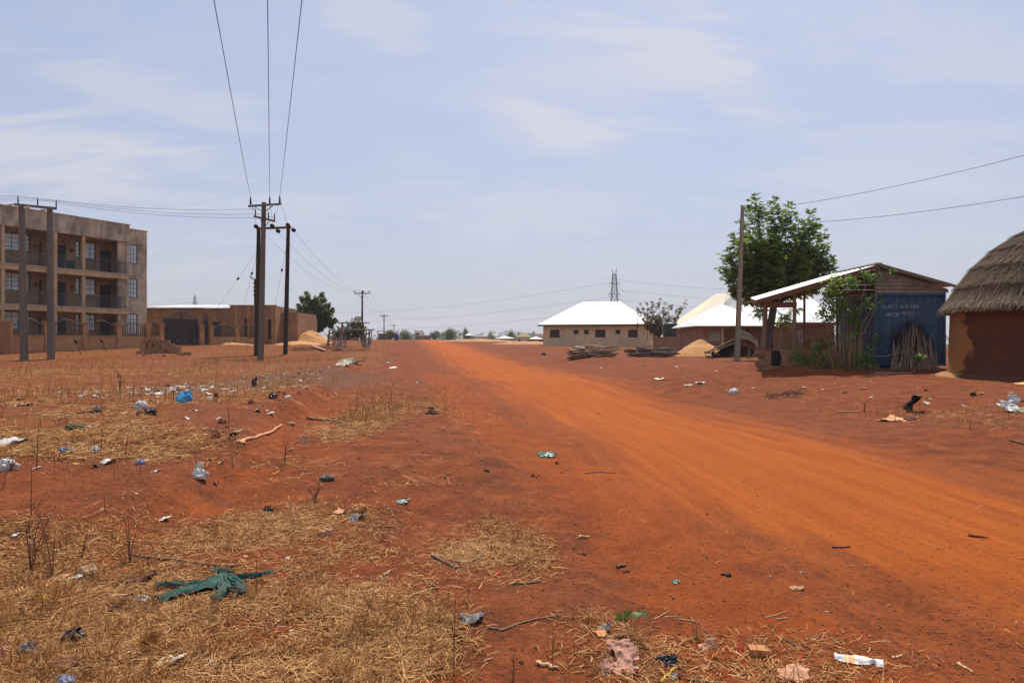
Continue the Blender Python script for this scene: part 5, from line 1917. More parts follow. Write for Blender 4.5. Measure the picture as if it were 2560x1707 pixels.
def heap(name, label, cat, c, rx, ry, h, mat, seed, peak=1.0, skew=0.0):
    n, m = 44, 26
    V_, F_ = [], []
    cz = G(c[0], c[1])
    rs, an = np.linspace(0, 1, m), np.linspace(0, 2 * np.pi, n, endpoint=False)
    for i, r_ in enumerate(rs):
        for a in an:
            wob = 1 + .22 * (vnoise(np.cos(a) * 1.6 + seed, np.sin(a) * 1.6) - .5)
            x, y = r_ * rx * wob * math.cos(a), r_ * ry * wob * math.sin(a)
            z = h * ((1 - r_ ** peak) ** 1.15) * (1 + .45 * (fbm(x * 1.3 + seed, y * 1.3, 3, 5))) + .05 * h * fbm(x * 4, y * 4, 2, seed)
            g0 = G(c[0] + x, c[1] + y) - cz if i in (m - 1,) else 0
            V_.append((x + skew * z, y, z + (g0 - .08 if i == m - 1 else 0)))
    for i in range(m - 1):
        for k in range(n):
            F_.append((i * n + k, i * n + (k + 1) % n, (i + 1) * n + (k + 1) % n, (i + 1) * n + k))
    o = MB().add(V_, F_).build(name, mat, None, True, (c[0], c[1], cz - .02))
    return tag(o, label, cat)


q = PG(1748, 46.5)
heap("sand_heap", "orange sand heap in front of the white-roofed house", "sand heap", q, 2.0, 1.9, 1.15, mt["sand"], 2, 1.3)
q = PG(772, 70)
heap("sand_heap", "large tan sand heap left of the pole stall", "sand heap", q, 2.5, 2.2, 1.35, mt["sand"], 5, 1.5, .2)
q = PG(745, 66)
heap("sand_heap", "low spread of tan sand at the foot of the left sand heap", "sand heap", q, 2.7, 1.8, .4, mt["sand"], 8, 1.4)
q = PG(1448, 53)
heap("gravel_heap", "small grey gravel heap before the tan house", "gravel heap", q, 1.0, 1.0, .68, mt["gravel"], 3, 1.8)
q = Vector((14.75, 16.9, 0))
heap("sand_heap", "yellow sand spread at the right edge before the hut", "sand heap", q, 2.3, 1.15, .3, M("yellow_sand", (.62, .38, .12), var=.1, scale=3, bump=.3), 6, 1.6)
q = PG(560, 60.0)
heap("rubble_heap", "low pale rubble heap before the railings beside the bungalow", "rubble heap", q, 2.9, 1.0, .3, mt["sand_dry"], 12, 1.4)
q = PG(1195, 118)
heap("soil_ridge", "pale dry soil ridge along the right side of the far road", "soil ridge", q, 8.5, 2.2, .5, mt["sand_dry"], 15, 1.6)
q = PG(1320, 98)
heap("soil_ridge", "low dry grassy soil bank left of the tan house", "soil ridge", q, 6.0, 2.5, .5, mt["sand_dry"], 18, 1.6)


# ------------------------------------------------------------------ block stack before the gate
bm = MB().box(-.225, .225, -.11, .11, 0, .215).mesh("block", mt["block"])
BY = 47.5
rows = [  # photo x-range of each course seen, number of rows deep, course
    (350, 455, 0), (352, 447, 1), (352, 430, 2), (358, 424, 3), (372, 408, 4)]
made = 0
gb = PG(400, BY)
for x0, x1, c in rows:
    for dpt in range(3 if c < 3 else 2):
        X = (x0 - CX) / F * BY + .22 + .1 * dpt
        X1 = (x1 - CX) / F * BY - .3 * dpt
        while X < X1:
            if random.random() > (.06 if c else .0):
                o = link("sandcrete_block", bm, None, (X + random.uniform(-.03, .03), BY + dpt * .26 + random.uniform(-.03, .03), gb.z - .03 + c * .218), (0, 0, random.uniform(-.06, .06) + (R(90) if random.random() < .12 else 0)))
                tag(o, "brown sandcrete block in the " + ("bottom", "second", "third", "fourth", "topmost")[c] + " course of the stack before the double gate", "block", "blocks stacked before the double gate")
            X += .47
for px, Y, rz in ((350, 46.3, .2), (372, 46.2, -.3), (470, 47.0, .1), (452, 46.6, .5)):
    q = PG(px, Y)
    tag(link("sandcrete_block", bm, None, q + Vector((0, 0, -.03)), (0, 0, rz)), {350: "loose brown block off the left end of the block stack", 372: "loose brown block in front of the block stack", 470: "loose brown block farthest right of the block stack", 452: "loose turned block at the right end of the stack"}[px], "block", "loose blocks beside the stack")


# ------------------------------------------------------------------ firewood
def wood_pile(px0, px1, Y, n, hmax, mat, label, group, tilt, Lr):
    ml = []
    for k in range(5):
        L = random.uniform(*Lr)
        pts = []
        for i in range(5):
            u = i / 4 - .5
            pts.append((u * L, random.uniform(-.03, .03), random.uniform(-.03, .03)))
        r0 = random.uniform(.045, .075)
        ml.append((MB().tube(pts, [r0 * 1.1, r0, r0 * .95, r0 * .8, r0 * .6], 7).mesh("log", mat, False), L))
    xa, xb = (px0 - CX) / F * Y, (px1 - CX) / F * Y
    for i in range(n):
        me, L = random.choice(ml)
        u = random.random()
        layer = random.random() ** 1.3
        mid, half = (xa + xb) / 2, max(.05, (xb - xa - L * .93) / 2)
        x = mid + half * (2 * u - 1)
        y = Y + random.uniform(-.6, .6) * (1 - layer * .6)
        prof = 1 - abs(2 * ((x - xa) / (xb - xa)) - 1.15) ** 2 * .8
        z = G(x, y) + .06 + layer * hmax * max(.15, prof)
        ly = ("at the bottom", "in the middle", "on top")[min(2, int(layer * 3))]
        tag(link("firewood_log", me, None, (x, y, z), (random.uniform(-1, 1), tilt + random.gauss(0, .09), random.gauss(.08, .22) + (math.pi if random.random() < .35 else 0))), label + " " + ly + " " + ("of its left half" if x < mid else "of its right half"), "log", group)


wood_pile(1418, 1545, 41.5, 62, .66, mt["log"], "brown dry log in the left firewood pile,", "logs in the left firewood pile", -.11, (1.5, 2.3))
wood_pile(1562, 1696, 42.5, 54, .5, mt["log_dark"], "dark thin log in the right firewood pile,", "logs in the right firewood pile", .04, (1.3, 2.3))


# ------------------------------------------------------------------ collapsed shed beside the tree
def wreck():
    Y = 40.5
    g0 = PG(1830, Y)
    T = thing("collapsed_shed", "collapsed dark shed of boards and a fallen corrugated sheet behind the pale pole", "shed", g0)
    f = lambda px, py, y: P(px, py, y) - g0
    dark = mt["door_and_shade"]  # near-black slabs put the shade inside the shed into the colour

    def slab(pts, name, mat, th=.05):
        vs = [Vector(p) for p in pts]
        n = (vs[1] - vs[0]).cross(vs[-1] - vs[0]).normalized() * th
        k = len(vs)
        MB().add([*vs, *[v - n for v in vs]], [tuple(range(k)), tuple(range(k, 2 * k))[::-1]] + [(i, k + i, k + (i + 1) % k, (i + 1) % k) for i in range(k)]).build(name, mat, T)

    slab([f(1762, 884, 40.0), f(1838, 845, 40.4), f(1842, 846, 43), f(1768, 880, 43)], "fallen_roof", dark)
    slab([f(1838, 846, 40.6), f(1902, 850, 40.6), f(1902, 893, 40.6), f(1838, 893, 40.6)], "interior_shade", dark)
    slab([f(1775, 893, 41.6), f(1902, 893, 41.6), f(1902, 850, 41.6), f(1838, 848, 41.6)], "back_wall", dark)
    # bent corrugated sheet
    m = MB()
    k, n = 10, 26
    A, B_, C_ = np.array(f(1844, 823, 40.0)), np.array(f(1894, 853, 40.0)), np.array(f(1848, 846, 38.8))
    vs = []
    for j in range(n + 1):
        for i in range(k + 1):
            u, v = i / k, j / n
            p = A + (B_ - A) * u + (C_ - A) * v * (1 - .25 * u)
            p = p + np.array([0, -.2, .16]) * math.sin(math.pi * u) * (.7 + .3 * v) + np.array([0, -.03, .03]) * math.cos(v * n * math.pi / 2)
            vs.append(tuple(p))
    m.add(vs, [(j * (k + 1) + i, j * (k + 1) + i + 1, (j + 1) * (k + 1) + i + 1, (j + 1) * (k + 1) + i) for j in range(n) for i in range(k)])
    m.build("corrugated_sheet", mt["zinc_old"], T)
    slab([f(1894, 853, 40.0), f(1896, 875, 39.8), f(1850, 862, 39.2), f(1848, 846, 38.9)], "hanging_sheet", mt["timber"], .02)
    for a, b in (((1764, 882), (1836, 848)), ((1790, 876), (1840, 856)), ((1760, 880), (1800, 886))):
        MB().beam(f(*a, 39.7), f(*b, 39.9), .09, .07).build("beam", mt["timber"], T)
    for px in (1838, 1872, 1900):
        MB().tube([f(px, 898, 39.9), f(px + 1, 850, 39.9)], .06, 6).build("post", mt["timber"], T)
    MB().tube([f(1882, 848, 39.4), f(1898, 842, 39.3), f(1907, 838, 39.3)], .05, 6).build("branch", mt["bark"], T)
    for i, (px, py, qx, qy) in enumerate(((1780, 884, 1797, 889), (1765, 889, 1780, 887), (1795, 888, 1808, 885))):
        a, b = ground_px([px, qx], [py + 3, qy + 3])
        o = MB().beam((0, 0, .05), Vector(b) - Vector(a) + Vector((0, 0, .08)), .12, .03).build("plank", mt["plank"], None, loc=Vector(a))
        tag(o, ("short pale plank lying flat below the collapsed shed's roof board", "pale plank end sticking out left of the collapsed shed", "pale plank nearest the pale pole by the collapsed shed")[i], "plank", "planks by the collapsed shed")


wreck()


# ------------------------------------------------------------------ pole stall, trestle, planks
def stall():
    Y = 55.0
    g0 = PG(880, Y)
    T = thing("pole_stall", "bare market stall frame of grey crooked poles left of the road", "stall frame", g0)
    f = lambda px, py, y=Y: P(px, py, y) - g0
    m = mt["timber_grey"]

    def pole(a, b, r0, r1=None, name="post", bend=.05):
        a, b = Vector(a), Vector(b)
        mid = a.lerp(b, .5) + Vector((random.uniform(-bend, bend), 0, random.uniform(-bend, bend) * .3))
        MB().tube([a, mid, b], [r0, (r0 + (r1 or r0)) / 2, r1 or r0], 7).build(name, m, T, True)

    pole(f(847, 807), f(924, 807), .05, .04, "beam", .02)
    pole(f(843, 824.5, 54.2), f(936, 824, 54.2), .055, .05, "beam", .02)
    pole(f(858, 825, 56.5), f(930, 824, 56.5), .05, .05, "beam", .02)
    pole(f(853, 866), f(855.5, 807), .10, .08)
    pole(f(850, 866, 54.4), f(852, 824, 54.3), .11, .09)
    pole(f(911, 868, 55), f(908, 807), .07, .06)
    pole(f(858, 832), f(878, 808), .045, .04, "brace")
    pole(f(905, 830), f(890, 808), .045, .04, "brace")
    for a, b, y in (((923, 871), (922, 825), 54), ((918, 870), (906, 825), 54.1), ((914, 869), (898, 836), 54.2), ((907, 868), (900, 840), 54.6), ((921, 860), (926, 826), 54.4), ((912, 869), (916, 826), 55.2),
                    ((917, 845), (902, 826), 54.1), ((904, 848), (892, 826), 54.3), ((860, 866), (864, 826), 56.4), ((865, 866), (866, 836), 55.6), ((843, 865), (842, 845), 54.6), ((838, 864), (836, 840), 55), ((926, 866), (930, 826), 56), ((909, 868), (911, 826), 56.3)):
        pole(f(*a, y), f(*b, y), random.uniform(.045, .075), .04)
    for a, b, y in (((837, 845), (866, 843), 55), ((852, 858), (868, 856), 54.6), ((902, 850), (926, 850), 54.3), ((904, 862), (924, 860), 54.5)):
        pole(f(*a, y), f(*b, y), .035, .03, "rail")
    # trestle
    g1 = PG(831, 57)
    T2 = thing("wooden_trestle", "tall narrow dark wooden trestle standing beside the pole stall", "trestle", g1)
    h = lambda px, py, y=57: P(px, py, y) - g1
    for a, b, y in (((818, 866), (823, 825), 57), ((822, 865), (824, 826), 57.7), ((833, 865), (832, 825), 57), ((841, 866), (833, 826), 57.7)):
        MB().beam(h(*a, y), h(*b, y), .09, .09).build("leg", mt["timber"], T2)
    for a, b in (((822, 825), (834, 825)), ((821, 834), (835, 834)), ((818, 860), (841, 860)), ((820, 846), (838, 846))):
        MB().beam(h(*a), h(*b), .07, .07).build("rung", mt["timber"], T2)
    k = 0
    for (x0, y0), (x1, y1), w in (((730, 868), (900, 864.5), .2), ((735, 872), (868, 868), .22), ((782, 867), (812, 876), .25), ((728, 874), (790, 872), .2), ((800, 874), (885, 869), .2), ((840, 872), (872, 876), .16)):
        a, b = ground_px([x0, x1], [y0 + 3, y1 + 3])
        a, b = Vector(a), Vector(b)
        if (b - a).length > 7:
            b = a + (b - a).normalized() * 7
        o = MB().beam((0, 0, .10 + .06 * (k % 3)), b - a + Vector((0, 0, .12)), w, .05).build("timber_plank", mt["plank"] if k % 2 == 0 else mt["timber"], None, loc=a)
        tag(o, ["long pink plank lying behind the others before the pole stall", "long dark plank lying under the pink plank", "short pink plank crossing the plank pile at an angle", "dark plank at the left end of the plank pile",
                "pink plank at the front of the plank pile below the stall", "short dark plank at the right front of the plank pile"][k], "plank", "planks before the pole stall")
        k += 1


stall()


# ------------------------------------------------------------------ bundle of sticks against the container
def stick_bundle():
    ml = []
    for k in range(5):
        L = 1.0
        pts = [(random.uniform(-.012, .012), random.uniform(-.012, .012), L * i / 4) for i in range(5)]
        ml.append(MB().tube(pts, [.016, .015, .013, .011, .008], 5).mesh("stick", mt["stick"]))
    for i in range(84):
        px0 = random.uniform(2224, 2350)
        pt = 2285 + (px0 - 2287) * random.uniform(.35, .95) + random.gauss(0, 7)
        hgt = random.uniform(1.0, 1.75) * (1 - .45 * abs(px0 - 2285) / 65)
        y0, y1 = 24.0 - random.uniform(.15, .75), 24.22 - random.uniform(0, .1)
        a = Vector(((px0 - CX) / F * y0, y0, 0))
        a.z = G(a.x, a.y) - .02
        b = Vector(((pt - CX) / F * y1, y1, a.z + hgt))
        d = b - a
        o = link("dry_stick", random.choice(ml), None, a, d.to_track_quat("Z", "Y").to_euler())
        k = random.uniform(.55, 1.05)
        o.scale = (k, k, d.length)
        tag(o, "thin dry stick leaning on the blue container, in the " + ("left", "middle", "right")[min(2, int((px0 - 2224) / 42.1))] + " third of the bundle", "stick", "sticks leaning on the container")


stick_bundle()


# ------------------------------------------------------------------ plants round the porch
def leafy_plant(label, stem_pts, leaf_spots, mat="cassava", L=.13, Wd=.055, n=10, name="green_plant", spread=.1, cat="plant", srad=.012):
    a = Vector(stem_pts[0][0])
    T = thing(name, label, cat, a)
    for pts in stem_pts:
        pts = [Vector(p) - a for p in pts]
        MB().tube(pts, list(np.linspace(srad, srad * .5, len(pts))), 5).build("stem", mt["bark_pale"], T)
    C_ = np.array([np.array(Vector(p) - a) for p in leaf_spots])
    k = len(C_)
    D_ = unit(rng.normal(size=(k, n, 3)) * np.array([1, 1, .5]) + np.array([0, -.1, -.25]))
    Pt = C_[:, None] + rng.normal(0, spread, (k, n, 3)) * np.array([1, .7, 1])
    m = k * n
    leaf_object("foliage", Pt.reshape(-1, 3), D_.reshape(-1, 3), L * rng.uniform(.6, 1.3, m), Wd * rng.uniform(.7, 1.3, m), mt[mat], T, None, .3)


def spots(px0, px1, py0, py1, Y, n, dy=.3):
    return [P(random.uniform(px0, px1), random.uniform(py0, py1), Y + random.uniform(-dy, dy)) for _ in range(n)]


Yp = 23.4
leafy_plant("tall climbing plant rising past the porch roof beside the container", [
    [PG(2150, Yp), P(2150, 880, Yp), P(2155, 840, Yp), P(2180, 790, Yp), P(2190, 745, Yp), P(2191, 715, Yp), P(2183, 700, Yp)],
    [PG(2146, Yp), P(2147, 860, Yp), P(2152, 820, Yp), P(2172, 785, Yp), P(2186, 760, Yp)],
    [PG(2140, Yp), P(2138, 820, Yp), P(2150, 770, Yp), P(2163, 720, Yp), P(2160, 695, Yp)]],
    spots(2155, 2188, 680, 694, Yp, 10, .15) + spots(2118, 2142, 690, 705, Yp, 6) + spots(2125, 2145, 705, 722, Yp, 6) + spots(2168, 2186, 738, 770, Yp, 7) + spots(2120, 2150, 776, 800, Yp, 12) + spots(2125, 2160, 800, 840, Yp, 12), L=.16, Wd=.07, srad=.02)
leafy_plant("leafy climber hanging in front of the white roof beside the porch", [
    [PG(2085, 23.8), P(2090, 830, 23.8), P(2080, 770, 23.8), P(2078, 720, 23.8), P(2080, 692, 23.8)], [PG(2100, 23.8), P(2098, 800, 23.8), P(2088, 755, 23.8), P(2092, 720, 23.8)], [PG(2075, 23.8), P(2070, 810, 23.8), P(2055, 775, 23.8)]],
    spots(2072, 2096, 690, 722, 23.8, 16) + spots(2066, 2100, 722, 760, 23.8, 24) + spots(2050, 2072, 766, 800, 23.8, 13) + spots(2070, 2100, 760, 800, 23.8, 16) + spots(2098, 2125, 742, 770, 23.8, 9), mat="neem", L=.15, Wd=.06)
leafy_plant("low bright green plant at the porch wall, left of the stalks", [[PG(1996, 23.5), P(1993, 890, 23.5), P(1992, 878, 23.5)]], spots(1984, 2008, 874, 900, 23.5, 12), L=.14, Wd=.06, n=8)
leafy_plant("bushy bright green plant before the porch wall", [[PG(2030, 23.3), P(2040, 890, 23.3), P(2048, 862, 23.3)]], spots(2036, 2056, 856, 902, 23.3, 17), L=.15, Wd=.065, n=8)
leafy_plant("small green seedling between the two porch plants", [[PG(2022, 23.2), P(2021, 918, 23.2)]], spots(2015, 2026, 910, 924, 23.2, 5), L=.1, Wd=.05, n=6)
leafy_plant("bright green plant at the foot of the tall climber", [[PG(2156, 23.2), P(2158, 900, 23.2), P(2166, 876, 23.2)]], spots(2150, 2176, 870, 912, 23.2, 18), L=.17, Wd=.07, n=8)
leafy_plant("green sprig in front of the blue container side", [[P(2180, 930, 23.6), P(2184, 860, 23.6), P(2188, 835, 23.6)]], spots(2178, 2200, 832, 862, 23.6, 8), L=.15, Wd=.06, n=7)
leafy_plant("thin seedling with one flat green top before the stick bundle", [[PG(2284, 22.2), P(2290, 915, 22.2), P(2298, 893, 22.2)]], spots(2284, 2308, 889, 896, 22.2, 8, .1), L=.15, Wd=.07, n=6, spread=.05)
leafy_plant("tiny green sprig left of the stick bundle foot", [[PG(2252, 22.8), P(2252, 920, 22.8)]], spots(2246, 2260, 916, 920, 22.8, 3, .1), L=.12, Wd=.05, n=5, spread=.03)
leafy_plant("green sprig on the gable edge by the roof ridge", [[P(2215, 690, 24.0), P(2224, 682, 23.9)]], spots(2216, 2234, 674, 684, 23.9, 5, .1), L=.14, Wd=.06, n=6, spread=.04)


def stalk_screen(label, px0, px1, pyt0, pyt1, Y, n, lean, name="stalk_screen", mat="stalk"):
    g0 = PG((px0 + px1) / 2, Y)
    T = thing(name, label, "stalk fence", g0)
    ml = []
    for k in range(4):
        ml.append(MB().tube([(random.uniform(-.03, .03) * (i > 0), random.uniform(-.02, .02), i / 4) for i in range(5)], [.011, .010, .009, .008, .005], 5).mesh("stalk", mt[mat]))
    for i in range(n):
        px = random.uniform(px0, px1)
        y = Y + random.uniform(-.25, .25)
        a = PG(px, y) - g0
        hgt = (P(0, random.uniform(pyt0, pyt1), y).z - g0.z - a.z)
        d = Vector((random.gauss(0, lean), random.gauss(0, lean), 1)).normalized()
        o = link("stalk", random.choice(ml), T, a + Vector((0, 0, -.03)), d.to_track_quat("Z", "Y").to_euler())
        k = random.uniform(.7, 1.6)
        o.scale = (k, k, max(hgt, .2))
    return T


stalk_screen("upright screen of brown dry stalks beside the tall climber", 2096, 2160, 800, 885, 23.6, 90, .05)
stalk_screen("loose dry yellow stalks standing behind the low porch wall", 1945, 2100, 800, 860, 25.3, 130, .17)
stalk_screen("short cut stalks by the container corner", 2150, 2196, 905, 925, 23.3, 40, .06)
stalk_screen("tangled dry canes sprawling over the porch wall", 2020, 2110, 860, 905, 23.7, 46, .55)
leafy_plant("dry brown weeds mixed into the stalks behind the porch wall", [[PG(2040, 25.0), P(2040, 830, 25.0)]], spots(1945, 2100, 812, 870, 25.2, 60, .6), mat="weed", L=.16, Wd=.022, n=11, spread=.14, name="dry_weeds")

a, b = P(2150, 884, 23.4), P(2262, 876, 24.0)
pts = [a.lerp(b, i / 12) + Vector((0, 0, -.14 * 4 * (i / 12) * (1 - i / 12))) - a for i in range(13)]
tag(MB().tube(pts, .012, 5).build("clothes_line", mt["trim_pale"], None, True, a), "pale rope strung from the climber to the stick bundle", "rope")
a = Vector(ground_px([2185], [934])[0])
tag(MB().beam((0, 0, .03), (1.25, .05, .03), .04, .03).build("pale_rod", mt["trim_pale"], None, loc=a), "pale rod lying on the ground before the container", "rod")


# ------------------------------------------------------------------ dusty air
hz_m = bpy.data.materials.new("dusty_haze")
hz_m.use_nodes = True
t = hz_m.node_tree
t.nodes.clear()
pv = N(t, "ShaderNodeVolumePrincipled")
pv.inputs["Color"].default_value = (.86, .86, .90, 1)
pv.inputs["Density"].default_value = .00028
pv.inputs["Anisotropy"].default_value = .2
LK(t, pv.outputs[0], N(t, "ShaderNodeOutputMaterial").inputs["Volume"])
tag(MB().box(-2950, 2950, -80, 2980, -40, 90).build("haze", hz_m), "thin dusty haze over the whole scene", "haze", None, "stuff")
# ------------------------------------------------------------------ litter, sticks and weeds
def PL(name, col, rough=.5, trans=.25, var=.2, scale=8, col2=None):
    m = M(name, col, rough=rough, var=var, scale=scale, col2=col2, objvar=.12, bump=.25, bscale=40)
    return m


lm = {
    "white": PL("white_plastic", (.52, .47, .41), col2=(.74, .70, .65)), "cream": PL("cream_paper", (.60, .46, .30), .8, col2=(.74, .62, .45)), "black": PL("black_plastic", (.014, .013, .013), .35),
    "grey": PL("grey_plastic", (.105, .095, .09), .5, var=.5), "blue": PL("bright_blue_plastic", (.035, .24, .50), .4, col2=(.09, .42, .66)), "bluegrey": PL("blue_grey_plastic", (.13, .17, .27), .4, var=.5),
    "pink": PL("dirty_pink_cloth", (.42, .21, .14), .9, var=.35, scale=14), "salmon": PL("salmon_paper", (.55, .24, .13), .85, col2=(.68, .36, .2)), "orange": PL("orange_wrapper", (.60, .17, .05), .6, col2=(.72, .36, .12)),
    "tan": PL("tan_cardboard", (.42, .25, .12), .9, var=.25), "darkred": PL("dark_red_rag", (.11, .035, .022), .9, var=.4), "red": PL("red_plastic", (.55, .03, .015), .4), "green": PL("dull_green_glass", (.03, .10, .045), .3),
    "teal": PL("pale_teal_plastic", (.20, .27, .22), .4, var=.3), "yellow": PL("yellow_strap", (.62, .36, .05), .6), "clod": M("soil_clod", (.26, .085, .038), var=.35, scale=9, bump=.6, objvar=.2),
    "brickm": M("orange_brick", (.50, .22, .075), var=.2, scale=9, bump=.5), "stone": M("pale_pink_stone", (.46, .23, .12), var=.25, scale=8, bump=.4, objvar=.2), "darkstone": M("dark_brown_stone", (.11, .048, .026), var=.4, scale=8, bump=.6, objvar=.2),
    "wood": M("dry_twig_wood", (.20, .115, .065), var=.4, scale=10, stretch=(1, 1, 1), bump=.3, objvar=.25), "palewood": M("pale_split_wood", (.52, .32, .16), var=.3, scale=10, objvar=.2),
}


def sheet_mesh(name, w, d, h, mat, seed, curl=.0, n=11):
    xs, ys = np.meshgrid(np.linspace(-.5, .5, n), np.linspace(-.5, .5, n))
    rag = 1 + .35 * fbm(xs * 3 + seed * 3.1, ys * 3 + seed, 3, seed)
    fold = np.abs(fbm(xs * 2.6 + seed, ys * 2.6 - seed, 3, seed + 2)) * 2.4
    z = h * (fold + .3 * np.abs(fbm(xs * 7, ys * 7 + seed, 2, seed + 5)))
    edge = np.clip(2 * np.maximum(np.abs(xs), np.abs(ys)), 0, 1) ** 3
    z = z * (1 - .55 * edge) + curl * h * np.clip(xs * 2, 0, 1) ** 2
    ang = seed * 1.7
    X = xs * w * rag + .12 * w * fbm(xs * 4, ys * 4 + seed * 2, 2, 1)
    Y = ys * d * rag + .12 * d * fbm(xs * 4 + 9, ys * 4 - seed, 2, 4)
    rr_ = np.hypot(xs, ys)
    lim = .52 * (1 + 1.5 * fbm(np.cos(np.arctan2(ys, xs)) * 2.2 + seed, np.sin(np.arctan2(ys, xs)) * 2.2, 3, 6))
    k = np.where(rr_ > lim, lim / np.maximum(rr_, 1e-6), 1)
    V = np.stack([X * k, Y * k, z + .006], -1).reshape(-1, 3)
    i = np.arange(n * n).reshape(n, n)
    Q = np.stack([i[:-1, :-1].ravel(), i[:-1, 1:].ravel(), i[1:, 1:].ravel(), i[1:, :-1].ravel()], 1)
    return np_mesh(name, V, Q, mat, False)


def bag_mesh(name, w, d, h, mat, seed, knot=0.0):
    nu, nv = 18, 11
    V, Fq = [], []
    for j in range(nv):
        ph = math.pi * j / (nv - 1)
        for i in range(nu):
            a = 2 * math.pi * i / nu
            x, y, z = math.cos(a) * math.sin(ph), math.sin(a) * math.sin(ph), math.cos(ph)
            r_ = 1 + 1.25 * abs(float(fbm(np.array([x * 1.7 + seed]), np.array([y * 1.7 + z * 1.3]), 3, seed)[0])) - .12 + .35 * float(fbm(np.array([x * 4 + z * 3]), np.array([y * 4 + seed]), 2, seed)[0])
            zz = z * r_
            zz = zz if zz > -.35 else -.35
            up_ = max(0.0, z) * min(knot, .45)                       # a crumpled, leaning crest rather than a smooth dome
            bx = float(fbm(np.array([z * 1.8 + seed * 2.3]), np.array([a * .8]), 3, seed + 9)[0])
            V.append((x * r_ * w / 2 * (1 + .35 * up_) + up_ * w * (.25 + 1.6 * bx), y * r_ * d / 2 + up_ * d * bx, (zz + .35) * h / 1.5 * (1 + .8 * up_ * (.4 + 2.2 * (bx + .2)))))
    for j in range(nv - 1):
        for i in range(nu):
            Fq.append((j * nu + i, (j + 1) * nu + i, (j + 1) * nu + (i + 1) % nu, j * nu + (i + 1) % nu))
    m = MB().add(V, Fq)
    return m.mesh(name, mat, False)


_sd = [0]


def item(kind, x0, y0, x1, y1, mat, name, label, cat, group=None, knot=0.0, rz=None, up=None):
    _sd[0] += 1
    g_ = ground_px([(x0 + x1) / 2], [y1 - (y1 - y0) * (.5 if kind == "flat" else .12)])[0]
    Y = g_[1]
    w = (x1 - x0) * Y / F
    if kind == "up":                                     # a thin piece standing or caught upright
        h = (y1 - y0) * Y / F
        me = sheet_mesh(name, w * 1.1, h * 1.15, .35 * w, lm[mat], _sd[0], .4)
        o = link(name, me, None, (g_[0], g_[1], g_[2] + h * .42), (R(68), random.uniform(-.3, .3), random.uniform(-.4, .4)))
        return tag(o, label, cat, group)
    if kind == "flat":
        q = ground_px([(x0 + x1) / 2] * 2, [y0, y1])
        d = min(max(q[0][1] - q[1][1], .3 * w), 1.3 * w)
        me = sheet_mesh(name, w, d, up if up is not None else .22 * min(w, d) + .01, lm[mat], _sd[0], .6)
    else:
        h = (y1 - y0) * Y / F
        me = bag_mesh(name, w * .95, min(w, h * 1.6) * .8, h * .82, lm[mat], _sd[0], knot)
    o = link(name, me, None, (g_[0], g_[1], g_[2] - .004), (0, 0, rz if rz is not None else random.uniform(-.25, .25)))
    return tag(o, label, cat, group)


def stick(px, r0, mat, name, label, cat="stick", group=None, lift=.0, r1=None, n=14, wob=.012):
    """stick lying on the ground through photo pixels"""
    g_ = ground_px([p[0] for p in px], [p[1] for p in px])
    t = np.linspace(0, len(px) - 1, n)
    c = np.stack([np.interp(t, np.arange(len(px)), g_[:, k]) for k in range(3)], 1)
    c[:, :2] += rng.normal(0, wob * .5, (n, 2))
    base_line = np.linspace(0, 1, n)
    zz = H(c[:, 0], c[:, 1])
    c[:, 2] = np.maximum(zz.mean() + (zz - zz.mean()) * .6, zz) + r0 * .8 + lift * np.sin(base_line * math.pi)
    o0 = c[0].copy()
    m = MB().tube([tuple(p - o0) for p in c], list(np.linspace(r0, r1 or r0 * .55, n)), 7)
    return tag(m.build(name, lm[mat], None, True, tuple(o0)), label, cat, group)


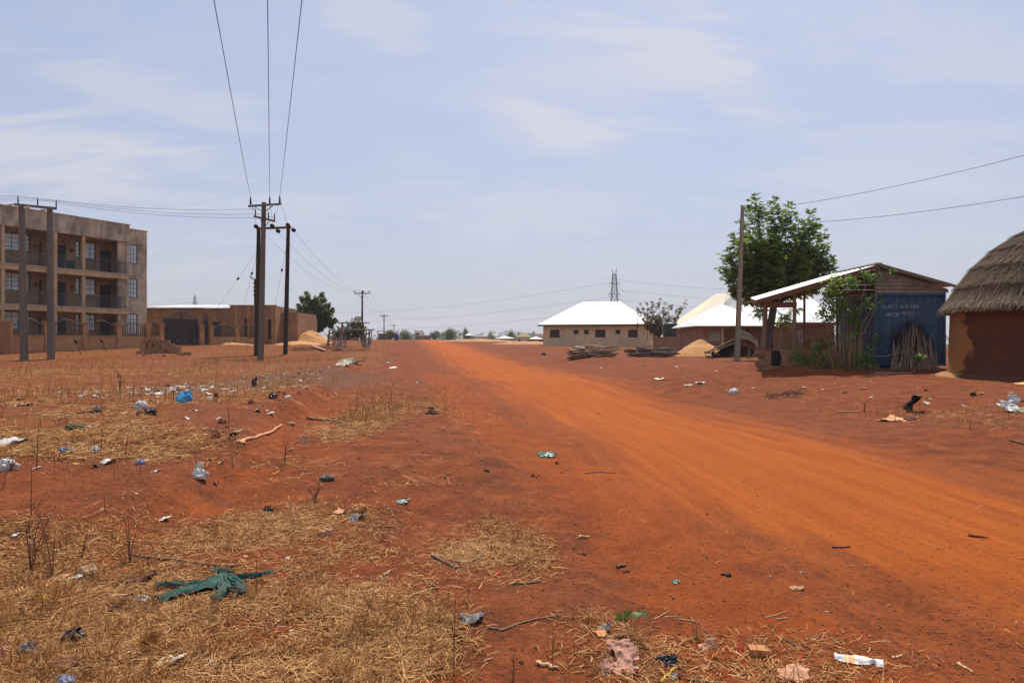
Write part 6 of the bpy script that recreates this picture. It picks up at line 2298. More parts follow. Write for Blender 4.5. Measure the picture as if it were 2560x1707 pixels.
IT = [
    ("bag", 441, 981, 481, 1010, "blue", "plastic_bag", "bright blue plastic bag lying in the left field", "plastic bag", .5),
    ("bag", 336, 998, 369, 1024, "white", "plastic_bag", "round white plastic bag just behind the black rubbish bags", "plastic bag", .1),
    ("bag", 359, 1017, 390, 1041, "black", "rubbish_bag", "shiny black rubbish bag in front of the white bag", "rubbish bag", .1),
    ("bag", 339, 1025, 362, 1041, "darkred", "rubbish_bag", "dark brown bag touching the left of the black rubbish bag", "rubbish bag", 0),
    ("flat", -12, 1104, 62, 1118, "white", "plastic_sheet", "long white plastic strip at the left picture edge", "plastic sheet", 0),
    ("bag", -8, 1143, 42, 1177, "white", "plastic_bag", "crumpled white bag caught by a dark weed at the left edge", "plastic bag", .3),
    ("bag", 146, 1116, 167, 1136, "bluegrey", "plastic_pouch", "blue-patterned pouch in dry grass beside a white scrap", "pouch", .2),
    ("bag", 171, 1114, 186, 1133, "white", "plastic_scrap", "crumpled white scrap right of the blue-patterned pouch", "scrap", .2),
    ("bag", 224, 1113, 247, 1130, "white", "plastic_pouch", "puffed white pouch lying alone right of the blue pouch", "pouch", .2),
    ("bag", 341, 1145, 363, 1162, "bluegrey", "plastic_cup", "grey-blue crushed cup in the middle of the left field", "cup", 0),
    ("flat", 253, 1151, 287, 1162, "white", "paper_strip", "narrow white strip left of the grey-blue cup", "paper", 0),
    ("up", 488, 1156, 507, 1178, "cream", "paper_scrap", "cream folded paper standing on the field edge", "paper", .5),
    ("bag", 478, 1174, 520, 1197, "white", "paper_scrap", "white torn paper with a dark tip below the cream paper", "paper", .3),
    ("flat", 527, 1205, 548, 1213, "black", "plastic_scrap", "black scrap just right of the torn white paper", "scrap", 0),
    ("flat", 38, 1010, 60, 1020, "white", "plastic_scrap", "pale scrap joined to a dark scrap near the left edge", "scrap", 0),
    ("flat", 56, 1009, 79, 1019, "black", "plastic_scrap", "dark scrap right of a pale scrap near the left edge", "scrap", 0),
    ("flat", 87, 1002, 110, 1009, "black", "plastic_scrap", "flat black scrap between the orange scrap and the long stick", "scrap", 0),
    ("flat", 34, 995, 57, 1004, "orange", "plastic_scrap", "orange-red scrap near the left edge of the litter line", "scrap", 0),
    ("bag", 227, 1018, 254, 1032, "grey", "plastic_scrap", "black and grey scrap left of the brown rubbish bag", "scrap", .2),
    ("bag", 535, 981, 548, 1001, "darkred", "plastic_bag", "small dark red-black bag right of the blue bag", "plastic bag", .4),
    ("bag", 516, 989, 534, 1001, "white", "plastic_scrap", "white scrap touching the small dark red bag", "scrap", 0),
    ("up", 631, 945, 644, 969, "black", "plastic_bag", "black plastic bag snagged upright on a weed stem", "plastic bag", .6),
    ("bag", 671, 983, 695, 997, "black", "plastic_scrap", "black crumpled plastic on the grey ash patch edge", "scrap", .3),
    ("flat", 925 - 60, 905, 925 - 20, 914, "grey", "plastic_scrap", "grey scrap right of the pale paper heap", "scrap", 0),
    ("bag", 964, 904, 976, 911, "white", "plastic_scrap", "tiny whitish lump on the far left road shoulder", "scrap", 0),
    ("flat", 970, 914, 993, 928, "cream", "paper_scrap", "cream paper with a dark end on the left shoulder", "paper", 0),
    ("flat", 1040, 954, 1055, 961, "white", "plastic_scrap", "small white scrap lying on the left side of the road", "scrap", 0),
    ("bag", 1070, 1014, 1086, 1024, "darkstone", "stone", "dark flat stone behind the larger dark stones on the road", "stone", 0),
    ("bag", 1064, 1022, 1098, 1038, "darkstone", "stone", "largest dark brown stone on the left side of the road", "stone", 0),
    ("bag", 718, 1052, 740, 1062, "stone", "stone", "pale pink stone on the eroded field lip", "stone", 0),
    ("up", 755, 1090, 770, 1110, "salmon", "paper_scrap", "salmon paper standing by a thin forked twig", "paper", .4),
    ("bag", 721, 1116, 737, 1128, "stone", "stone", "tan stone below the salmon paper", "stone", 0),
    ("bag", 800, 1183, 836, 1200, "grey", "plastic_bag", "grey-black plastic lump on the red shoulder", "plastic bag", .2),
    ("flat", 990, 1247, 1026, 1263, "teal", "crushed_bottle", "pale teal crushed bottle neck on the red shoulder", "bottle", 0),
    ("bag", 1209, 1168, 1224, 1179, "darkstone", "stone", "small dark stone at the loose red road margin", "stone", 0),
    ("bag", 878, 1259, 914, 1280, "orange", "wrapper", "curled orange wrapper beside the dark twig clump", "wrapper", .5),
    ("flat", 832, 1275, 872, 1286, "salmon", "paper_scrap", "flat pink paper left of the curled orange wrapper", "paper", 0),
    ("flat", 868, 1290, 916, 1304, "grey", "plastic_scrap", "dark grey plastic shred below the orange wrapper", "scrap", 0),
    ("bag", 193, 1407, 249, 1444, "tan", "food_packet", "orange and tan packet propped among dead weed stems", "packet", .1),
    ("flat", 172, 1438, 206, 1453, "white", "plastic_scrap", "white scrap under the orange and tan packet", "scrap", 0),
    ("flat", 140, 1436, 176, 1449, "salmon", "plastic_scrap", "reddish shred left of the orange and tan packet", "scrap", 0),
    ("flat", 304, 1437, 388, 1466, "darkred", "rag", "flat dark brown rag left of the green netting", "rag", 0),
    ("bag", 327, 1486, 374, 1511, "cream", "cloth_lump", "cream cloth lump left of the green netting", "rag", .2),
    ("flat", 280, 1483, 332, 1498, "cream", "paper_scrap", "pale paper joined to the cream cloth lump", "paper", 0),
    ("flat", 248, 1503, 316, 1532, "darkred", "rag", "dark red rag below the pale paper", "rag", 0),
    ("bag", 156, 1572, 216, 1605, "black", "rag", "black furry rag in the straw, lower left", "rag", .3),
    ("bag", 44, 1600, 94, 1635, "grey", "plastic_bag", "dark grey striped bag left of the black rag", "plastic bag", .2),
    ("bag", -10, 1610, 34, 1642, "salmon", "plastic_scrap", "pinkish scrap at the lower left picture edge", "scrap", .2),
    ("flat", 128, 1647, 216, 1676, "darkred", "rag", "red-brown leathery rag under a pale lump", "rag", 0),
    ("bag", 170, 1650, 202, 1672, "stone", "stone", "pale round lump on the red-brown leathery rag", "stone", 0),
    ("bag", 137, 1682, 194, 1716, "bluegrey", "drink_packet", "blue and white drink packet at the bottom edge", "packet", .1),
    ("flat", 396, 1638, 462, 1668, "cream", "paper_scrap", "cream torn paper in the bottom left straw", "paper", 0),
    ("bag", 521, 1645, 537, 1656, "white", "bottle_cap", "small white ring-shaped cap in the straw", "cap", 0),
    ("bag", 90, 1486, 119, 1507, "yellow", "plastic_scrap", "yellow piece of plastic in the lower left straw", "scrap", .4),
    ("flat", 398, 1290, 422, 1308, "white", "paper_scrap", "white torn paper in the upper straw patch", "paper", 0),
    ("flat", 34, 1331, 64, 1343, "white", "plastic_scrap", "thin white scrap beside the dead weed, left edge", "scrap", 0),
    ("flat", -4, 1438, 12, 1450, "red", "plastic_scrap", "small red scrap at the left picture edge", "scrap", 0),
    ("bag", 796, 1318, 834, 1338, "salmon", "wrapper", "salmon wrapper in the straw patch by the shoulder", "wrapper", .3),
    ("bag", 656, 1264, 684, 1278, "black", "rag", "black shred in the upper straw patch", "rag", .2),
    ("flat", 1144, 1535, 1210, 1561, "grey", "plastic_bag", "grey-black torn plastic on bare soil, bottom centre", "plastic bag", 0),
    ("bag", 1240, 1427, 1254, 1436, "red", "bottle_cap", "small red cap on the straw tuft", "cap", 0),
    ("bag", 1443, 1376, 1466, 1386, "clod", "brick_piece", "brown clod below the pale wood chip", "clod", 0),
    ("bag", 1556, 1418, 1576, 1430, "clod", "brick_piece", "brown clod by the dark wood chip in the road margin", "clod", 0),
    ("flat", 1492, 1564, 1526, 1578, "grey", "plastic_scrap", "grey shred behind the pink rag", "scrap", 0),
    ("flat", 1488, 1576, 1514, 1592, "orange", "paper_scrap", "pale orange scrap behind the pink rag", "paper", 0),
    ("flat", 1672, 1684, 1702, 1696, "grey", "plastic_scrap", "grey shred beside the yellow strap", "scrap", 0),
    ("bag", 1840, 1610, 1859, 1625, "red", "bottle_cap", "bright red cap between the crumpled paper and the brick", "cap", 0),
    ("flat", 1948, 1662, 2024, 1712, "salmon", "wrapper", "tan and red wrapper at the bottom right edge", "wrapper", 0),
    ("bag", 1801, 1429, 1811, 1438, "black", "pebble", "smaller of two black pebbles on the road margin", "pebble", 0),
    ("bag", 1812, 1428, 1828, 1440, "black", "pebble", "larger of two black pebbles on the road margin", "pebble", 0),
    ("flat", 1680, 1450, 1698, 1461, "green", "plastic_scrap", "small green scrap on the road margin", "scrap", 0),
    ("bag", 1820, 972, 1846, 984, "white", "plastic_bag", "white and grey bag on the right road edge", "plastic bag", .5),
    ("flat", 1636, 945, 1663, 952, "cream", "paper_scrap", "pale scrap on the right shoulder, farther one", "paper", 0),
    ("flat", 1711, 960, 1729, 967, "cream", "paper_scrap", "pale scrap on the right shoulder, left of the white bag", "paper", 0),
    ("flat", 1742, 954, 1762, 961, "white", "paper_scrap", "whitish scrap between the pale scrap and the white bag", "paper", 0),
    ("flat", 1471, 901, 1484, 907, "black", "plastic_scrap", "small black scrap before the left firewood pile", "scrap", 0),
    ("bag", 1352, 879, 1366, 889, "darkstone", "stone", "dark lump left of the firewood on the right shoulder", "stone", 0),
    ("flat", 2204, 1046, 2252, 1057, "orange", "plastic_scrap", "red-brown flat scrap below the upright black bag", "scrap", 0),
    ("flat", 2256, 1044, 2286, 1052, "darkred", "plastic_scrap", "dark flat scrap below the upright black bag", "scrap", 0),
    ("flat", 2518, 1014, 2562, 1040, "tan", "cardboard_piece", "tan cardboard under the torn white bag", "cardboard", 0),
    ("bag", 2426, 979, 2440, 990, "black", "plastic_scrap", "small black scrap before the hut's shadow", "scrap", .2),
    ("bag", 2448, 978, 2462, 987, "stone", "stone", "pale stone right of the small black scrap", "stone", 0),
    ("bag", 2153, 966, 2166, 974, "stone", "stone", "pale stone on the bank left of the upright black bag", "stone", 0),
    ("bag", 1997, 1424, 2013, 1433, "stone", "stone", "pale pebble on the lower road surface, farther one", "pebble", 0),
    ("bag", 1918, 1434, 1930, 1444, "stone", "stone", "pale pebble on the lower road surface, left one", "pebble", 0),
    ("flat", 1975, 1468, 2008, 1476, "tan", "bark_chip", "flat tan chip on the lower road surface", "chip", 0),
    ("bag", 2060, 1523, 2073, 1531, "stone", "stone", "pale pebble above the striped packet", "pebble", 0),
    ("flat", 1346, 1131, 1390, 1147, "green", "leaf", "long fresh green leaf lying on the road", "leaf", 0),
]
for a in IT:
    item(a[0], *a[1:5], a[5], a[6], a[7], a[8], knot=a[9])

def soft_heap(pieces, mat, name, label, cat, mat2=None):
    """one crumpled thing built of several folded sheets joined in a single mesh: (x0, y0, x1, y1, rise, tilt) in photo pixels"""
    org, VV, QQ, b0 = None, [], [], 0
    for x0, y0, x1, y1, rise, tilt in pieces:
        _sd[0] += 1
        g_ = ground_px([(x0 + x1) / 2], [y1])[0]
        org = g_ if org is None else org
        s_ = g_[1] / F
        w, h = (x1 - x0) * s_, (y1 - y0) * s_
        me = sheet_mesh("tmp", w, h * 1.2, .3 * min(w, h), lm[mat], _sd[0], .5, 15)
        co = np.empty(len(me.vertices) * 3, np.float32)
        me.vertices.foreach_get("co", co)
        co = co.reshape(-1, 3)
        ct, st_ = math.cos(tilt), math.sin(tilt)
        c2 = np.stack([co[:, 0], co[:, 1] * ct - co[:, 2] * st_, co[:, 1] * st_ + co[:, 2] * ct], 1)
        c2[:, 2] -= c2[:, 2].min()
        if VV:                                               # sew the new fold to the previous one
            A_, B_ = VV[-1], c2 + g_ - org + np.array([0, .3 * h, rise * s_ - .004])
            ia, ib = np.unravel_index(((A_[:, None] - B_[None]) ** 2).sum(-1).argmin(), (len(A_), len(B_)))
            ja, jb = (ia + 1 if ia + 1 < len(A_) else ia - 1), (ib + 1 if ib + 1 < len(B_) else ib - 1)
            QQ.append(np.array([[b0 - len(A_) + ia, b0 - len(A_) + ja, b0 + jb, b0 + ib]]))
        VV.append(c2 + g_ - org + np.array([0, .3 * h, rise * s_ - .004]))
        fq = np.empty(len(me.loops), np.int32)
        me.loops.foreach_get("vertex_index", fq)
        QQ.append(fq.reshape(-1, 4) + b0)
        b0 += len(co)
        bpy.data.meshes.remove(me)
    o = link(name, np_mesh(name, np.concatenate(VV), np.concatenate(QQ), lm[mat], False), None, tuple(org))
    return tag(o, label, cat)


soft_heap([(1512, 1636, 1564, 1682, 0, .25), (1540, 1614, 1598, 1668, 2, .5), (1504, 1644, 1536, 1680, 0, .7), (1544, 1640, 1594, 1678, 0, .2), (1520, 1604, 1584, 1640, 12, .5)], "pink", "rag", "dirty pink rag heaped around a dark hollow", "rag")
soft_heap([(1528, 1612, 1574, 1640, 3, .8), (1534, 1618, 1568, 1646, 0, .3)], "black", "hollow_shade", "black sheet standing in for shade in the hollow of the pink rag", "rag")  # black folds added where the hollow is only in shade
soft_heap([(1636, 1634, 1676, 1656, 0, .6), (1660, 1638, 1698, 1666, 0, .8)], "black", "worn_shoe", "black and grey shoe-like rag right of the pink rag", "rag")
def upright_bag():
    q = ground_px([2280], [1029])[0]
    s_ = q[1] / F
    cl_ = [(2279, 1030, 15), (2273, 1018, 20), (2280, 1008, 17), (2288, 999, 19), (2288, 991, 24), (2283, 985, 12)]
    n, m = 22, 12
    t_ = np.linspace(0, len(cl_) - 1, n)
    cx_, cy_, wd_ = (np.interp(t_, np.arange(len(cl_)), [c[k] for c in cl_]) for k in range(3))
    v = np.linspace(-.5, .5, m)
    x = (cx_[:, None] - 2280 + v[None] * wd_[:, None] * (1 + .35 * fbm(t_ * 1.9, t_ * 0, 2, 3)[:, None])) * s_
    z = (1029 - cy_[:, None] + 0 * v[None] + 3 * fbm(t_[:, None] * 0 + 2, v[None] * 5, 2, 5)) * s_
    d = .22 * fbm(t_[:, None] * 1.6, v[None] * 3.5, 3, 9) + .09 * np.sin(t_)[:, None]
    V = np.concatenate([np.stack([x, d - .05 * (1 - (2 * v[None]) ** 2), z], -1).reshape(-1, 3), np.stack([x, d + .06 * (1 - (2 * v[None]) ** 2) + .004, z], -1).reshape(-1, 3)])
    i = np.arange(n * m).reshape(n, m)
    Q = np.stack([i[:-1, :-1].ravel(), i[:-1, 1:].ravel(), i[1:, 1:].ravel(), i[1:, :-1].ravel()], 1)
    e = np.concatenate([i[0], i[1:, -1], i[-1, :-1][::-1], i[1:-1, 0][::-1]])
    R_ = np.stack([e, np.roll(e, -1), np.roll(e, -1) + n * m, e + n * m], 1)
    o = link("plastic_bag", np_mesh("plastic_bag", V, np.concatenate([Q, Q[:, ::-1] + n * m, R_[:, ::-1]]), lm["black"], False), None, tuple(q - np.array([0, 0, .01])))
    tag(o, "black plastic bag standing upright on the right bank", "plastic bag")


upright_bag()
soft_heap([(840, 900, 872, 914, 0, .4), (848, 895, 884, 912, 0, .9), (842, 900, 878, 913, 0, .7)], "cream", "rubbish_pile", "pale heap of torn paper beside the road's left edge", "rubbish")
soft_heap([(2508, 1000, 2540, 1028, 0, .9), (2526, 990, 2552, 1014, 3, 1.1), (2520, 1008, 2560, 1030, 0, .5)], "white", "plastic_bag", "torn white and tan bag at the right picture edge", "plastic bag")
soft_heap([(1746, 1604, 1776, 1622, 0, .5), (1762, 1596, 1794, 1620, 0, .9)], "salmon", "crumpled_paper", "crumpled pink-white paper at the end of a thin twig", "paper")

# green glass bottle in the field
b = ground_px([166], [1075])[0]
T = thing("green_bottle", "green bottle lying in the dry grass of the left field", "bottle", tuple(b), .25)
MB().lathe([(.03, 0), (.034, .01), (.034, .15), (.014, .2), (.013, .25)], 14).build("body", lm["green"], T, True, (0, 0, .034), (0, R(90), 0))
MB().lathe([(.016, .25), (.016, .27)], 12).build("cap", lm["white"], T, True, (0, 0, .034), (0, R(90), 0))

# brick piece
q = ground_px([1901], [1640])[0]
o = MB().box(-.052, .052, -.035, .035, -.005, .036)
tag(o.build("brick_piece", lm["brickm"], None, False, tuple(q + np.array([0, .03, 0])), (0, .03, -.08)), "orange brick piece lying right of the red cap", "brick")

# striped paper packet
def packet():
    q = ground_px([2085, 2206], [1645, 1660])
    a, b = Vector(q[0]), Vector(q[1])
    L = (b - a).length
    n, m = 22, 8
    V = []
    for j in range(m + 1):
        for i in range(n + 1):
            u, v = i / n, j / m - .5
            wdt = .085 * (math.sin(math.pi * min(1, u * 1.15 + .08)) ** .5 if u < .85 else .85)
            z = .022 * (1 - (2 * v) ** 2) + .006 * float(fbm(np.array([u * 6]), np.array([v * 5]), 3, 4)[0]) * 4
            V.append((u * L, v * wdt, max(z, .002) + .006))
    i = np.arange((m + 1) * (n + 1)).reshape(m + 1, n + 1)
    Q = np.stack([i[:-1, :-1].ravel(), i[:-1, 1:].ravel(), i[1:, 1:].ravel(), i[1:, :-1].ravel()], 1)
    mt_ = bpy.data.materials.new("striped_packet_print")
    mt_.use_nodes = True
    t = mt_.node_tree
    s_ = N(t, "ShaderNodeSeparateXYZ")
    LK(t, N(t, "ShaderNodeTexCoord").outputs["Object"], s_.inputs[0])
    u = MATH(t, "DIVIDE", s_.outputs[0], L)
    c = RAMP(t, u, [(0, (.72, .66, .60)), (.22, (.80, .45, .12)), (.30, (.62, .14, .10)), (.34, (.76, .40, .12)), (.42, (.76, .70, .62))], "CONSTANT")
    LK(t, c, t.nodes["Principled BSDF"].inputs["Base Color"])
    o = link("food_packet", np_mesh("food_packet", V, Q, mt_, True), None, a, (0, 0, math.atan2(b.y - a.y, b.x - a.x)))
    tag(o, "flat cream packet with orange and red stripes, bottom right", "packet")


packet()


# green netting
def netting():
    strips = [
        ([(392, 1512), (450, 1492), (520, 1475), (556, 1452), (585, 1450)], (34, 46, 52, 40, 22), 1),
        ([(388, 1478), (430, 1470), (500, 1470), (545, 1458)], (14, 20, 24, 20), 2),
        ([(556, 1455), (562, 1485), (540, 1508), (528, 1508)], (40, 36, 30, 18), 3),
        ([(575, 1456), (610, 1480), (604, 1494), (570, 1490)], (34, 30, 26, 18), 4),
        ([(585, 1458), (630, 1454), (665, 1447), (680, 1440)], (14, 10, 10, 14), 5),
        ([(530, 1445), (552, 1440), (580, 1446)], (22, 30, 22), 6)]
    V, Q, b0 = [], [], 0
    org = ground_px([540], [1475])[0]
    for pts, wd, sd in strips:
        g_ = ground_px([p[0] for p in pts], [p[1] for p in pts])
        n, m = 40, 14
        t = np.linspace(0, len(pts) - 1, n)
        c = np.stack([np.interp(t, np.arange(len(pts)), g_[:, k]) for k in range(3)], 1)
        for _ in range(4):
            c[1:-1] = (c[:-2] + 2 * c[1:-1] + c[2:]) / 4
        w = np.interp(t, np.arange(len(pts)), wd) * c[:, 1] / F * .8
        d = np.gradient(c[:, :2], axis=0)
        d /= np.linalg.norm(d, axis=1, keepdims=True)
        pr = np.stack([-d[:, 1], d[:, 0]], 1)
        v = np.linspace(-.5, .5, m)
        wob = 1 + .3 * fbm(t * 1.7 + sd * 5, t * 0 + sd, 2, sd)
        off = (v[None] * (w * wob)[:, None])
        x = c[:, 0, None] + pr[:, 0, None] * off
        y = c[:, 1, None] + pr[:, 1, None] * off
        fold = np.abs(np.sin(v[None] * 9 + 2.2 * fbm(t[:, None] * 1.3 + sd, v[None] * 2 + sd, 2, sd) * 4 + sd)) * .026 + .032 * (.5 + fbm(t[:, None] * 2 + sd * 3, v[None] * 2, 3, sd + 3)) * (1 - (2 * v[None]) ** 4)
        z = H(x, y) + .012 + fold + .006 * sd / 6
        V.append(np.stack([x, y, z], -1).reshape(-1, 3) - org)
        i = np.arange(n * m).reshape(n, m) + b0
        Q.append(np.stack([i[:-1, :-1].ravel(), i[:-1, 1:].ravel(), i[1:, 1:].ravel(), i[1:, :-1].ravel()], 1))
        b0 += n * m
    o = link("green_netting", np_mesh("green_netting", np.concatenate(V), np.concatenate(Q), mt["mesh_green"], True), None, tuple(org))
    tag(o, "crumpled dark green netting cloth lying on the straw", "netting")


netting()

# yellow strap and named sticks
stick([(1649, 1704), (1670, 1690), (1690, 1668), (1693, 1650)], .006, "yellow", "yellow_strap", "curved yellow strap right of the pink rag", "strap", r1=.005)
ST = [
    ([(327, 1387), (420, 1400), (500, 1411), (595, 1417)], .011, "wood", "long straight brown stick above the green netting"),
    ([(767, 1046), (800, 1052), (840, 1057), (877, 1067)], .03, "wood", "thick dark knotty stick on the pale dry patch"),
    ([(103, 1042), (200, 1033), (300, 1027)], .014, "wood", "long thin stick lying left of the rubbish bags"),
    ([(196, 1083), (248, 1079)], .012, "wood", "short dark stick right of the green bottle"),
    ([(893, 1313), (950, 1318), (1013, 1317)], .006, "wood", "thin straight twig on the bare red shoulder"),
    ([(1080, 1393), (1105, 1402), (1140, 1421), (1152, 1419)], .012, "wood", "dark forked twig left of the curved branch"),
    ([(1132, 1405), (1165, 1409), (1192, 1398), (1208, 1381)], .011, "wood", "dark curved branch at the edge of the straw tuft"),
    ([(1022, 1493), (1060, 1478), (1095, 1470)], .007, "palewood", "pale split stick meeting another at a point"),
    ([(1058, 1450), (1082, 1462), (1097, 1472)], .007, "wood", "brown stick meeting the pale split stick"),
    ([(684, 1434), (720, 1416), (760, 1402), (806, 1393)], .007, "wood", "slanting brown twig right of the green netting tail"),
    ([(722, 1447), (780, 1438), (841, 1434)], .006, "wood", "thin twig below the slanting brown twig"),
    ([(958, 1439), (974, 1428)], .008, "palewood", "short pale stick on bare soil, bottom centre"),
    ([(948, 1451), (966, 1453)], .009, "wood", "short dark chip below the short pale stick"),
    ([(1442, 1344), (1470, 1345)], .013, "palewood", "pale wood chip in the loose red road margin"),
    ([(1541, 1420), (1568, 1413)], .013, "wood", "dark wood chip in the loose red road margin"),
    ([(1722, 1542), (1752, 1562), (1783, 1597)], .005, "wood", "thin curved twig leading to the crumpled paper"),
    ([(1337, 1659), (1370, 1665), (1400, 1675)], .011, "palewood", "pale thick stick on the soil left of the pink rag"),
    ([(2393, 1657), (2431, 1680)], .007, "palewood", "short pale stick on the lower right road"),
    ([(2232, 1646), (2254, 1636)], .006, "palewood", "short stick right of the striped packet"),
    ([(1250, 1576), (1310, 1556), (1375, 1542), (1400, 1538)], .006, "wood", "long bent twig left of the green seedling"),
    ([(1460, 1183), (1500, 1180), (1538, 1183)], .008, "wood", "thin twig lying across the dark road edge"),
    ([(2083, 1369), (2127, 1368)], .010, "clod", "reddish twig on the lower road"),
    ([(2420, 1339), (2445, 1343), (2470, 1346)], .014, "clod", "orange-red root sliver on the road, right side"),
    ([(1268, 1462), (1310, 1459), (1352, 1456)], .009, "wood", "brown stick below the straw tuft"),
    ([(1715, 1698), (1760, 1703), (1820, 1708)], .006, "palewood", "pale cane at the bottom edge right of the strap"),
    ([(2095, 1032), (2130, 1030), (2154, 1026)], .016, "palewood", "pale branch on the right bank below the dark brush"),
    ([(2526, 1101), (2545, 1107), (2562, 1113)], .02, "wood", "branch end at the right picture edge"),
    ([(600, 1110), (640, 1096), (690, 1074), (705, 1066)], .022, "salmon", "long pinkish root along the eroded field lip"),
    ([(735, 1112), (750, 1098), (768, 1073)], .007, "wood", "forked thin twig rising beside the salmon paper"),
]
for p, r_, m_, lb in ST:
    stick(p, r_, m_, "stick", lb)
for i in range(16):
    x, y = random.uniform(640, 1250), random.uniform(1300, 1690)
    l, a = random.uniform(16, 50), random.uniform(-.5, .5)
    stick([(x, y), (x + l * .5, y + l * .5 * a + random.uniform(-3, 3)), (x + l, y + l * a)], random.uniform(.003, .006), random.choice(["wood", "palewood"]), "twig", "small loose twig on the bare soil at bottom centre", "twig", "loose twigs bottom centre", n=7, wob=.004)
for i in range(18):
    x, y = random.uniform(1480, 2050), random.uniform(1540, 1700)
    l, a = random.uniform(18, 60), random.uniform(-.6, .6)
    stick([(x, y), (x + l * .5, y + l * .5 * a + random.uniform(-3, 3)), (x + l, y + l * a)], random.uniform(.0025, .005), random.choice(["wood", "palewood", "palewood"]), "twig", "small dry stalk in the trash around the pink rag", "twig", "dry stalks around the pink rag", n=7, wob=.004)
for i in range(26):
    x, y = random.uniform(1908, 1994), random.uniform(982, 997)
    l, a = random.uniform(14, 36), random.uniform(-.35, .35)
    stick([(x, y), (x + l * .5, y + l * .3 * a), (x + l, y + l * a * .5)], random.uniform(.008, .016), "darkstone", "brush_twig", "blackened twig in the little burnt brush heap on the right bank", "twig", "burnt brush heap", lift=random.uniform(.02, .16), n=6, wob=.02)


# scattered small scraps: meshes shared, each scrap an object
def scatter(n, px, py, mats, size, label, group, name="plastic_scrap", cat="scrap", sheet=True):
    pool = {}
    xs, ys = [], []
    for _ in range(n):
        xs.append(px())
        ys.append(py(xs[-1]))
    g_ = ground_px(xs, ys)
    for q in g_:
        m_ = random.choice(mats)
        k = (m_, random.randrange(3))
        if k not in pool:
            pool[k] = sheet_mesh(name, 1, .7, .28, lm[m_], 40 + len(pool) * 3, .8, 7) if sheet else bag_mesh(name, 1, .8, .7, lm[m_], 60 + len(pool))
        s_ = random.uniform(*size)
        o = link(name, pool[k], None, (q[0], q[1], q[2] - .002), (random.uniform(-.15, .15), random.uniform(-.2, .2), random.uniform(0, 6.28)))
        o.scale = (s_, s_, s_ * random.uniform(.7, 1.3))
        tag(o, label, cat, group)


U = random.uniform
scatter(46, lambda: random.gauss(455, 60), lambda x: random.gauss(972, 6), ["white", "white", "cream", "grey"], (.07, .24), "white or grey plastic scrap in the dense litter line behind the blue bag", "litter line behind the blue bag")
scatter(36, lambda: U(140, 400), lambda x: random.gauss(984, 8), ["white", "white", "cream", "grey", "black"], (.06, .17), "small pale or dark scrap in the sparse litter left of the dense line", "sparse litter line")
scatter(44, lambda: U(0, 620), lambda x: U(900, 1180), ["white", "cream", "black", "grey", "white", "salmon"], (.04, .12), "tiny paper or plastic scrap strewn over the left field", "scraps over the left field")
scatter(40, lambda: U(600, 860), lambda x: U(905, 990), ["white", "grey", "black", "cream", "grey"], (.06, .2), "tiny scrap in the grey burnt patch beside the road", "scraps in the burnt patch")
scatter(24, lambda: U(540, 830), lambda x: 1120 - (x - 540) * .72 + random.gauss(0, 12), ["salmon", "cream", "clod", "darkstone", "white"], (.05, .16), "small scrap or clod along the eroded lip of the left field", "scraps along the field lip")
scatter(36, lambda: U(1100, 2560), lambda x: 905 + max(0, x - 1400) * .085 + random.gauss(0, 18), ["cream", "stone", "white", "darkstone"], (.05, .16), "small pale scrap or stone on the right road bank", "scraps on the right bank")
scatter(46, lambda: U(0, 900), lambda x: U(1230, 1690), ["cream", "salmon", "tan", "darkred", "white", "tan"], (.015, .045), "small leaf-like scrap in the foreground straw", "scraps in the foreground straw")
scatter(46, lambda: U(900, 1950), lambda x: U(1190, 1690), ["clod", "darkstone", "clod", "stone"], (.008, .026), "small clod or pebble on the bare foreground soil", "clods on the foreground soil", "clod", "clod", False)
scatter(40, lambda: U(860, 1500), lambda x: U(930, 1200), ["clod", "clod", "tan"], (.018, .05), "small clod or chip on the left road shoulder", "clods on the road shoulder", "clod", "clod", False)
scatter(18, lambda: U(480, 840), lambda x: 1085 - (x - 540) * .72 + random.gauss(0, 8), ["clod"], (.04, .13), "soil clod broken off the eroded lip of the left field", "clods at the field lip", "clod", "clod", False)
scatter(14, lambda: U(350, 460), lambda x: U(884, 892), ["clod", "stone", "tan"], (.08, .2), "broken block crumb at the foot of the block stack", "crumbs at the block stack", "clod", "clod", False)


# dead weeds
def weed_mesh(h, stems, branches, spread, r0, seed):
    r_ = random.Random(seed)
    m = MB()
    for s in range(stems):
        a = r_.uniform(0, 6.28)
        k = r_.uniform(.2, 1) * spread
        top = Vector((math.cos(a) * k * h, math.sin(a) * k * h, h * r_.uniform(.65, 1)))
        c = Vector((math.cos(a) * k * h * .25, math.sin(a) * k * h * .25, top.z * .55))
        cv = [Vector(p) for p in bez((0, 0, -.03), c, top, 7)]
        m.tube(cv, list(np.linspace(r0, r0 * .35, 7)), 5)
        for b in range(branches):
            i = r_.randint(1, 5)
            d = Vector((r_.uniform(-1, 1), r_.uniform(-1, 1), r_.uniform(.5, 1.3))).normalized() * h * r_.uniform(.15, .4)
            m.tube([cv[i], cv[i] + d * .5 + Vector((0, 0, .02)), cv[i] + d], [r0 * .5, r0 * .4, r0 * .2], 4)
    return m.mesh("dry_weed", mt["twig"])


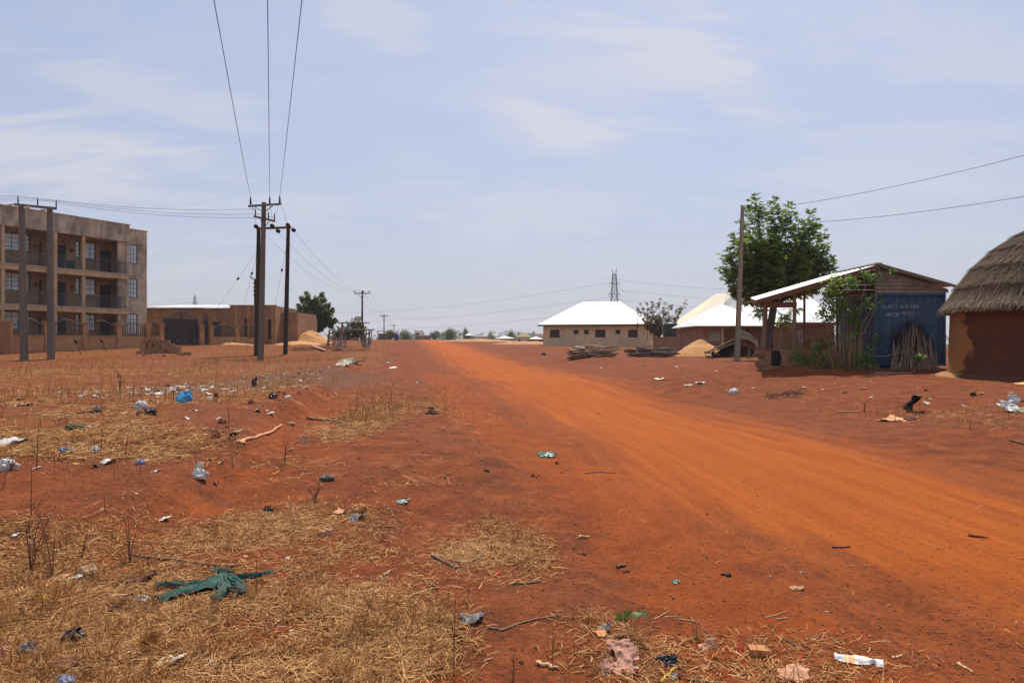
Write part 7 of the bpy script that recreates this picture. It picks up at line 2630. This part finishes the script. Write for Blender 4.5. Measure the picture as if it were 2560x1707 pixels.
WD = [(78, 1436, 1258, 4, 4, .55, "branching dead red-brown weed left of the orange and tan packet"), (132, 1440, 1262, 4, 3, .5, "dead weed with forked stems by the left straw patch"),
      (325, 1405, 1262, 3, 1, .25, "dead weed of three bare stems at the end of the long stick"), (205, 1392, 1318, 2, 2, .4, "small dead weed behind the orange and tan packet"),
      (92, 1176, 1045, 1, 1, .06, "tall single dead stem in the left field above the white bag"), (78, 1285, 1160, 1, 1, .15, "leaning dead stem below the white bag, left edge"),
      (263, 1275, 1222, 1, 0, .05, "short dead stem at the edge of the upper straw patch"), (254, 1126, 1064, 1, 1, .1, "dead stem right of the white pouch"),
      (313, 1146, 1086, 1, 2, .15, "dead stem with side twigs left of the grey-blue cup"), (641, 1492, 1372, 1, 0, .03, "thin upright dead stem in front of the netting tail"),
      (1134, 1690, 1452, 1, 1, .06, "thin tall dead stem close by, bottom centre"), (572, 1080, 1010, 1, 1, .08, "dead stem before the eroded field lip"),
      (788, 1250, 1214, 5, 5, .9, "tangled clump of dark dead twigs on the shoulder"), (28, 1176, 1150, 5, 3, .5, "dark dead tuft in front of the white bag, left edge"),
      (300, 985, 930, 2, 3, .3, "dead weed sticking up from the litter line"), (434, 1004, 955, 1, 1, .05, "dead stem left of the blue bag"), (1282, 1700, 1650, 2, 2, .3, "small dead stem at the bottom edge, centre right"),
      (2425, 1075, 1043, 1, 1, .1, "small dead stem on the right bank"), (2160, 1030, 1008, 2, 3, .7, "low dead weed on the right bank by the pale branch"), (712, 1160, 1100, 2, 2, .35, "thin dead weed on the red slope below the field lip")]
for i, (px, py, pt, st, br, sp_, lb) in enumerate(WD):
    q = ground_px([px], [py])[0]
    h = (py - pt) * q[1] / F
    tag(link("dry_weed", weed_mesh(h, st, br, sp_, max(.0028, .0011 * q[1] * .8), 100 + i), None, tuple(q)), lb, "weed")
pool = [weed_mesh(1, 1, k % 3 + 1, .12, .008, 200 + k) for k in range(6)] + [weed_mesh(1, 3, 2, .4, .008, 300 + k) for k in range(3)]
xs = [U(0, 720) for _ in range(72)]
ys = [U(905, 1235) for _ in xs]
for q in ground_px(xs, ys):
    if across(q[0], q[1]) > -5:
        continue
    o = link("dry_weed", random.choice(pool), None, tuple(q), (0, 0, U(0, 6.28)))
    h = U(.12, .38)
    o.scale = (h, h, h)
    tag(o, "thin dead weed stem standing in the left field", "weed", "dead stems in the left field")

# fresh seedling by the pink rag
q = Vector(ground_px([1577], [1592])[0])
sc_ = q.y / F
T = thing("green_seedling", "green three-leaved seedling growing behind the pink rag", "seedling", q)
for k, (px, py, w) in enumerate(((1555, 1530, 22), (1577, 1522, 22), (1606, 1526, 18))):
    e = Vector(((px - 1577) * sc_, random.uniform(-.03, .03), (1588 - py) * sc_))
    MB().tube([(0, 0, -.01), e * .5 + Vector((0, 0, .01)), e], [.0022, .0018, .0014], 5).build("stem", mt["bark_pale"], T)
    n = 5
    d_ = np.stack([np.cos(np.linspace(0, 5, n)), np.sin(np.linspace(0, 5, n)), np.full(n, -.25)], 1)
    o = leaf_object("leaf", np.repeat(np.array(e)[None], n, 0), d_, w * sc_ * 1.1, w * sc_ * .9, mt["cassava"], T, rng.random(n) * .5, .25)
q = Vector(ground_px([378], [1612])[0])
n = 160
a = rng.uniform(0, 6.28, n)
el = rng.uniform(.5, 1.5, n)
o = leaf_object("grass_tuft", rng.normal(0, .016, (n, 3)) * np.array([1, 1, .1]), np.stack([np.cos(a) * np.cos(el), np.sin(a) * np.cos(el), np.sin(el)], 1), .085 * rng.uniform(.5, 1.2, n), .004, mt["weed"], None, rng.random(n))
o.location = q
tag(o, "small grey-green grass tuft in the foreground straw", "grass tuft")
